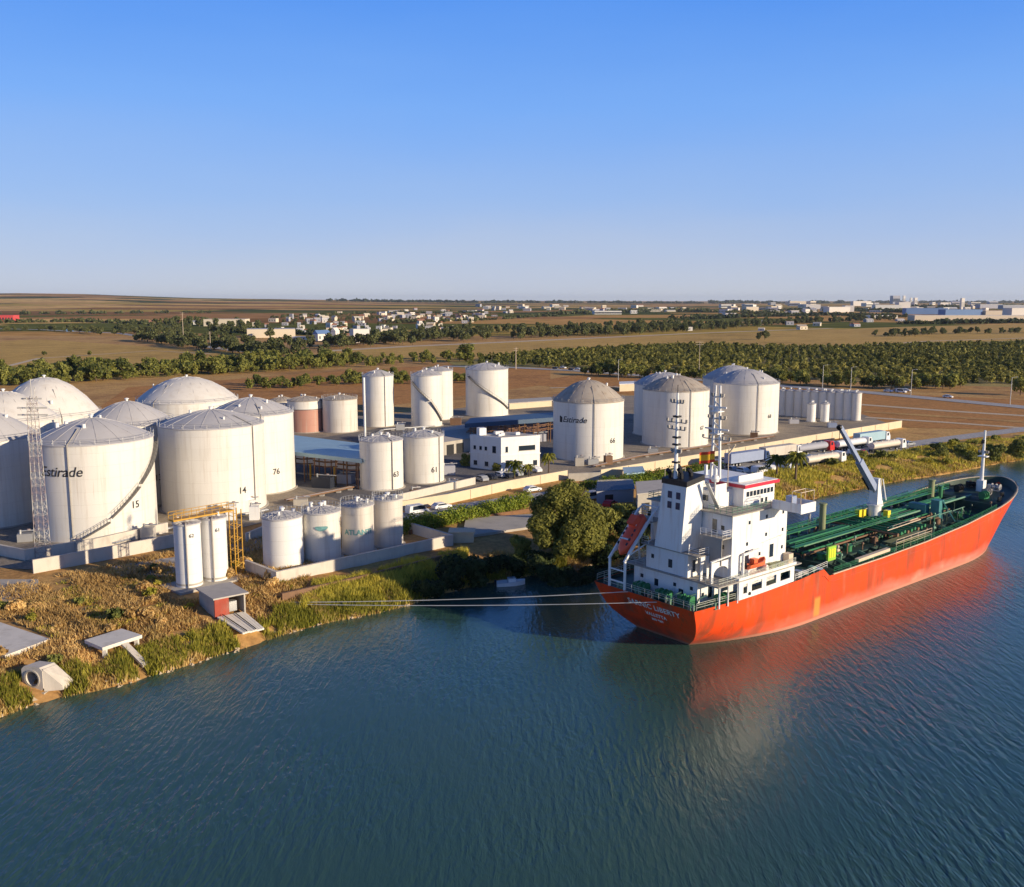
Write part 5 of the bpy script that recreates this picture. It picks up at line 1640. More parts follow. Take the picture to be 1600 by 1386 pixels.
MB().cyl((9.3, -3.1, 21.3), (9.3, -3.1, 27.4), .07, n=5).beam((9.3, -3.1, 26.4), (9.3, -4.2, 27.8), .25, .15).build('signal_mast', M['buff'], ship)
for y in (3.4, 1.6): MB().cyl((12.5, y, 22.1), (12.5, y, 23.6), .28, n=8).build('vent_cowl', M['shipwhite'], ship)
# courtesy flag: three bands on a halyard
fl = thing('flag', 'red yellow red flag hanging on the ship radar mast', 'flag', sw(10.0, -0.1, 24.7), HEAD)
for k, (z0, z1, mt) in enumerate(((0, .42, 'flagred'), (.42, 1.25, 'flagyellow'), (1.25, 1.67, 'flagred'))):
    b = MB(); N = 8; vv = []
    for i in range(N + 1):
        x = 2.3 * i / N; yy = .14 * math.sin(i * 1.3)
        vv += [(-x * .5, x * .86 + yy - .2, z0 - .05 * i), (-x * .5, x * .86 + yy - .2, z1 - .05 * i)]
    ff = [(2 * i, 2 * i + 2, 2 * i + 3, 2 * i + 1) for i in range(N)]
    b.add(vv, ff); b.add([(p[0] + .03, p[1] + .02, p[2]) for p in vv], [f[::-1] for f in ff])
    b.build('band', M[mt], fl, smooth=60)

# stern gear: winches, bollards, fairleads
def winch(s, t, z, m='pipegreen', rz=0.0):
    b = MB(); b.bx(-.9, .9, -.5, .5, 0, .25)
    b.cyl((-.8, 0, .8), (.8, 0, .8), .45, n=12)
    for x in (-.85, -.1, .75): b.cyl((x, 0, .8), (x + .1, 0, .8), .72, n=14)
    b.bx(1.0, 1.6, -.4, .4, 0, 1.2)
    o = b.build('winch', M[m], ship, (s, -t, z)); o.rotation_euler.z = rz
    return o


for s, t in ((-.7, -3.6), (-.9, .8), (-.6, 4.6), (3.6, 7.0)): winch(s, t, zinner(s) + .02, rz=PI / 2 if s < 0 else 0)
for s, t in ((-2.3, -6.6), (-2.4, -3.0), (-2.4, -.6), (-2.4, 2.6), (-2.2, 6.5), (1.0, 7.6), (22, 8.0), (25.5, 8.0)):
    b = MB()
    for q in (-.35, .35): b.cyl((0, q, 0), (0, q, .8), .2, n=8).cyl((0, q, .8), (0, q, .9), .26, n=8)
    b.bx(-.3, .3, -.7, .7, 0, .08); b.build('bollard', M['pipelight'], ship, (s, -t, zinner(s) + .02))
for s, t, l in ((-1.4, 2.2, 2.0), (-.9, 3.8, 2.6), (0.2, 5.4, 2.0), (-1.4, -4.6, 1.7)):
    MB().cyl((s, -t, 6.6), (s + .3, -t - .2, 7.5), .12, n=6).cyl((s + .3, -t - .2, 7.5), (s + l * .5, -t - l * .5, 8.1), .1, n=6).build('vent_pipe', M['pipelight'], ship)

# free fall lifeboat on its ramp
for t in (-8.0, -5.0):
    b = MB(); b.beam((3.0, -t, 17.5), (-3.2, -t, 11.0), .28, .32)
    b.cyl((3.0, -t, 17.5), (3.9, -t, 18.0), .14, n=6).cyl((3.9, -t, 18.0), (4.4, -t, 17.2), .14, n=6)
    b.build('ramp_rail', M['shipwhite'], ship)
    MB().cyl((-3.0, -t, 6.9), (-3.0, -t, 11.2), .2, n=8).build('ramp_leg', M['shipwhite'], ship)
    MB().cyl((3.4, -t, 9.8), (2.4, -t, 16.8), .16, n=6).cyl((2.9, -t, 13.5), (-2.4, -t, 11.8), .12, n=6).build('ramp_leg', M['shipwhite'], ship)
for s, z in ((-3.0, 7.9), (-3.0, 9.6), (3.9, 18.0), (2.4, 15.9)): MB().cyl((s, 8.0, z), (s, 5.0, z), .12, n=6).build('ramp_tie', M['shipwhite'], ship)
rail_line([(2.0, 8.4, 16.0), (4.2, 8.4, 16.4), (4.2, 4.8, 16.4)], 1.0, M['shipwhite'], step=.8)
blk('boarding_platform', 2.2, 5.0, -8.5, -4.7, 16.0, 16.15, 'shipgrey')
lb = thing('lifeboat', 'enclosed red orange lifeboat lying nose down on the stern ramp of the ship', 'lifeboat', sw(-.1, -6.5, 14.3), HEAD)
ax = Vector((-6.2, 0, -6.5)).normalized(); up = Vector((-ax.z, 0, ax.x)); up = up if up.z > 0 else -up
sd2 = Vector((0, 1, 0))
prof = [(-3.6, .05, -.1, .2), (-3.2, .75, -.7, .7), (-2.2, 1.1, -1.0, .85), (0, 1.22, -1.1, .9), (1.6, 1.1, -1.05, .8), (2.8, .7, -.8, .55), (3.5, .06, -.2, .1)]
b = MB(); N = 14; vv = []
for x, hw_, lo_, hi_ in prof:
    for i in range(N):
        a = 2 * PI * i / N
        zz = math.sin(a); zz = (hi_ if zz > 0 else -lo_) * zz
        vv.append(ax * x + sd2 * (hw_ * math.copysign(abs(math.cos(a)) ** .7, math.cos(a))) + up * zz)
ff = [(k * N + i, k * N + (i + 1) % N, (k + 1) * N + (i + 1) % N, (k + 1) * N + i) for k in range(len(prof) - 1) for i in range(N)]
b.add(vv, ff).build('body', M['boatred'], lb, smooth=50)
b = MB(); cc = ax * -1.7 + up * 1.15; Mx = Matrix((ax, sd2, up)).transposed()
b.box(cc, (1.5, 1.3, .9), mat=Mx).build('conning_tower', M['boatred'], lb, smooth=0)
for x in (-1.2, 1.3): MB().box(ax * x + up * .93, (.25, 1.5, .06), mat=Mx).build('white_stripe', M['shipwhite'], lb, smooth=0)
for q in (-1, 1):
    b = MB(); b.box(ax * .2 + sd2 * q * 1.19 + up * -.05, (5.6, .1, .14), mat=Mx).build('grab_rail', M['shipwhite'], lb, smooth=0)
for k in range(4):
    for q in (-1, 1): MB().box(ax * (-.4 + .8 * k) + sd2 * q * .82 + up * .72, (.42, .12, .25), mat=Mx).build('window', M['glass'], lb, smooth=0)
# small orange rescue boat on the starboard boat deck
rb_ = thing('rescue_boat', 'small open orange rescue boat on the starboard boat deck of the ship', 'boat', sw(9.8, 7.9, 11.0), HEAD)
b = MB(); vv = []; N = 8; prof = [(-2.1, .8, .55), (-1, .95, .6), (.6, .95, .62), (1.6, .6, .75), (2.2, .05, .95)]
for x, hw_, hi_ in prof:
    vv += [(x, -hw_, hi_), (x, -hw_ * .9, .1), (x, 0, -.35), (x, hw_ * .9, .1), (x, hw_, hi_), (x, hw_ * .7, hi_ - .05), (x, 0, .1), (x, -hw_ * .7, hi_ - .05)]
ff = [(k * 8 + i, k * 8 + (i + 1) % 8, (k + 1) * 8 + (i + 1) % 8, (k + 1) * 8 + i) for k in range(len(prof) - 1) for i in range(8)] + [tuple(range(8))]
b.add(vv, ff).build('body', M['boatred2'], rb_, smooth=50)
MB().bx(-.7, .1, -.35, .35, .3, 1.1).build('console', M['boatred2'], rb_, smooth=0)
MB().cyl((-2.0, 0, 0), (-2.3, 0, .9), .2, n=8).build('outboard_motor', M['black'], rb_)
for x in (-2.2, 2.0): MB().bx(x - .15, x + .15, -.6, .6, -1.2, -.15).build('cradle', M['shipwhite'], rb_, smooth=0)
MB().cyl((7.0, -7.9, 9.8), (7.0, -7.9, 13.0), .2, n=8).beam((7.0, -7.9, 13.0), (10.2, -8.2, 13.4), .3, .3).build('davit', M['shipwhite'], ship)
for s, t, sx, sy, sz, m in ((13.5, 8.1, 1.2, .9, .9, 'olive'), (15.2, 8.1, 1.4, .9, .8, 'olive'), (17.6, 8.0, 1.1, 1.0, 1.7, 'buff'), (11.8, 8.3, .7, .5, .9, 'shipwhite')):
    MB().bx(s - sx / 2, s + sx / 2, -t - sy / 2, -t + sy / 2, 9.79, 9.79 + sz).build('deck_locker', M[m], ship, smooth=0)
for s, t, sx, sy, sz, m in ((20.8, 7.6, 1.0, 1.0, 1.6, 'galv'), (22.6, 7.3, 1.4, 1.0, 1.1, 'shipgrey'), (24.6, 7.6, .9, .9, 1.5, 'pipelight'), (26.0, 7.4, 1.4, 1.6, .9, 'crane'), (21.5, 3.5, 2.4, 3, 1.6, 'deckgreen'), (24.5, -2, 2, 4, 2.2, 'deckgreen'), (22, -6, 2, 2, 1.4, 'shipgrey')):
    MB().bx(s - sx / 2, s + sx / 2, -t - sy / 2, -t + sy / 2, zinner(s) + .01, zinner(s) + sz).build('deck_locker', M[m], ship, smooth=0)

# cargo deck: trunk, pipes, catwalk, hatches, vents
Zc = lambda s: zinner(s) + .01
tk = MB(); tk.bx(30, 84, -5.6, 5.6, 5.9, 7.15); tk.build('trunk_deck', M['deckgreen'], ship, smooth=0)
rr = random.Random(5)
for i, (t, r_, z, m) in enumerate(((-2.6, .24, 8.5, 'pipegreen'), (-2.0, .20, 8.6, 'pipegreen'), (-1.4, .28, 8.55, 'pipegreen'), (-.6, .2, 8.5, 'deckgreen'), (.2, .25, 8.5, 'pipegreen'), (.9, .18, 8.6, 'pipelight'), (2.0, .22, 8.0, 'pipegreen'), (2.8, .16, 8.0, 'rustpipe'), (3.6, .2, 7.7, 'deckgreen'))):
    s0 = 28.8 + rr.uniform(0, 4); s1 = 92 - rr.uniform(0, 10) if i < 6 else 78
    MB().cyl((s0, -t, z), (s1, -t, z + (s1 - s0) * .012), r_, n=10).build('cargo_pipe', M[m], ship)
for k, s in enumerate(range(31, 90, 4)):
    z = 8.25 + (s - 30) * .012
    b = MB()
    for t in (-3.1, 1.4): b.cyl((s, -t, 7.1), (s, -t, z), .1, n=5)
    b.beam((s, 3.1, z), (s, -1.4, z), .18, .14); b.build('pipe_support', M['deckgreen'], ship, smooth=0)
# raised walkway with rails
cw = MB().beam((28.5, 4.2, 9.2), (91, 4.2, 10.0), 1.1, .12).build('catwalk', M['pipegreen'], ship, smooth=0)
for yy in (3.68, 4.72): rail_line([(28.5, yy, 9.25), (91, yy, 10.05)], 1.0, M['pipegreen'], step=2.4, r=.045, parent=cw)
for s in range(30, 91, 6): MB().cyl((s, 4.2, 6.6), (s, 4.2, 9.2 + (s - 28) * .0128), .14, n=6).build('catwalk_post', M['deckgreen'], cw)
MB().beam((29, -1.2, 9.0), (60, -1.6, 9.4), .9, .1).build('catwalk', M['pipegreen'], ship, smooth=0)
rail_line([(29, -1.7, 9.05), (60, -2.1, 9.45)], .9, M['pipegreen'], step=2.4, r=.045)
# transverse manifold pipes amidships and on both sides
for k in range(9):
    s = 50 + k * 1.15; z = 8.9 + .12 * (k % 3)
    b = MB().cyl((s, 7.4, z), (s, -7.4, z), .19, n=8)
    for q in (-7.4, 7.4): b.cyl((s, q, z), (s, q * 1.03, z), .3, n=10)
    b.cyl((s, -3.5, z), (s, -3.5, 7.2), .15, n=6); b.build('manifold_pipe', M['pipegreen' if k % 3 else 'rustpipe'], ship)
MB().bx(48.5, 60.5, -8.1, -5.7, 7.6, 7.72).build('drip_tray', M['olive'], ship, smooth=0)
rail_line([(48.5, -8.2, 6.5), (60.5, -8.2, 6.7)], 1.9, M['buff'], step=2.2, r=.05)
MB().beam((49, -6.2, 9.6), (60, -6.3, 9.9), .12, .12).build('hose_rail', M['buff'], ship, smooth=0)
MB().beam((52, -4.6, 9.3), (62, -4.8, 9.6), .12, .12).build('hose_rail', M['buff'], ship, smooth=0)
for k in range(16):                                       # deck stiffeners along the open deck edge
    s = 31 + k * 3.4
    for sgn in (-1, 1):
        MB().beam((s, sgn * 5.62, 7.16), (s, off_s(s) + sgn * (half_at(s) - .5), zinner(s) + .28), .16, .5).build('deck_bracket', M['pipelight' if k % 2 else 'deckgreen'], ship, smooth=0)
for k in range(7):
    s = 33 + k * 7.6
    for t in (-4.4, 4.2):
        b = MB().cyl((0, 0, 0), (0, 0, .9), .62, n=14).cyl((0, 0, .9), (0, 0, 1.02), .74, n=14).cyl((-.9, 0, 1.1), (.9, 0, 1.1), .06, n=5)
        b.build('tank_hatch', M['pipegreen' if (k + (t > 0)) % 3 else 'rustpipe'], ship, (s + rr.uniform(-.6, .6), -t, 7.16))
for k in range(36):
    s = 31 + k * 1.6 + rr.uniform(-.8, .8); t = rr.choice((-6.4, -5, 5.0, 6.4, 3.2, -3.6)) + rr.uniform(-.4, .4); h_ = rr.uniform(.9, 2.4)
    zb_ = 7.16 if abs(t) < 5.5 else zinner(s) + .02
    b = MB().cyl((0, 0, 0), (0, 0, h_), .12, n=6).cyl((0, 0, h_), (0, 0, h_ + .3), .26, .2, n=8)
    if k % 3 == 0: b.cyl((-.35, 0, h_ * .6), (.35, 0, h_ * .6), .22, n=8)
    b.build('vent_post', M[rr.choice(('pipegreen', 'pipelight', 'deckgreen', 'rustpipe', 'buff'))], ship, (s, -t, zb_))
for k in range(80):
    s = 31 + rr.uniform(0, 52); t = rr.uniform(-5, 5); a = rr.choice((0, 0, PI / 2)); l = rr.uniform(1.2, 4)
    b = MB().cyl((-l / 2, 0, .4), (l / 2, 0, .4), rr.uniform(.07, .16), n=6).cyl((-l / 2, 0, 0), (-l / 2, 0, .4), .08, n=5).cyl((l / 2, 0, 0), (l / 2, 0, .4), .08, n=5).cyl((0, 0, .4), (0, 0, .95), .06, n=5).cyl((-.2, 0, .95), (.2, 0, .95), .05, n=5)
    o = b.build('branch_pipe', M[rr.choice(('pipegreen', 'pipegreen', 'pipelight', 'rustpipe', 'deckgreen'))], ship, (s, -t, 7.17)); o.rotation_euler.z = a
for s, t, z1, r_, m in ((44.0, -3.0, 13.2, .55, 'olive'), (84.3, -4.0, 12.3, .6, 'olive'), (45.5, -6.5, 10.5, .2, 'galv'), (86.2, -3.0, 10.9, .4, 'pipegreen')):
    MB().cyl((s, -t, 6.9), (s, -t, z1), r_, n=12).cyl((s, -t, z1), (s, -t, z1 + .3), r_ * 1.25, n=12).build('vent_tower', M[m], ship)
b = MB().bx(71.6, 73.4, -3.9, -2.3, 7.16, 11.2); b.bx(70.6, 72.2, -1.8, 1.5, 7.16, 10.2)
b.beam((73, -3.6, 11.2), (74.6, -5.6, 7.2), .9, .2); b.build('deck_store', M['aqua'], ship, smooth=0)
MB().plate([(31.5, -5.7, 7.3), (33.7, -5.7, 7.3), (33.7, -5.7, 9.6), (31.5, -5.7, 9.6)], (0, -.35, 0)).build('foam_box', M['lime'], ship, smooth=0, label='lime green box with pale marks')
for k in range(3): MB().bx(31.8 + k * .62, 32.2 + k * .62, -6.085, -6.06, 7.8, 9.2).build('marking', M['yellow2'], ship, smooth=0)
for k in range(3): MB().beam((64 + 5 * k, -5.4, 9.3), (68 + 5 * k, -5.6, 9.5), .1, .1).build('hose_rail', M['pipelight'], ship, smooth=0)
for k in range(4):
    MB().bx(62 + 2.2 * k, 63.4 + 2.2 * k, 3.6, 5.2, 7.16, 8.0 + .4 * (k % 2)).build('deck_locker', M[('yellow2', 'olive', 'aqua', 'galv')[k]], ship, smooth=0)
# gangway lying along the rail
MB().beam((36.0, -8.35, 7.2), (45.5, -8.4, 7.4), .7, .5).build('gangway', M['buff'], ship, smooth=0)
# crane amidships
cr = MB().cyl((60.0, 2.4, 7.1), (60.0, 2.4, 11.0), 1.15, n=16).cyl((60, 2.4, 11.0), (60, 2.4, 11.3), 1.45, n=16).build('crane_pedestal', M['white'], ship)
hd_ = MB().add([(59.2, 1.5, 11.32), (61.2, 1.5, 11.32), (61.2, 3.3, 11.32), (59.2, 3.3, 11.32), (59.6, 1.7, 16.0), (60.4, 1.7, 16.0), (60.4, 3.1, 16.0), (59.6, 3.1, 16.0)],
               [(3, 2, 1, 0), (4, 5, 6, 7), (0, 1, 5, 4), (1, 2, 6, 5), (2, 3, 7, 6), (3, 0, 4, 7)]).build('crane_house', M['white'], cr, smooth=0)
pv0 = Vector((59.4, 2.4, 14.2)); tip = Vector((46.2, 1.9, 26.6)); mid = pv0.lerp(tip, .46)
MB().beam(pv0, mid, 1.0, 1.15).beam(pv0.lerp(tip, .40), tip, .62, .7).build('crane_boom', M['crane'], cr, smooth=0)
MB().beam(pv0.lerp(tip, .02) + Vector((0, .62, 0)), pv0.lerp(tip, .22) + Vector((0, .62, 0)), .15, 1.6).build('boom_cheek', M['black'], cr, smooth=0)
MB().cyl((61.0, 2.4, 12.0), mid + Vector((.6, 0, -.6)), .22, n=8).build('luffing_ram', M['galv'], cr)
MB().cyl((60.3, 1.3, 16.0), (61.3, 1.0, 12.0), .12, n=6).cyl((60.3, 3.5, 16.0), (61.3, 3.8, 12), .12, n=6).build('back_stay', M['white'], cr)
MB().cyl(tip, tip + Vector((-.4, 0, -.2)), .45, n=10).cyl(tip + Vector((0, 0, -.3)), tip + Vector((0, 0, -2.2)), .06, n=5).build('hook_block', M['black'], cr)
for x, y in ((58.2, 3.6), (57.2, 3.9), (60.6, .3)): MB().bx(x - .5, x + .5, y - .45, y + .45, 8.9, 10.3).cyl((x, y, 7.1), (x, y, 8.9), .12).build('monitor_box', M['yellow2'], ship, smooth=0)
MB().bx(55.5, 62.5, 1.0, 5.0, 8.72, 8.85).build('crane_platform', M['deckgreen'], ship, smooth=0)
# forecastle
MB().bx(86.4, 86.6, -6.9, 6.9, 6.9, 9.0).build('forecastle_front', M['deckgreen'], ship, smooth=0)
fm = mast('foremast', 96.6, 0.3, 9.1, 21.8, .42, [(17.2, .9)])
MB().bx(95.9, 97.3, -1.0, .4, 9.05, 11.6).build('mast_house', M['shipwhite'], fm, smooth=0)
MB().bx(95.9, 96.3, -.5, 0, 19.2, 19.9).build('lamp', M['black'], fm, smooth=0)
MB().bx(96.0, 97.2, -1.2, .6, 16.4, 16.6).build('lamp_platform', M['shipwhite'], fm, smooth=0)
for s, t, m in ((93.5, 2.8, 'shipgrey'), (93.5, -2.8, 'black'), (98.6, 2.4, 'galv'), (98.6, -2.0, 'black'), (90.5, 3.6, 'pipegreen')): winch(s, t, zinner(s) + .03, m, rz=rr.choice((0, PI / 2)))
for s, t in ((101, 1.5), (101, -1.5), (95, 5.2), (91, 6.4), (91, -6.4)):
    b = MB()
    for q in (-.35, .35): b.cyl((q, 0, 0), (q, 0, .8), .2, n=8)
    b.bx(-.7, .7, -.3, .3, 0, .08); b.build('bollard', M['black'], ship, (s, -t, zinner(s) + .03))

# mooring lines from the stern to the bank
A0 = sw(-3.1, -4.2, 6.9); A1 = sw(-3.1, 1.2, 6.7)
for i, (A, Bq, lab) in enumerate(((A0, at(452, 941, 2.2), 'upper pale mooring line from the stern of the ship to the reeds'), (A1, at(460, 944, 2.0), 'lower pale mooring line from the stern of the ship to the reeds'))):
    pts = [A.lerp(Bq, k / 24) - Vector((0, 0, 0.35 * 4 * (k / 24) * (1 - k / 24))) for k in range(25)]
    b = MB(); b.tube([p - A for p in pts], .05, n=5)
    tag(b.build('mooring_line', M['rope'], loc=A), lab, 'rope', 'mooring lines')
# small white boat moored under the bushes
p = at(797, 914, 0.0)
wb_ = thing('small_boat', 'small white motor boat moored under the dark bushes', 'boat', (p.x, p.y, 0), R(12))
vv = []; prof = [(-2.4, .9, .62), (-1, 1.05, .66), (.8, .95, .72), (1.9, .55, .82), (2.6, .04, .95)]
for x, hw_, hi_ in prof:
    vv += [(x, -hw_, hi_), (x, -hw_ * .85, -.1), (x, 0, -.35), (x, hw_ * .85, -.1), (x, hw_, hi_), (x, hw_ * .75, hi_ - .02), (x, 0, .25), (x, -hw_ * .75, hi_ - .02)]
MB().add(vv, [(k * 8 + i, k * 8 + (i + 1) % 8, (k + 1) * 8 + (i + 1) % 8, (k + 1) * 8 + i) for k in range(4) for i in range(8)] + [tuple(range(8))]).build('hull', M['carwhite'], wb_, smooth=50)
MB().bx(-.4, .9, -.6, .6, .5, 1.25).build('cuddy', M['carwhite'], wb_, smooth=0)
MB().plate([(.35, -.6, 1.25), (.35, .6, 1.25), (.1, .6, 1.7), (.1, -.6, 1.7)], (.03, 0, 0)).build('windscreen', M['glass'], wb_, smooth=0)
MB().bx(-2.7, -2.4, -.2, .2, -.2, 1.0).build('outboard_motor', M['black'], wb_, smooth=0)

# ------------------------------------------------------------------ vehicles
def wheel(par, x, y, r, w):
    o = MB().cyl((0, -w / 2, 0), (0, w / 2, 0), r, n=14).build('wheel', M['tyre'], par, (x, y, r))
    MB().cyl((0, -w / 2 - .012, 0), (0, w / 2 + .012, 0), r * .55, n=10).build('rim', M['galv'], o)
    return o


def car(label, u, v, rz, m, van=False, group=None, world=None):
    p = world or at(u, v)
    c = thing('parked_van' if van else 'parked_car', label, 'van' if van else 'car', (p.x, p.y, p.z + .12), rz, group)
    L_, W_ = (4.9, 1.95) if van else (4.3, 1.78)
    H_ = 1.95 if van else 1.45
    sec = [(-L_ / 2, .35), (-L_ / 2, .95), (-L_ * .46, 1.0 if not van else H_), (-L_ * .30, H_), (L_ * .08 if not van else L_ * .22, H_), (L_ * .24 if not van else L_ * .36, .98), (L_ * .47, .82), (L_ / 2, .6), (L_ / 2, .35)]
    MB().plate([(x, -W_ / 2, z) for x, z in sec], (0, W_, 0)).build('body', M[m], c, smooth=20)
    gl = MB()
    xa, xb = -L_ * .34, (L_ * .12 if not van else L_ * .26)
    for y in (-W_ / 2 - .012, W_ / 2 + .002):
        gl.plate([(xa, y, 1.0), (xb + .35, y, 1.0), (xb, y, H_ - .1), (xa + .1, y, H_ - .1)], (0, .01, 0))
    x0, x1 = (L_ * .08, L_ * .24) if not van else (L_ * .22, L_ * .36)
    gl.plate([(x0 + .05, -W_ * .42, H_ - .04), (x0 + .05, W_ * .42, H_ - .04), (x1 + .03, W_ * .42, 1.03), (x1 + .03, -W_ * .42, 1.03)], (.02, 0, .02))
    gl.build('window', M['glass'], c, smooth=0)
    for x in (-L_ * .31, L_ * .31):
        for y in (-W_ / 2 + .1, W_ / 2 - .1): wheel(c, x, y, .33, .24)
    for y in (-.6, .6): MB().bx(L_ / 2 - .01, L_ / 2 + .02, y - .18, y + .18, .58, .74).build('headlight', M['white'], c, smooth=0)
    return c


def truck(label, u, v, rz, cabm, bodym, kind='tank', group='trucks parked by the river road'):
    p = at(u, v)
    c = thing('tanker_truck' if kind == 'tank' else 'box_truck', label, 'truck', (p.x, p.y, G + .12), rz, group)
    MB().bx(-8, 5.8, -.5, .5, .75, 1.05).build('chassis', M['black'], c, smooth=0)
    cab = MB().plate([(x, -1.22, z) for x, z in ((5.9, .5), (5.9, 3.2), (7.3, 3.2), (8.0, 1.9), (8.05, .5))], (0, 2.44, 0)).build('cab', M[cabm], c, smooth=0)
    MB().plate([(7.36, -1.05, 3.05), (7.36, 1.05, 3.05), (7.98, 1.05, 2.0), (7.98, -1.05, 2.0)], (.04, 0, .03)).build('windscreen', M['glass'], cab, smooth=0)
    for y in (-1.23, 1.22): MB().bx(6.3, 7.2, y, y + .012, 2.0, 2.9).build('side_window', M['glass'], cab, smooth=0)
    if kind == 'tank':
        b = MB(); N = 20; vv = []
        prof = [(-8.2, .2), (-8.1, .95), (-7.7, 1.0), (4.6, 1.0), (5.0, .95), (5.1, .2)]
        for x, f in prof: vv += [(x, 1.22 * f * math.cos(2 * PI * i / N), 2.15 + 1.0 * f * math.sin(2 * PI * i / N)) for i in range(N)]
        b.add(vv, [(k * N + i, k * N + (i + 1) % N, (k + 1) * N + (i + 1) % N, (k + 1) * N + i) for k in range(len(prof) - 1) for i in range(N)] + [tuple(range(N)), tuple(range(5 * N + N - 1, 5 * N - 1, -1))])
        tk_ = b.build('tank', M[bodym], c, smooth=40)
        for x in (-6, -3, 0, 3): MB().cyl((x, 0, 3.1), (x, 0, 3.35), .35, n=8).build('tank_hatch', M['galv'], tk_)
        MB().bx(-7.5, 4.5, -.3, .3, 3.16, 3.2).build('top_walkway', M['galv'], tk_, smooth=0)
    else:
        MB().bx(-8.1, 5.2, -1.25, 1.25, 1.06, 3.7).build('cargo_box', M[bodym], c, smooth=0)
    for x in (-7, -5.7, -4.4, 3.2, 6.9):
        for y in (-1.0, 1.0): wheel(c, x, y, .5, .4)
    return c


d_ = at(1430, 693) - at(1250, 720); ra = math.atan2(d_.y, d_.x)
truck('blue grey box truck farthest left of the parked trucks', 1168, 726, ra, 'truckblue', 'crane', 'box')
truck('cream box truck behind the palm trees', 1220, 716, ra, 'carwhite', 'concrete', 'box')
truck('tanker truck with a bright red cab and dark grey tank', 1272, 709, ra, 'redcab', 'fargrey')
truck('cream tanker truck with a white cab parked nearest the water', 1288, 727, ra, 'carwhite', 'tanksteel')
truck('white tanker truck next to the tip of the ship crane boom', 1333, 702, ra, 'carwhite', 'carwhite')
truck('white truck with a pale blue trailer at the back right', 1362, 693, ra, 'carwhite', 'paleblue', 'box')
truck('cream tanker truck with white cab farthest right on the river road', 1386, 705, ra, 'carwhite', 'tanksteel')
d2_ = at(760, 787) - at(640, 806); rb2 = math.atan2(d2_.y, d2_.x)
car('white van parked on the road behind the small riverside tanks', 652, 803, rb2, 'carwhite', van=True)
car('white car on the road in front of the cream wall left of the hedge', 690, 796, rb2, 'carwhite')
car('white car on the road just left of the big tree', 832, 769, rb2, 'carwhite')
offs = [(752, 752, 'cargrey', 'silver car parked leftmost before the white office'), (766, 749, 'cardark', 'dark car parked beside the silver one before the office'), (780, 746, 'carwhite', 'white car parked below the near corner of the white office'),
        (793, 747, 'cardark', 'dark car in the middle of the row before the office'), (806, 744, 'cargrey', 'silver car parked under the palm before the office'), (820, 742, 'cardark', 'dark car parked at the right end of the office row'),
        (836, 738, 'carwhite', 'white car parked between the office and the palm by tank 66'), (812, 736, 'carwhite', 'white car tight against the sunlit office wall')]
for u, v, m, lab in offs: car(lab, u, v, rb2 + PI / 2 + random.uniform(-.1, .1), m, group='cars parked before the office')
car('dark red car under the trees left of the lifeboat', 953, 792, rb2 + .4, 'redcab')
car('white van under the trees near the dark shed', 925, 781, rb2, 'carwhite', van=True)
for i, (u, v, m, lab) in enumerate(((1140, 737, 'cargrey', 'silver car beside the blue grey truck'), (1158, 739, 'carwhite', 'white car in front of the blue grey truck'), (1178, 736, 'cardark', 'dark car in front of the blue grey truck'), (1200, 735, 'carwhite', 'white car left of the palm trees'), (1228, 733, 'carwhite', 'white car between the two palm trees'))):
    car(lab, u, v, ra + PI / 2, m, group='cars parked by the river road')
for i in range(14):
    t = i / 13; u, v = 1135 + 118 * t + random.uniform(-2, 2), 731 - 17 * t + random.uniform(-1.5, 1.5)
    m_ = ('carwhite', 'cardark', 'cargrey', 'truckblue')[(i * 5 + i // 3) % 4]
    car('%s car, number %d from the left in the back row of the quay car park' % ({'carwhite': 'white', 'cardark': 'dark', 'cargrey': 'silver', 'truckblue': 'blue'}[m_], i + 1), u, v - 6, ra + PI / 2 + random.uniform(-.15, .15), m_, group='cars in the back row of the quay car park')
mix_ = [(1250, 727, 'carwhite', 1, 'white van just right of the right palm tree'), (1322, 716, 'cardark', 0, 'dark car right of the cab of the nearest cream tanker'), (1336, 713, 'carwhite', 1, 'white van under the ship crane boom'), (1346, 711, 'redcab', 0, 'red car between the crane boom and the last cream tanker'),
        (1300, 700, 'carwhite', 1, 'white van behind the tanker with the red cab'), (1420, 697, 'cargrey', 0, 'silver car in front of the last cream tanker'), (1245, 716, 'cardark', 0, 'dark car behind the right palm tree'), (1186, 740, 'carwhite', 1, 'white van at the front of the quay car park'), (1262, 722, 'truckblue', 1, 'blue van beside the nearest cream tanker')]
for u, v, m_, vn, lab in mix_: car(lab, u, v, ra + random.uniform(-.3, .3), m_, van=bool(vn), group='vehicles between the parked trucks')
hw = [(868, 577, 'cardark'), (880, 576, 'carwhite'), (893, 579, 'cardark'), (903, 578, 'carwhite'), (943, 583, 'carwhite'), (1388, 613, 'carwhite'), (1402, 612, 'cargrey'), (1408, 614, 'carwhite'), (1416, 612, 'carwhite'), (1481, 622, 'carwhite')]
wd = ['dark car leftmost of the bunch on the far highway', 'white car second from the left on the far highway', 'dark car third from the left on the far highway', 'white car fourth from the left on the far highway', 'white car alone on the highway above tank 66',
      'white car at the left of the group on the highway right of the silo row', 'silver car in the middle of the group on the highway right of the silo row', 'white van in the group on the highway right of the silo row', 'white car at the right of the group on the highway right of the silo row', 'white car alone farther right on the highway']
dh = at(1345, 612) - at(1090, 593); rh = math.atan2(dh.y, dh.x)
for (u, v, m), lab in zip(hw, wd): car(lab, u, v, rh, m, van='van' in lab, group='cars on the highway')


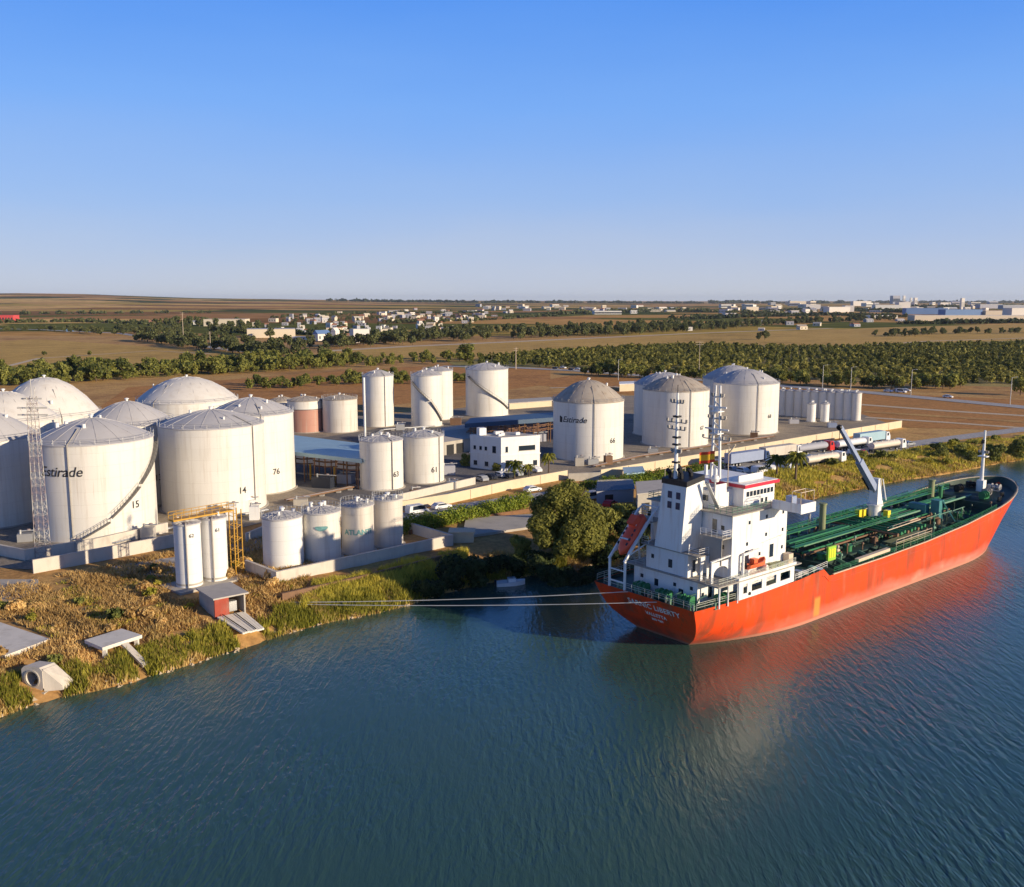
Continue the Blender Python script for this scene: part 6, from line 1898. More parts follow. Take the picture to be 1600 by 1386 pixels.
# ------------------------------------------------------------------ poles
def pole(label, u, v, vt, arm=1.6, m='galv', lamp=False):
    p = at(u, v); h = max(6, zat(u, vt, p.y) - G)
    t = thing('lamp_post' if lamp else 'power_pole', label, 'lamp post' if lamp else 'pole', (p.x, p.y, G))
    r = 0.16 if p.y < 600 else .3
    MB().cyl((0, 0, -.3), (0, 0, h), r, r * .7, n=8).build('shaft', M[m], t)
    if lamp:
        MB().beam((0, 0, h), (1.8, 0, h + .3), .15, .12).bx(1.5, 2.5, -.2, .2, h + .2, h + .35).build('lamp_head', M[m], t, smooth=0)
    else:
        for z in (h - .6, h - 2.0): MB().beam((-arm, 0, z), (arm, 0, z), .18, .18).build('crossarm', M[m], t, smooth=0)
    return t


for a in ((287, 537, 488, 'tall pale pole beside the pale highway on the left', 2.5), (329, 547, 518, 'shorter pole right of the tall one on the left highway', 1.6), (806, 577, 543, 'pale pole beyond the orange field right of the slim tanks', 1.6),
          (1092, 590, 533, 'tall pole in front of the orchard above the ship funnel mast', 2.2)): pole(a[3], a[0], a[1], a[2], a[4], 'buff')
for a in ((966, 594, 562, 'lamp post on the highway left of the stained dome tanks'), (1285, 607, 571, 'lamp post on the highway above the left of the silo row'), (1329, 610, 574, 'lamp post on the highway above the right of the silo row'),
          (1423, 618, 578, 'lamp post on the highway right of the car group'), (1578, 633, 590, 'lamp post on the highway near the right edge')): pole(a[3], a[0], a[1], a[2], lamp=True)

# ------------------------------------------------------------------ trees and shrubs
p = at(887, 863, 2.9)
bt_ = thing('broad_tree', 'big round olive green tree on the bank left of the ship stern', 'tree', (p.x, p.y, 2.8), .6)
hT = zat(887, 752, p.y) - 2.8
trunk_mb(hT, .5, 7, 3, .35).build('trunk', M['bark'], bt_)
cs = [(0, 0, hT * .62), (-3.2, .5, hT * .5), (3.4, -.3, hT * .48), (.4, 3, hT * .55), (-.4, -3.2, hT * .45), (-1.8, 0, hT * .80), (2.0, .6, hT * .74), (4.2, -1, hT * .30), (-4.2, -.6, hT * .30), (1.2, -3.6, hT * .26), (-2, -3.0, hT * .24), (3.2, 2.2, hT * .62), (-3.0, 2.0, hT * .66), (0.2, .2, hT * .90), (5.0, .3, hT * .42), (-4.9, .3, hT * .46), (.6, -2.6, hT * .68)]
cs = [(x * 1.36, y * 1.3, z) for x, y, z in cs] + [(0, -4.6, hT * .34), (2.6, -4.2, hT * .44), (-2.6, -4.2, hT * .4), (0.5, -4.4, hT * .17), (3.8, -3.2, hT * .18), (-3.8, -3.2, hT * .18), (0, 3.8, hT * .3), (0, 0, hT * .3)]
v_, q_ = leaves(cs, [3.4, 2.7, 2.7, 2.6, 2.6, 2.3, 2.3, 2.2, 2.2, 2.2, 2.1, 2.0, 2.1, 1.7, 1.7, 1.7, 1.8, 2.2, 2.0, 2.0, 1.9, 1.8, 1.8, 2.4, 3.0], 38000, .40, 5, inner=.55, face=1.7)
link('crown', npmesh('crown', v_, q_, [M['leaf_tree']]), bt_)

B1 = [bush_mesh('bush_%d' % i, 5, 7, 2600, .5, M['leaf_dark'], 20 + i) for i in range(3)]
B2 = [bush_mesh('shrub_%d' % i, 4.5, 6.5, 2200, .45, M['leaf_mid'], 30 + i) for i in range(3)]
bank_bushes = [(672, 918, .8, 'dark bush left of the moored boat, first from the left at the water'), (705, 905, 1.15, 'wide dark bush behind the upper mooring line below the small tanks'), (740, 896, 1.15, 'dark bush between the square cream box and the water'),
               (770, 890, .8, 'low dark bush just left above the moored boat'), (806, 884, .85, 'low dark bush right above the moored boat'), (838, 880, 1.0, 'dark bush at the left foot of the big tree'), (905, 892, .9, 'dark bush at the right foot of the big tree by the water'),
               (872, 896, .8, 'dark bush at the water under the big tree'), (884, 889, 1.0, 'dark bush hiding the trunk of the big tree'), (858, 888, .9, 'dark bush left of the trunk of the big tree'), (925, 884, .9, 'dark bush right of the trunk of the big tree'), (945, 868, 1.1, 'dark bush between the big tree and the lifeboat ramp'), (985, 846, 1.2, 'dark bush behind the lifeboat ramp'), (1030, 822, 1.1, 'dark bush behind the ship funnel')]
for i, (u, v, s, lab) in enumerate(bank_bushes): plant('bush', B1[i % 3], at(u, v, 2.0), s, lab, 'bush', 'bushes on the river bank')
for i, (u, v, s, lab) in enumerate(((955, 822, 1.0, 'yellow green bush right of the big tree'), (978, 808, .9, 'yellow green bush below the dark shed'), (816, 860, .9, 'light green bush in front of the big tree, left side'), (940, 840, 1.0, 'mid green bush touching the big tree on its right'),
                                    (762, 730, .7, 'dark shrub in front of the shaded office wall'), (775, 736, .55, 'low shrub at the near corner of the office'), (728, 728, .7, 'shrub left of the office'), (1470, 712, .9, 'bush on the right bank in front of the foremast'), (1555, 708, 1.1, 'first large bush on the bank at the right edge'), (1590, 703, 1.2, 'second large bush on the bank at the right edge'), (1520, 712, .8, 'bush on the right bank behind the foremast'))):
    plant('bush', B2[i % 3], at(u, v), s, lab, 'bush', 'green bushes of the quay')


def hedge(label, pxs, hgt, wid, n, lm, seed):
    pts = [at(u, v) for u, v in pxs]; o = pts[0].copy()
    cs_, rs = [], []
    rr_ = random.Random(seed)
    for a, c_ in zip(pts[:-1], pts[1:]):
        k = max(2, int((c_ - a).length / 1.0))
        for j in range(k):
            q = a.lerp(c_, j / k) - o
            cs_.append((q.x + rr_.uniform(-.3, .3), q.y + rr_.uniform(-.3, .3), hgt * rr_.uniform(.35, .62))); rs.append(wid * rr_.uniform(.35, .62))
    v, q = leaves(cs_, rs, n, .34, seed, squash=hgt / wid * 1.0)
    v[:, 2] = np.maximum(v[:, 2], -.2)
    return tag(link('hedge', npmesh('hedge', v, q, [lm]), loc=o), label, 'hedge')


hedge('bright green hedge between the road and the grey concrete slab', [(628, 834), (700, 820), (770, 806), (828, 790)], 3.4, 3.0, 12000, M['leaf_hedge'], 41)
hedge('green hedge below the long cream wall left of the ship mast', [(905, 770), (960, 762), (1065, 746), (1130, 737)], 3.0, 3.0, 10000, M['leaf_hedge'], 42)


def palm_mesh(name, h, n, fl_, seed):
    rr_ = random.Random(seed); b = MB()
    b.cyl((0, 0, -.2), (rr_.uniform(-.3, .3), rr_.uniform(-.3, .3), h), .28, .2, n=8)
    for i in range(n):
        a = rr_.uniform(0, 6.28); el = rr_.uniform(-.5, 1.2); pts = []
        for k in range(6):
            t = k / 5; pts.append(Vector((math.cos(a) * fl_ * t * math.cos(el * (1 - t * .4)), math.sin(a) * fl_ * t * math.cos(el * (1 - t * .4)), h + fl_ * (math.sin(el) * t - .75 * t * t))))
        sdv = Vector((-math.sin(a), math.cos(a), 0))
        for k in range(5):
            w0 = .42 * math.sin(PI * (.12 + .8 * k / 5)); w1 = .42 * math.sin(PI * (.12 + .8 * (k + 1) / 5))
            for s_ in (-1, 1):
                b.add([pts[k], pts[k + 1], pts[k + 1] + sdv * s_ * w1 + Vector((0, 0, -.28)), pts[k] + sdv * s_ * w0 + Vector((0, 0, -.28))], [(0, 1, 2, 3)], 1)
    return b.mesh(name, [M['bark'], M['palm']], smooth=0)


PM = [palm_mesh('palm_%d' % i, 6.0, 34, 2.9, i) for i in range(2)]
for i, (u, v, s, lab) in enumerate(((1213, 745, .95, 'left palm tree of the two standing before the cream box truck'), (1243, 748, 1.15, 'right palm tree of the two with a yellow green crown'), (857, 742, .8, 'palm tree at the left foot of tank 66'), (804, 752, .75, 'palm tree before the sunlit wall of the office'), (826, 748, .6, 'short palm tree at the right corner of the office'))):
    plant('palm_tree', PM[i % 2], at(u, v), s, lab, 'palm tree')

TR = [tree_mesh('tree_%d' % i, 8, 8, 520, 1.05, M['leaf_mid'], 50 + i) for i in range(4)]
TD = [tree_mesh('dark_tree_%d' % i, 11, 10, 480, 1.5, M['leaf_far'], 60 + i) for i in range(4)]
TO = [tree_mesh('orchard_%d' % i, 4.6, 5.6, 230, .95, M['leaf_orchard'], 70 + i, nl=6, lo=.25) for i in range(4)]


def inpoly(x, y, poly):
    c = False; n = len(poly)
    for i in range(n):
        x0, y0 = poly[i]; x1, y1 = poly[(i + 1) % n]
        if (y0 > y) != (y1 > y) and x < (x1 - x0) * (y - y0) / (y1 - y0) + x0: c = not c
    return c


def scatter(poly, n, seed):
    """n ground points inside a photo polygon, even on the ground"""
    P = [at(u, v) for u, v in poly]; W_ = [(q.x, q.y) for q in P]
    rr_ = random.Random(seed); out_ = []
    x0, x1 = min(q[0] for q in W_), max(q[0] for q in W_); y0, y1 = min(q[1] for q in W_), max(q[1] for q in W_)
    while len(out_) < n:
        x, y = rr_.uniform(x0, x1), rr_.uniform(y0, y1)
        if inpoly(x, y, W_): out_.append(Vector((x, y, G)))
    return out_


def along(pxs, n, jit, seed):
    P = [at(u, v) for u, v in pxs]; rr_ = random.Random(seed)
    Ls = [(b_ - a_).length for a_, b_ in zip(P[:-1], P[1:])]; tot = sum(Ls); out_ = []
    for i in range(n):
        s = (i + rr_.uniform(.1, .9)) / n * tot
        for a_, b_, l in zip(P[:-1], P[1:], Ls):
            if s <= l: break
            s -= l
        q = a_.lerp(b_, min(1, s / l)); out_.append(q + Vector((rr_.uniform(-jit, jit), rr_.uniform(-jit, jit), 0)))
    return out_


def belt(pts, protos, smin, smax, name, label, cat, group, seed):
    rr_ = random.Random(seed)
    for i, q in enumerate(pts): plant(name, protos[rr_.randrange(len(protos))], q, rr_.uniform(smin, smax), label, cat, group)


def mass(name, label, groups, seed):
    rr_ = random.Random(seed); vs_, qs_, ms_ = [], [], []; o = 0
    cache = {}
    for pts, protos, smin, smax in groups:
        for q in pts:
            me = protos[rr_.randrange(len(protos))]
            if me.name not in cache:
                cv_ = np.empty(len(me.vertices) * 3, np.float32); me.vertices.foreach_get('co', cv_)
                cq = np.empty(len(me.loops), np.int32); me.loops.foreach_get('vertex_index', cq)
                cm = np.empty(len(me.polygons), np.int32); me.polygons.foreach_get('material_index', cm)
                cache[me.name] = (cv_.reshape(-1, 3), cq.reshape(-1, 4), cm)
            cv_, cq, cm = cache[me.name]
            a = rr_.uniform(0, 6.28); s_ = rr_.uniform(smin, smax)
            Rm = np.array([[math.cos(a), -math.sin(a), 0], [math.sin(a), math.cos(a), 0], [0, 0, 1]])
            vs_.append(cv_ @ Rm.T * s_ * np.array([1, 1, rr_.uniform(.85, 1.15)]) + np.array([q.x, q.y, gzf(q.x, q.y) - .05])); qs_.append(cq + o); ms_.append(cm); o += len(cv_)
    return tag(link(name, npmesh(name, np.vstack(vs_), np.vstack(qs_), [M['bark'], groups[0][1][0].materials[1]], np.concatenate(ms_))), label, kind='stuff')


belt(scatter([(-60, 606), (120, 600), (250, 590), (400, 583), (560, 573), (560, 562), (400, 568), (250, 574), (120, 582), (-60, 588)], 150, 1), TR, .75, 1.35, 'tree', 'mid green tree in the belt just behind the tank farm', 'tree', 'trees of the belt behind the tank farm', 1)
mass('shrub_belt', 'low green shrubs filling the belt behind the tank farm', [
    (scatter([(-60, 606), (120, 600), (250, 590), (400, 583), (560, 573), (560, 562), (400, 568), (250, 574), (120, 582), (-60, 588)], 420, 101), TR, .35, .7),
    (scatter([(390, 612), (560, 601), (760, 600), (760, 590), (560, 590), (400, 600)], 120, 102), TR, .25, .5),
    (scatter([(560, 576), (740, 566), (740, 556), (560, 563)], 60, 103), TR, .4, .8)], 101)
belt(scatter([(390, 612), (560, 601), (760, 600), (760, 590), (560, 590), (400, 600)], 60, 2), TR, .4, .75, 'tree', 'low green tree close behind the slim tanks', 'tree', 'low trees close behind the slim tanks', 2)
mass('tree_rows', 'dark trees in rows and groves beyond the fields', [
    (along([(-40, 520), (60, 516), (190, 524)], 34, 10, 3), TD, .6, 1.0),
    (along([(225, 532), (300, 542), (370, 552), (440, 558), (500, 556)], 80, 11, 4), TD, .65, 1.2),
    (along([(180, 516), (260, 526), (380, 540), (500, 548)], 60, 12, 24), TD, .6, 1.15),
    (scatter([(380, 512), (480, 496), (600, 489), (760, 496), (740, 514), (640, 526), (560, 526), (470, 530)], 170, 25), TD, .5, .85),
    (along([(500, 543), (620, 534), (740, 527)], 70, 16, 26), TD, .6, 1.1),
    (scatter([(230, 520), (430, 530), (430, 510), (260, 503)], 60, 5), TD, .8, 1.4),
    (along([(500, 546), (560, 541), (700, 533), (840, 528), (960, 523), (1090, 516), (1200, 508), (1390, 500)], 210, 24, 6), TD, .7, 1.3),
    (along([(820, 526), (950, 520), (1090, 512)], 90, 45, 16), TD, .9, 1.35),
    (along([(560, 530), (700, 524), (800, 519)], 60, 30, 18), TD, .7, 1.1),
    (along([(1380, 526), (1470, 522), (1640, 520)], 60, 14, 7), TD, .5, .9)], 6)
belt(along([(915, 585), (1000, 590), (1100, 594)], 26, 6, 8), TR, .7, 1.1, 'tree', 'big dark tree at the front edge of the orchard, left part', 'tree', 'front edge trees left', 8)
belt(along([(1150, 590), (1240, 598), (1350, 606), (1460, 608), (1500, 604)], 44, 8, 9), TR, .65, 1.05, 'tree', 'big dark tree at the front edge of the orchard behind the silo row', 'tree', 'front edge trees right', 9)
belt(along([(730, 572), (820, 572), (900, 575)], 16, 5, 10), TR, .5, .85, 'tree', 'small tree along the road right of the lone tall tree', 'tree', 'roadside trees above tank 66', 10)
for u, v, s, pr, lab in ((116, 585, 1.5, TR[0], 'lone tall tree in the tan field behind the left domes'), (730, 566, 1.9, TR[1], 'lone tall dark tree above the slim tank with the curling stair'), (668, 562, .9, TR[2], 'round tree alone in the field left of the lone tall tree'),
                         (1185, 531, .8, TD[0], 'left tree of the pair in the dry field on the right'), (1195, 531, 1.0, TD[1], 'right tree of the pair in the dry field on the right'), (1430, 526, 1.1, TD[2], 'broad bush alone before the blue sheds'), (70, 556, .6, TR[3], 'small bush left in the tan field'), (140, 556, .6, TR[2], 'small bush right of the lone tall tree in the tan field'), (1594, 618, 1.2, TR[0], 'dark tree at the right edge beside the highway')):
    plant('tree', pr, at(u, v), s, lab, 'tree')

# orchard: the nearest 300 as trees of their own, the rest joined
oc = [(740, 563), (860, 552), (1000, 544), (1090, 541), (1220, 546), (1350, 543), (1480, 540), (1660, 537), (1760, 604), (1500, 600), (1400, 600), (1240, 592), (1100, 586), (960, 580), (880, 572), (800, 570)]
P = [at(u, v) for u, v in oc]; Wp = [(q.x, q.y) for q in P]
op = []
ar_ = R(22); ro_ = random.Random(8)
for i in range(-140, 140):
    for j in range(-140, 140):
        x = 330 + (i * 7.6) * math.cos(ar_) - (j * 9.6) * math.sin(ar_) + ro_.uniform(-.9, .9)
        y = 700 + (i * 7.6) * math.sin(ar_) + (j * 9.6) * math.cos(ar_) + ro_.uniform(-.9, .9)
        if ro_.random() < .93 and inpoly(x, y, Wp): op.append((x, y))
op.sort(key=lambda q: math.hypot(*q))
for i, (x, y) in enumerate(op[:300]):
    plant('orchard_tree', TO[i % 4], (x, y), ro_.uniform(.75, 1.25), 'round olive green fruit tree in the front rows of the orchard', 'fruit tree', 'fruit trees of the orchard')
big = [leaves(*lumps(4.6, 5.6, 6, 80 + k, .25), 90, 1.45, 80 + k)[0].reshape(-1, 4, 3) for k in range(5)]
acc_ = []
for x, y in op[300:]:
    v = big[ro_.randrange(5)]; a = ro_.uniform(0, 6.28); s = ro_.uniform(.75, 1.25)
    Rm = np.array([[math.cos(a), -math.sin(a), 0], [math.sin(a), math.cos(a), 0], [0, 0, 1]])
    acc_.append(v @ Rm.T * s + np.array([x, y, G]))
if acc_:
    v = np.concatenate(acc_).reshape(-1, 3)
    tag(link('orchard', npmesh('orchard', v, np.arange(len(v)).reshape(-1, 4), [M['leaf_orchard']])), 'rows of olive green fruit trees farther back in the orchard', kind='stuff')


# far hedgerows and woods near the horizon
def far_wood(lines, seed, label):
    r = np.random.default_rng(seed); parts = []
    for pxs, n, h in lines:
        P = [at(u, v) for u, v in pxs]
        for i in range(n):
            t = r.random() * (len(P) - 1); k = int(t); q = P[k].lerp(P[min(k + 1, len(P) - 1)], t - k)
            hh = h * r.uniform(.6, 1.3); x, y = q.x + r.normal() * q.y * .004, q.y * (1 + r.normal() * .006)
            z = gzf(x, y); w_ = hh * 1.5
            vv, _ = leaves([(0, 0, hh * .5), (w_ * .4, 0, hh * .4), (-w_ * .4, 0, hh * .42)], [hh * .5, hh * .4, hh * .4], 30, hh * .6, int(r.integers(1e6)))
            parts.append(vv + np.array([x, y, z]))
    v = np.concatenate(parts)
    return tag(link('far_wood', npmesh('far_wood', v, np.arange(len(v)).reshape(-1, 4), [M['leaf_far']])), label, kind='stuff')


far_wood([([(520, 475.5), (620, 475.5), (700, 475)], 120, 22), ([(690, 475.5), (900, 474.5), (1100, 474.5)], 180, 24), ([(1120, 474.5), (1180, 473.6)], 50, 34), ([(1180, 474.5), (1400, 473.5), (1640, 473.5)], 220, 30)], 3, 'dark woods along the horizon')
far_wood([([(0, 505), (120, 503), (230, 507)], 70, 7), ([(0, 492), (180, 490), (330, 489)], 40, 10), ([(430, 497), (600, 489), (760, 490)], 110, 8), ([(620, 505), (760, 500), (860, 494)], 90, 7), ([(860, 492), (1050, 486), (1220, 492)], 110, 12)], 4, 'scattered hedges and trees of the plain')
far_wood([([(1050, 500), (1200, 495), (1300, 493), (1420, 496)], 160, 9), ([(1200, 488), (1330, 486), (1430, 489)], 90, 12), ([(1420, 507), (1640, 504)], 110, 8), ([(380, 520), (600, 527), (720, 521)], 130, 7), ([(1420, 482), (1640, 480)], 90, 16)], 5, 'trees among the distant buildings')


# ------------------------------------------------------------------ distant buildings
def house(label, u, v, wpx, hpx, wm='farwhite', rm='tile', depth=None, gable=True, rz=None, group=None, name='house', cat='house', hip=.35, win=True):
    p = at(u, v); sc_ = p.y / FPX
    W_, H_ = wpx * sc_, hpx * sc_
    D_ = depth or W_ * .7
    rz = random.uniform(-.5, .5) if rz is None else rz
    b = MB()
    wall_h = H_ * (1 - hip) if gable else H_
    b.bx(-W_ / 2, W_ / 2, -D_ / 2, D_ / 2, -1, wall_h)
    if gable:
        e = .03 * W_
        vs = [(-W_ / 2 - e, -D_ / 2 - e, wall_h), (W_ / 2 + e, -D_ / 2 - e, wall_h), (W_ / 2 + e, D_ / 2 + e, wall_h), (-W_ / 2 - e, D_ / 2 + e, wall_h), (-W_ / 2 - e, 0, H_), (W_ / 2 + e, 0, H_)]
        b.add([(x, y, z + .05) for x, y, z in vs], [(0, 1, 5, 4), (2, 3, 4, 5), (3, 0, 4), (1, 2, 5), (3, 2, 1, 0)], 1)
    else:
        b.bx(-W_ / 2 - .2, W_ / 2 + .2, -D_ / 2 - .2, D_ / 2 + .2, H_ + .01, H_ + .05 * H_, 1)
    for k in range(max(1, int(W_ / 5)) if win else 0):                   # openings on the long side
        x = -W_ / 2 + (k + .5) * W_ / max(1, int(W_ / 5))
        b.bx(x - W_ * .025 - .5, x + W_ * .025 + .3, -D_ / 2 - .05, -D_ / 2 - .02, wall_h * .25, wall_h * .68, 2)
    o = b.build(name, [M[wm], M[rm], M['glass']], loc=(p.x, p.y, gzf(p.x, p.y)), smooth=0)
    o.rotation_euler.z = rz
    return tag(o, label, cat, group)


ro2 = random.Random(21)


WN = {'farwhite': 'white', 'farcream': 'cream', 'fargrey': 'grey', 'farblue': 'blue'}
RN = {'tile': 'with red tiles on top', 'roofgrey': 'with grey top', 'farcream': 'with cream top', 'farwhite': 'with white top', 'fargrey': 'with blue grey top'}


def cluster(poly, n, seed, wr, hr, label, group, mats=('farwhite', 'farcream', 'farcream', 'fargrey', 'fargrey'), roofs=('tile', 'tile', 'roofgrey', 'farcream', 'farwhite'), flat=.5, cat='house', name='house'):
    rr_ = random.Random(seed)
    us = [q[0] for q in poly]; vs = [q[1] for q in poly]
    k = 0
    while k < n:
        u, v = rr_.uniform(min(us), max(us)), rr_.uniform(min(vs), max(vs))
        if not inpoly(u, v, poly): continue
        k += 1
        wm_, rm_ = rr_.choice(mats), rr_.choice(roofs); gb = rr_.random() > flat
        lb = '%s %s %s %s' % (WN[wm_], 'gabled' if gb else 'flat roofed', label, RN[rm_])
        house(lb, u, v, rr_.uniform(*wr), rr_.uniform(*hr), wm_, rm_, gable=gb, rz=rr_.uniform(-.7, .7), group=(lb[:60] + ' group'), cat=cat, name=name)


house('long cream warehouse behind the dark grove', 355, 509, 62, 10, 'farcream', 'farcream', gable=False, rz=.1, name='warehouse', cat='warehouse', win=False)
house('long white warehouse with a grey blue end wall left of the village', 424, 527, 72, 13, 'farcream', 'fargrey', gable=False, rz=.25, name='warehouse', cat='warehouse', depth=30, win=False)
house('low white wall like building right of the white warehouse', 472, 531, 28, 5, 'farwhite', 'farwhite', gable=False, rz=.1, cat='building', name='building')
house('blue grey and white building at the near edge of the village', 503, 532, 22, 16, 'farwhite', 'farblue', rz=.7, cat='building', name='building')
house('white house with a pointed gable at the near edge of the village', 524, 528, 12, 16, 'farwhite', 'farwhite', rz=1.2)
house('large white house, biggest of the village', 562, 535, 26, 20, 'farwhite', 'farwhite', gable=False, rz=.5)
house('white house just left of the largest white house', 543, 531, 14, 10, 'farwhite', 'tile', rz=.3)
house('pale house with dark roof beside the left highway', 242, 512, 16, 12, 'farcream', 'tile', rz=.4)
house('small white house left of the left grove', 305, 507, 12, 6, 'farwhite', 'fargrey', rz=.2)
house('bright red building at the far left edge', 8, 503, 34, 10, 'farred', 'farred', gable=False, rz=.1, cat='building', name='building')
house('small blue tarpaulin shed beside the left highway', 110, 518, 10, 4, 'farblue', 'farblue', gable=False, rz=.1, cat='shed', name='shed')
cluster([(470, 528), (380, 508), (480, 494), (600, 488), (760, 494), (740, 512), (640, 524), (560, 524)], 100, 31, (5, 13), (4, 8), 'house in the village on the left', 'houses of the village on the left')
cluster([(560, 492), (700, 480), (830, 478), (830, 490), (700, 500)], 45, 32, (5, 12), (2.5, 5), 'tiny building in the middle distance', 'tiny buildings in the middle distance')
house('long low white building on the plain above the wide field', 948, 491, 42, 5, 'farwhite', 'farwhite', gable=False, rz=.05, cat='building', name='building')
house('short white building right of the long low one on the plain', 990, 490, 10, 5, 'farwhite', 'farwhite', gable=False, rz=.05, cat='building', name='building')
cluster([(740, 484), (900, 478), (1060, 480), (1060, 488), (900, 486)], 32, 33, (6, 16), (2.5, 4.5), 'tiny building on the plain', 'buildings on the plain')
ind = [(1269, 483, 22, 7, 'farwhite', 'white flat shed at the left of the industrial district'), (1307, 488, 36, 8, 'farwhite', 'long white shed in the industrial district'), (1245, 478, 26, 7, 'farcream', 'cream block at the left of the industrial district'),
       (1172, 488, 20, 8, 'farcream', 'cream house with a tower like part before the industrial district'), (1140, 489, 8, 6, 'farwhite', 'small white cube house before the industrial district'), (1345, 478, 30, 7, 'farwhite', 'white shed highest on the left of the district'),
       (1325, 487, 14, 9, 'farwhite', 'white cube in the middle left of the district'), (1385, 486, 40, 9, 'farwhite', 'broad white shed in the middle of the district'), (1410, 485, 18, 12, 'farwhite', 'white gabled hall in the middle of the district'),
       (1445, 491, 62, 9, 'farblue', 'long blue shed in the middle of the district'), (1500, 492, 60, 8, 'farblue', 'second long blue shed farther right'), (1515, 501, 180, 8, 'farcream', 'very long cream wall like shed on the right'), (1550, 492, 30, 6, 'farcream', 'low cream shed with dark roof on the right'),
       (1585, 494, 26, 12, 'farwhite', 'white building at the right edge'), (1475, 479, 16, 6, 'farwhite', 'small white shed behind the blue sheds'), (1545, 482, 40, 6, 'fargrey', 'grey shed far right'), (1580, 483, 36, 6, 'fargrey', 'grey blue shed at the far right edge'), (1375, 497, 44, 4, 'farwhite', 'row of low white boxes before the district')]
for u, v, wp, hp, m, lab in ind: house(lab, u, v, wp, hp, m, 'farwhite' if m != 'farblue' else 'farblue', gable=False, rz=random.uniform(-.1, .25), cat='building', name='industrial_building', depth=40, win=False)
for u, v, wp, hp, m, lab in ((1503, 484, 5.5, 17, 'farwhite', 'tall white tower standing right of the blue sheds'), (1398, 475, 12, 12, 'fargrey', 'dark block tower on the skyline'), (1412, 475, 3.5, 12, 'farwhite', 'left slim white silo tower on the skyline'), (1423, 475, 3, 9, 'farwhite', 'middle slim white silo tower on the skyline'), (1430, 476, 5, 10, 'farwhite', 'right slim white silo tower on the skyline')):
    house(lab, u, v, wp, hp, m, m, gable=False, rz=.2, cat='tower', name='tower')
cluster([(1060, 486), (1200, 474), (1640, 474), (1640, 490), (1420, 486), (1230, 494), (1100, 494)], 75, 34, (6, 20), (2.5, 6), 'building of the distant industrial district', 'buildings of the industrial district', mats=('farwhite', 'farwhite', 'farcream', 'fargrey'), roofs=('farwhite', 'fargrey', 'farcream'), flat=.85, cat='building', name='industrial_building')
cluster([(1050, 514), (1200, 503), (1420, 500), (1420, 510), (1100, 520)], 14, 35, (8, 14), (4, 6), 'farm building among the dark trees', 'farm buildings among the trees')


# ------------------------------------------------------------------ reeds, scrub and stones of the bank
def in_polys(x, y):
    hit = np.zeros(x.shape, bool)
    for poly in EXP:
        c = np.zeros(x.shape, bool); n = len(poly)
        for i in range(n):
            (x0, y0), (x1, y1) = poly[i], poly[(i + 1) % n]
            if y0 != y1: c ^= ((y0 > y) != (y1 > y)) & (x < (x1 - x0) * (y - y0) / (y1 - y0) + x0)
        hit |= c
    return hit


EXP = []
for z_, pl in ((2.9, [(-80, 1014), (6, 1030), (86, 1000), (0, 966), (-80, 952)]), (3.2, [(126, 1001), (160, 1018), (230, 993), (190, 977)]), (2.0, [(30, 1066), (70, 1078), (100, 1062), (90, 1040), (40, 1034)]), (2.2, [(184, 1003), (200, 1000), (234, 1036), (222, 1044)]),
               (3.0, [(300, 955), (336, 970), (395, 955), (385, 935), (320, 930)]), (1.9, [(333, 966), (386, 955), (420, 984), (376, 994)]), (3.0, [(262, 935), (320, 942), (385, 925), (372, 905), (270, 912)])):
    EXP.append([tuple(at(u, v, z_))[:2] for u, v in pl])


def bank_points(n, d0, d1, x0, x1, seed, thr=-9, freq=.35, excl=()):
    r = np.random.default_rng(seed); out_ = np.zeros((0, 2))
    while len(out_) < n:
        x = r.uniform(x0, x1, n * 3); yb = np.interp(x, BA[:, 0], BA[:, 1]); y = yb + r.uniform(d0 - 1, d1 * 2.2 + 1, n * 3)
        d = bank_dist(x, y)
        keep = (d > d0) & (d < d1) & (sines(x, y, freq, seed) > thr)
        keep &= ~in_polys(x, y)
        for (ex_, ey_, er) in excl: keep &= (x - ex_) ** 2 + (y - ey_) ** 2 > er * er
        out_ = np.vstack([out_, np.column_stack([x, y])[keep]])
    return out_[:n]


def blades(name, pts, hlo, hhi, wid, m, label, seed, lean=.35):
    r = np.random.default_rng(seed); n = len(pts)
    z = gz(pts[:, 0], pts[:, 1]) - .05
    h = r.uniform(hlo, hhi, n) * (.75 + .25 * sines(pts[:, 0], pts[:, 1], .5, seed) / 1.8)
    h = np.maximum(h, .15)
    a = r.uniform(0, 6.28, n); w_ = wid * r.uniform(.6, 1.4, n)
    b0 = np.column_stack([pts[:, 0] - np.cos(a) * w_ / 2, pts[:, 1] - np.sin(a) * w_ / 2, z])
    b1 = np.column_stack([pts[:, 0] + np.cos(a) * w_ / 2, pts[:, 1] + np.sin(a) * w_ / 2, z])
    ln = r.normal(size=(n, 2)) * lean * h[:, None]
    t = np.column_stack([pts[:, 0] + ln[:, 0], pts[:, 1] + ln[:, 1], z + h])
    v = np.stack([b0, b1, t], axis=1).reshape(-1, 3)
    return tag(link(name, npmesh(name, v, np.arange(3 * n).reshape(-1, 3), [m])), label, kind='stuff')


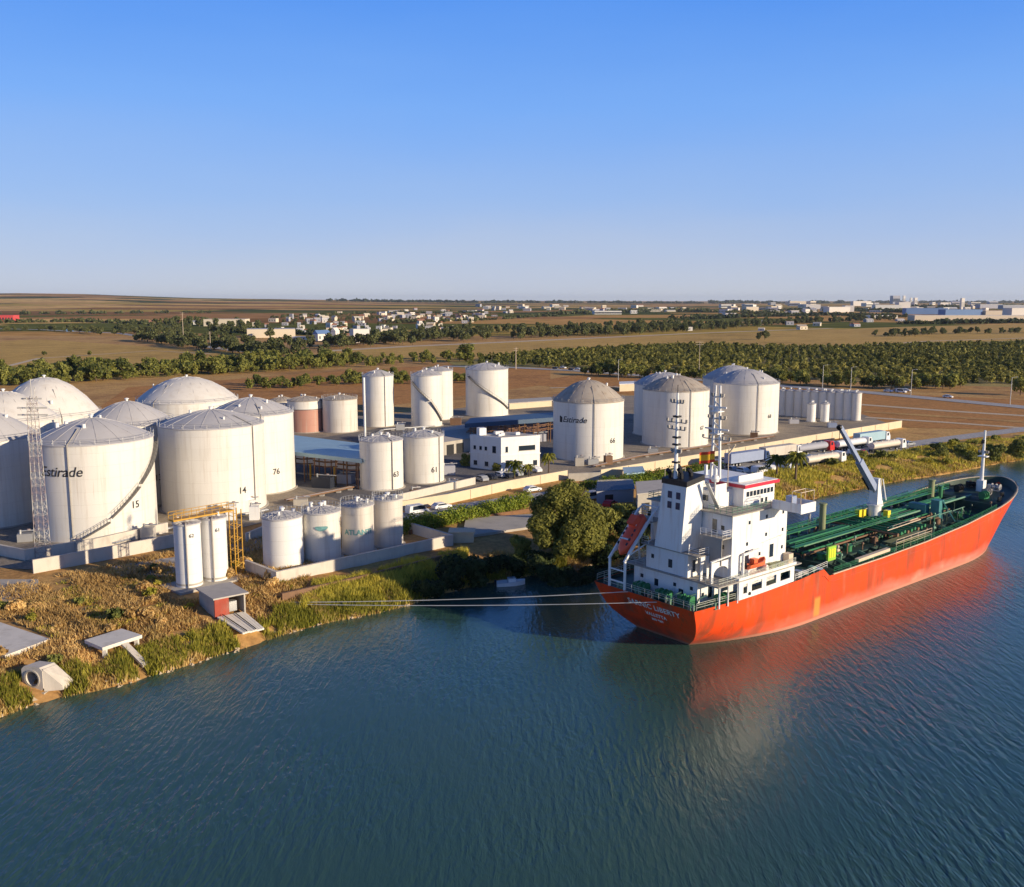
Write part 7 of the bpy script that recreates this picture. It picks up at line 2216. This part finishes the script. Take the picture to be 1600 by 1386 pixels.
EX = []
blades('reeds', bank_points(30000, .2, 5.5, -75, 20, 3, -.35, excl=EX), .8, 2.0, .22, M['reed_green'], 'green reeds along the left waterline', 3, .25)
blades('reeds', bank_points(14000, 4, 11, -32, -8, 13, -.7, excl=EX), .9, 2.0, .22, M['reed_green'], 'green reeds on the slope below the small tanks', 13, .25)
blades('dry_reeds', bank_points(15000, -.1, 9, -75, 20, 4, .1, excl=EX), .6, 1.5, .2, M['reed_dry'], 'dry straw coloured reeds along the left waterline', 4, .3)
blades('dry_scrub', bank_points(85000, 3.5, 44, -100, -33, 5, -.9, .22, excl=EX), .3, 1.2, .24, M['scrub'], 'dry brown scrub on the left bank', 5, .5)
blades('grass', bank_points(16000, 4, 40, -100, -33, 6, .35, .3, excl=EX), .3, .9, .24, M['reed_green'], 'green tufts in the dry scrub', 6, .4)
blades('reeds', bank_points(40000, .2, 20, 62, 240, 7, -.8, .2), .5, 1.6, .34, M['reed_green'], 'olive green grass on the right bank', 7, .3)
blades('dry_reeds', bank_points(26000, -.1, 16, 62, 240, 8, -.1, .16), .5, 1.4, .34, M['reed_dry'], 'dry yellow grass on the right bank', 8, .3)
blades('grass', bank_points(9000, 1, 14, 14, 62, 9), .4, 1.4, .3, M['leaf_mid'], 'dark grass under the bank trees', 9)
SB = [bush_mesh('scrub_%d' % i, 1.6, 2.6, 420, .34, (M['scrub'], M['reed_green'], M['leaf_mid'])[i], 90 + i) for i in range(3)]
sp_ = bank_points(64, 6, 36, -95, -36, 15, -.9, excl=EX)
for i, q in enumerate(sp_):
    k = (0, 0, 1, 2)[i % 4]
    plant('scrub_bush', SB[k], q, random.uniform(.6, 1.4), ('dry brown bush in the scrub of the left bank', 'yellow green bush in the scrub of the left bank', 'dark green bush in the scrub of the left bank')[k], 'bush', ('dry bushes of the left bank', 'yellow green bushes of the left bank', 'dark bushes of the left bank')[k])
sp_ = bank_points(26, 2, 18, 70, 175, 17)
for i, q in enumerate(sp_): plant('scrub_bush', SB[1 + i % 2], q, random.uniform(.9, 2.0), ('yellow green bush', 'dark green bush')[i % 2] + ' on the grassy right bank', 'bush', ('yellow green bushes', 'dark bushes')[i % 2] + ' of the right bank')
r = np.random.default_rng(77)
sp_ = bank_points(520, -.4, 1.3, -75, 15, 18, -.6)
ico = np.array([(1, 0, 0), (-1, 0, 0), (0, 1, 0), (0, -1, 0), (0, 0, .7), (0, 0, -.7)]); of8 = np.array([(0, 2, 4), (2, 1, 4), (1, 3, 4), (3, 0, 4), (2, 0, 5), (1, 2, 5), (3, 1, 5), (0, 3, 5)])
zz = gz(sp_[:, 0], sp_[:, 1])
v = np.concatenate([ico * r.uniform(.15, .45) * r.uniform(.6, 1.4, (6, 3)) + np.array([q[0], q[1], z_]) for q, z_ in zip(sp_, zz)])
f = np.concatenate([of8 + 6 * i for i in range(len(sp_))])
M['stone'] = mat('pale_stone', (0.46, 0.36, 0.24), rough=.95, var=.3, scale=.6)
tag(link('stones', npmesh('stones', v, f, [M['stone']])), 'pale stones along the left waterline', kind='stuff')

# ------------------------------------------------------------------ haze: one closed box of thin air round everything
hm = bpy.data.materials.new('haze_air'); hm.use_nodes = True
n_ = hm.node_tree.nodes; n_.remove(n_['Principled BSDF'])
pvn = n_.new('ShaderNodeVolumePrincipled')
pvn.inputs['Color'].default_value = (0.80, 0.88, 1.0, 1)
pvn.inputs['Density'].default_value = 0.000022
pvn.inputs['Anisotropy'].default_value = 0.2
hm.node_tree.links.new(pvn.outputs[0], n_['Material Output'].inputs['Volume'])
hzb = MB().bx(-16200, 16200, -1700, 26200, -5, 140)
tag(hzb.build('haze', hm, smooth=0), 'thin pale blue haze over the plain', kind='stuff')
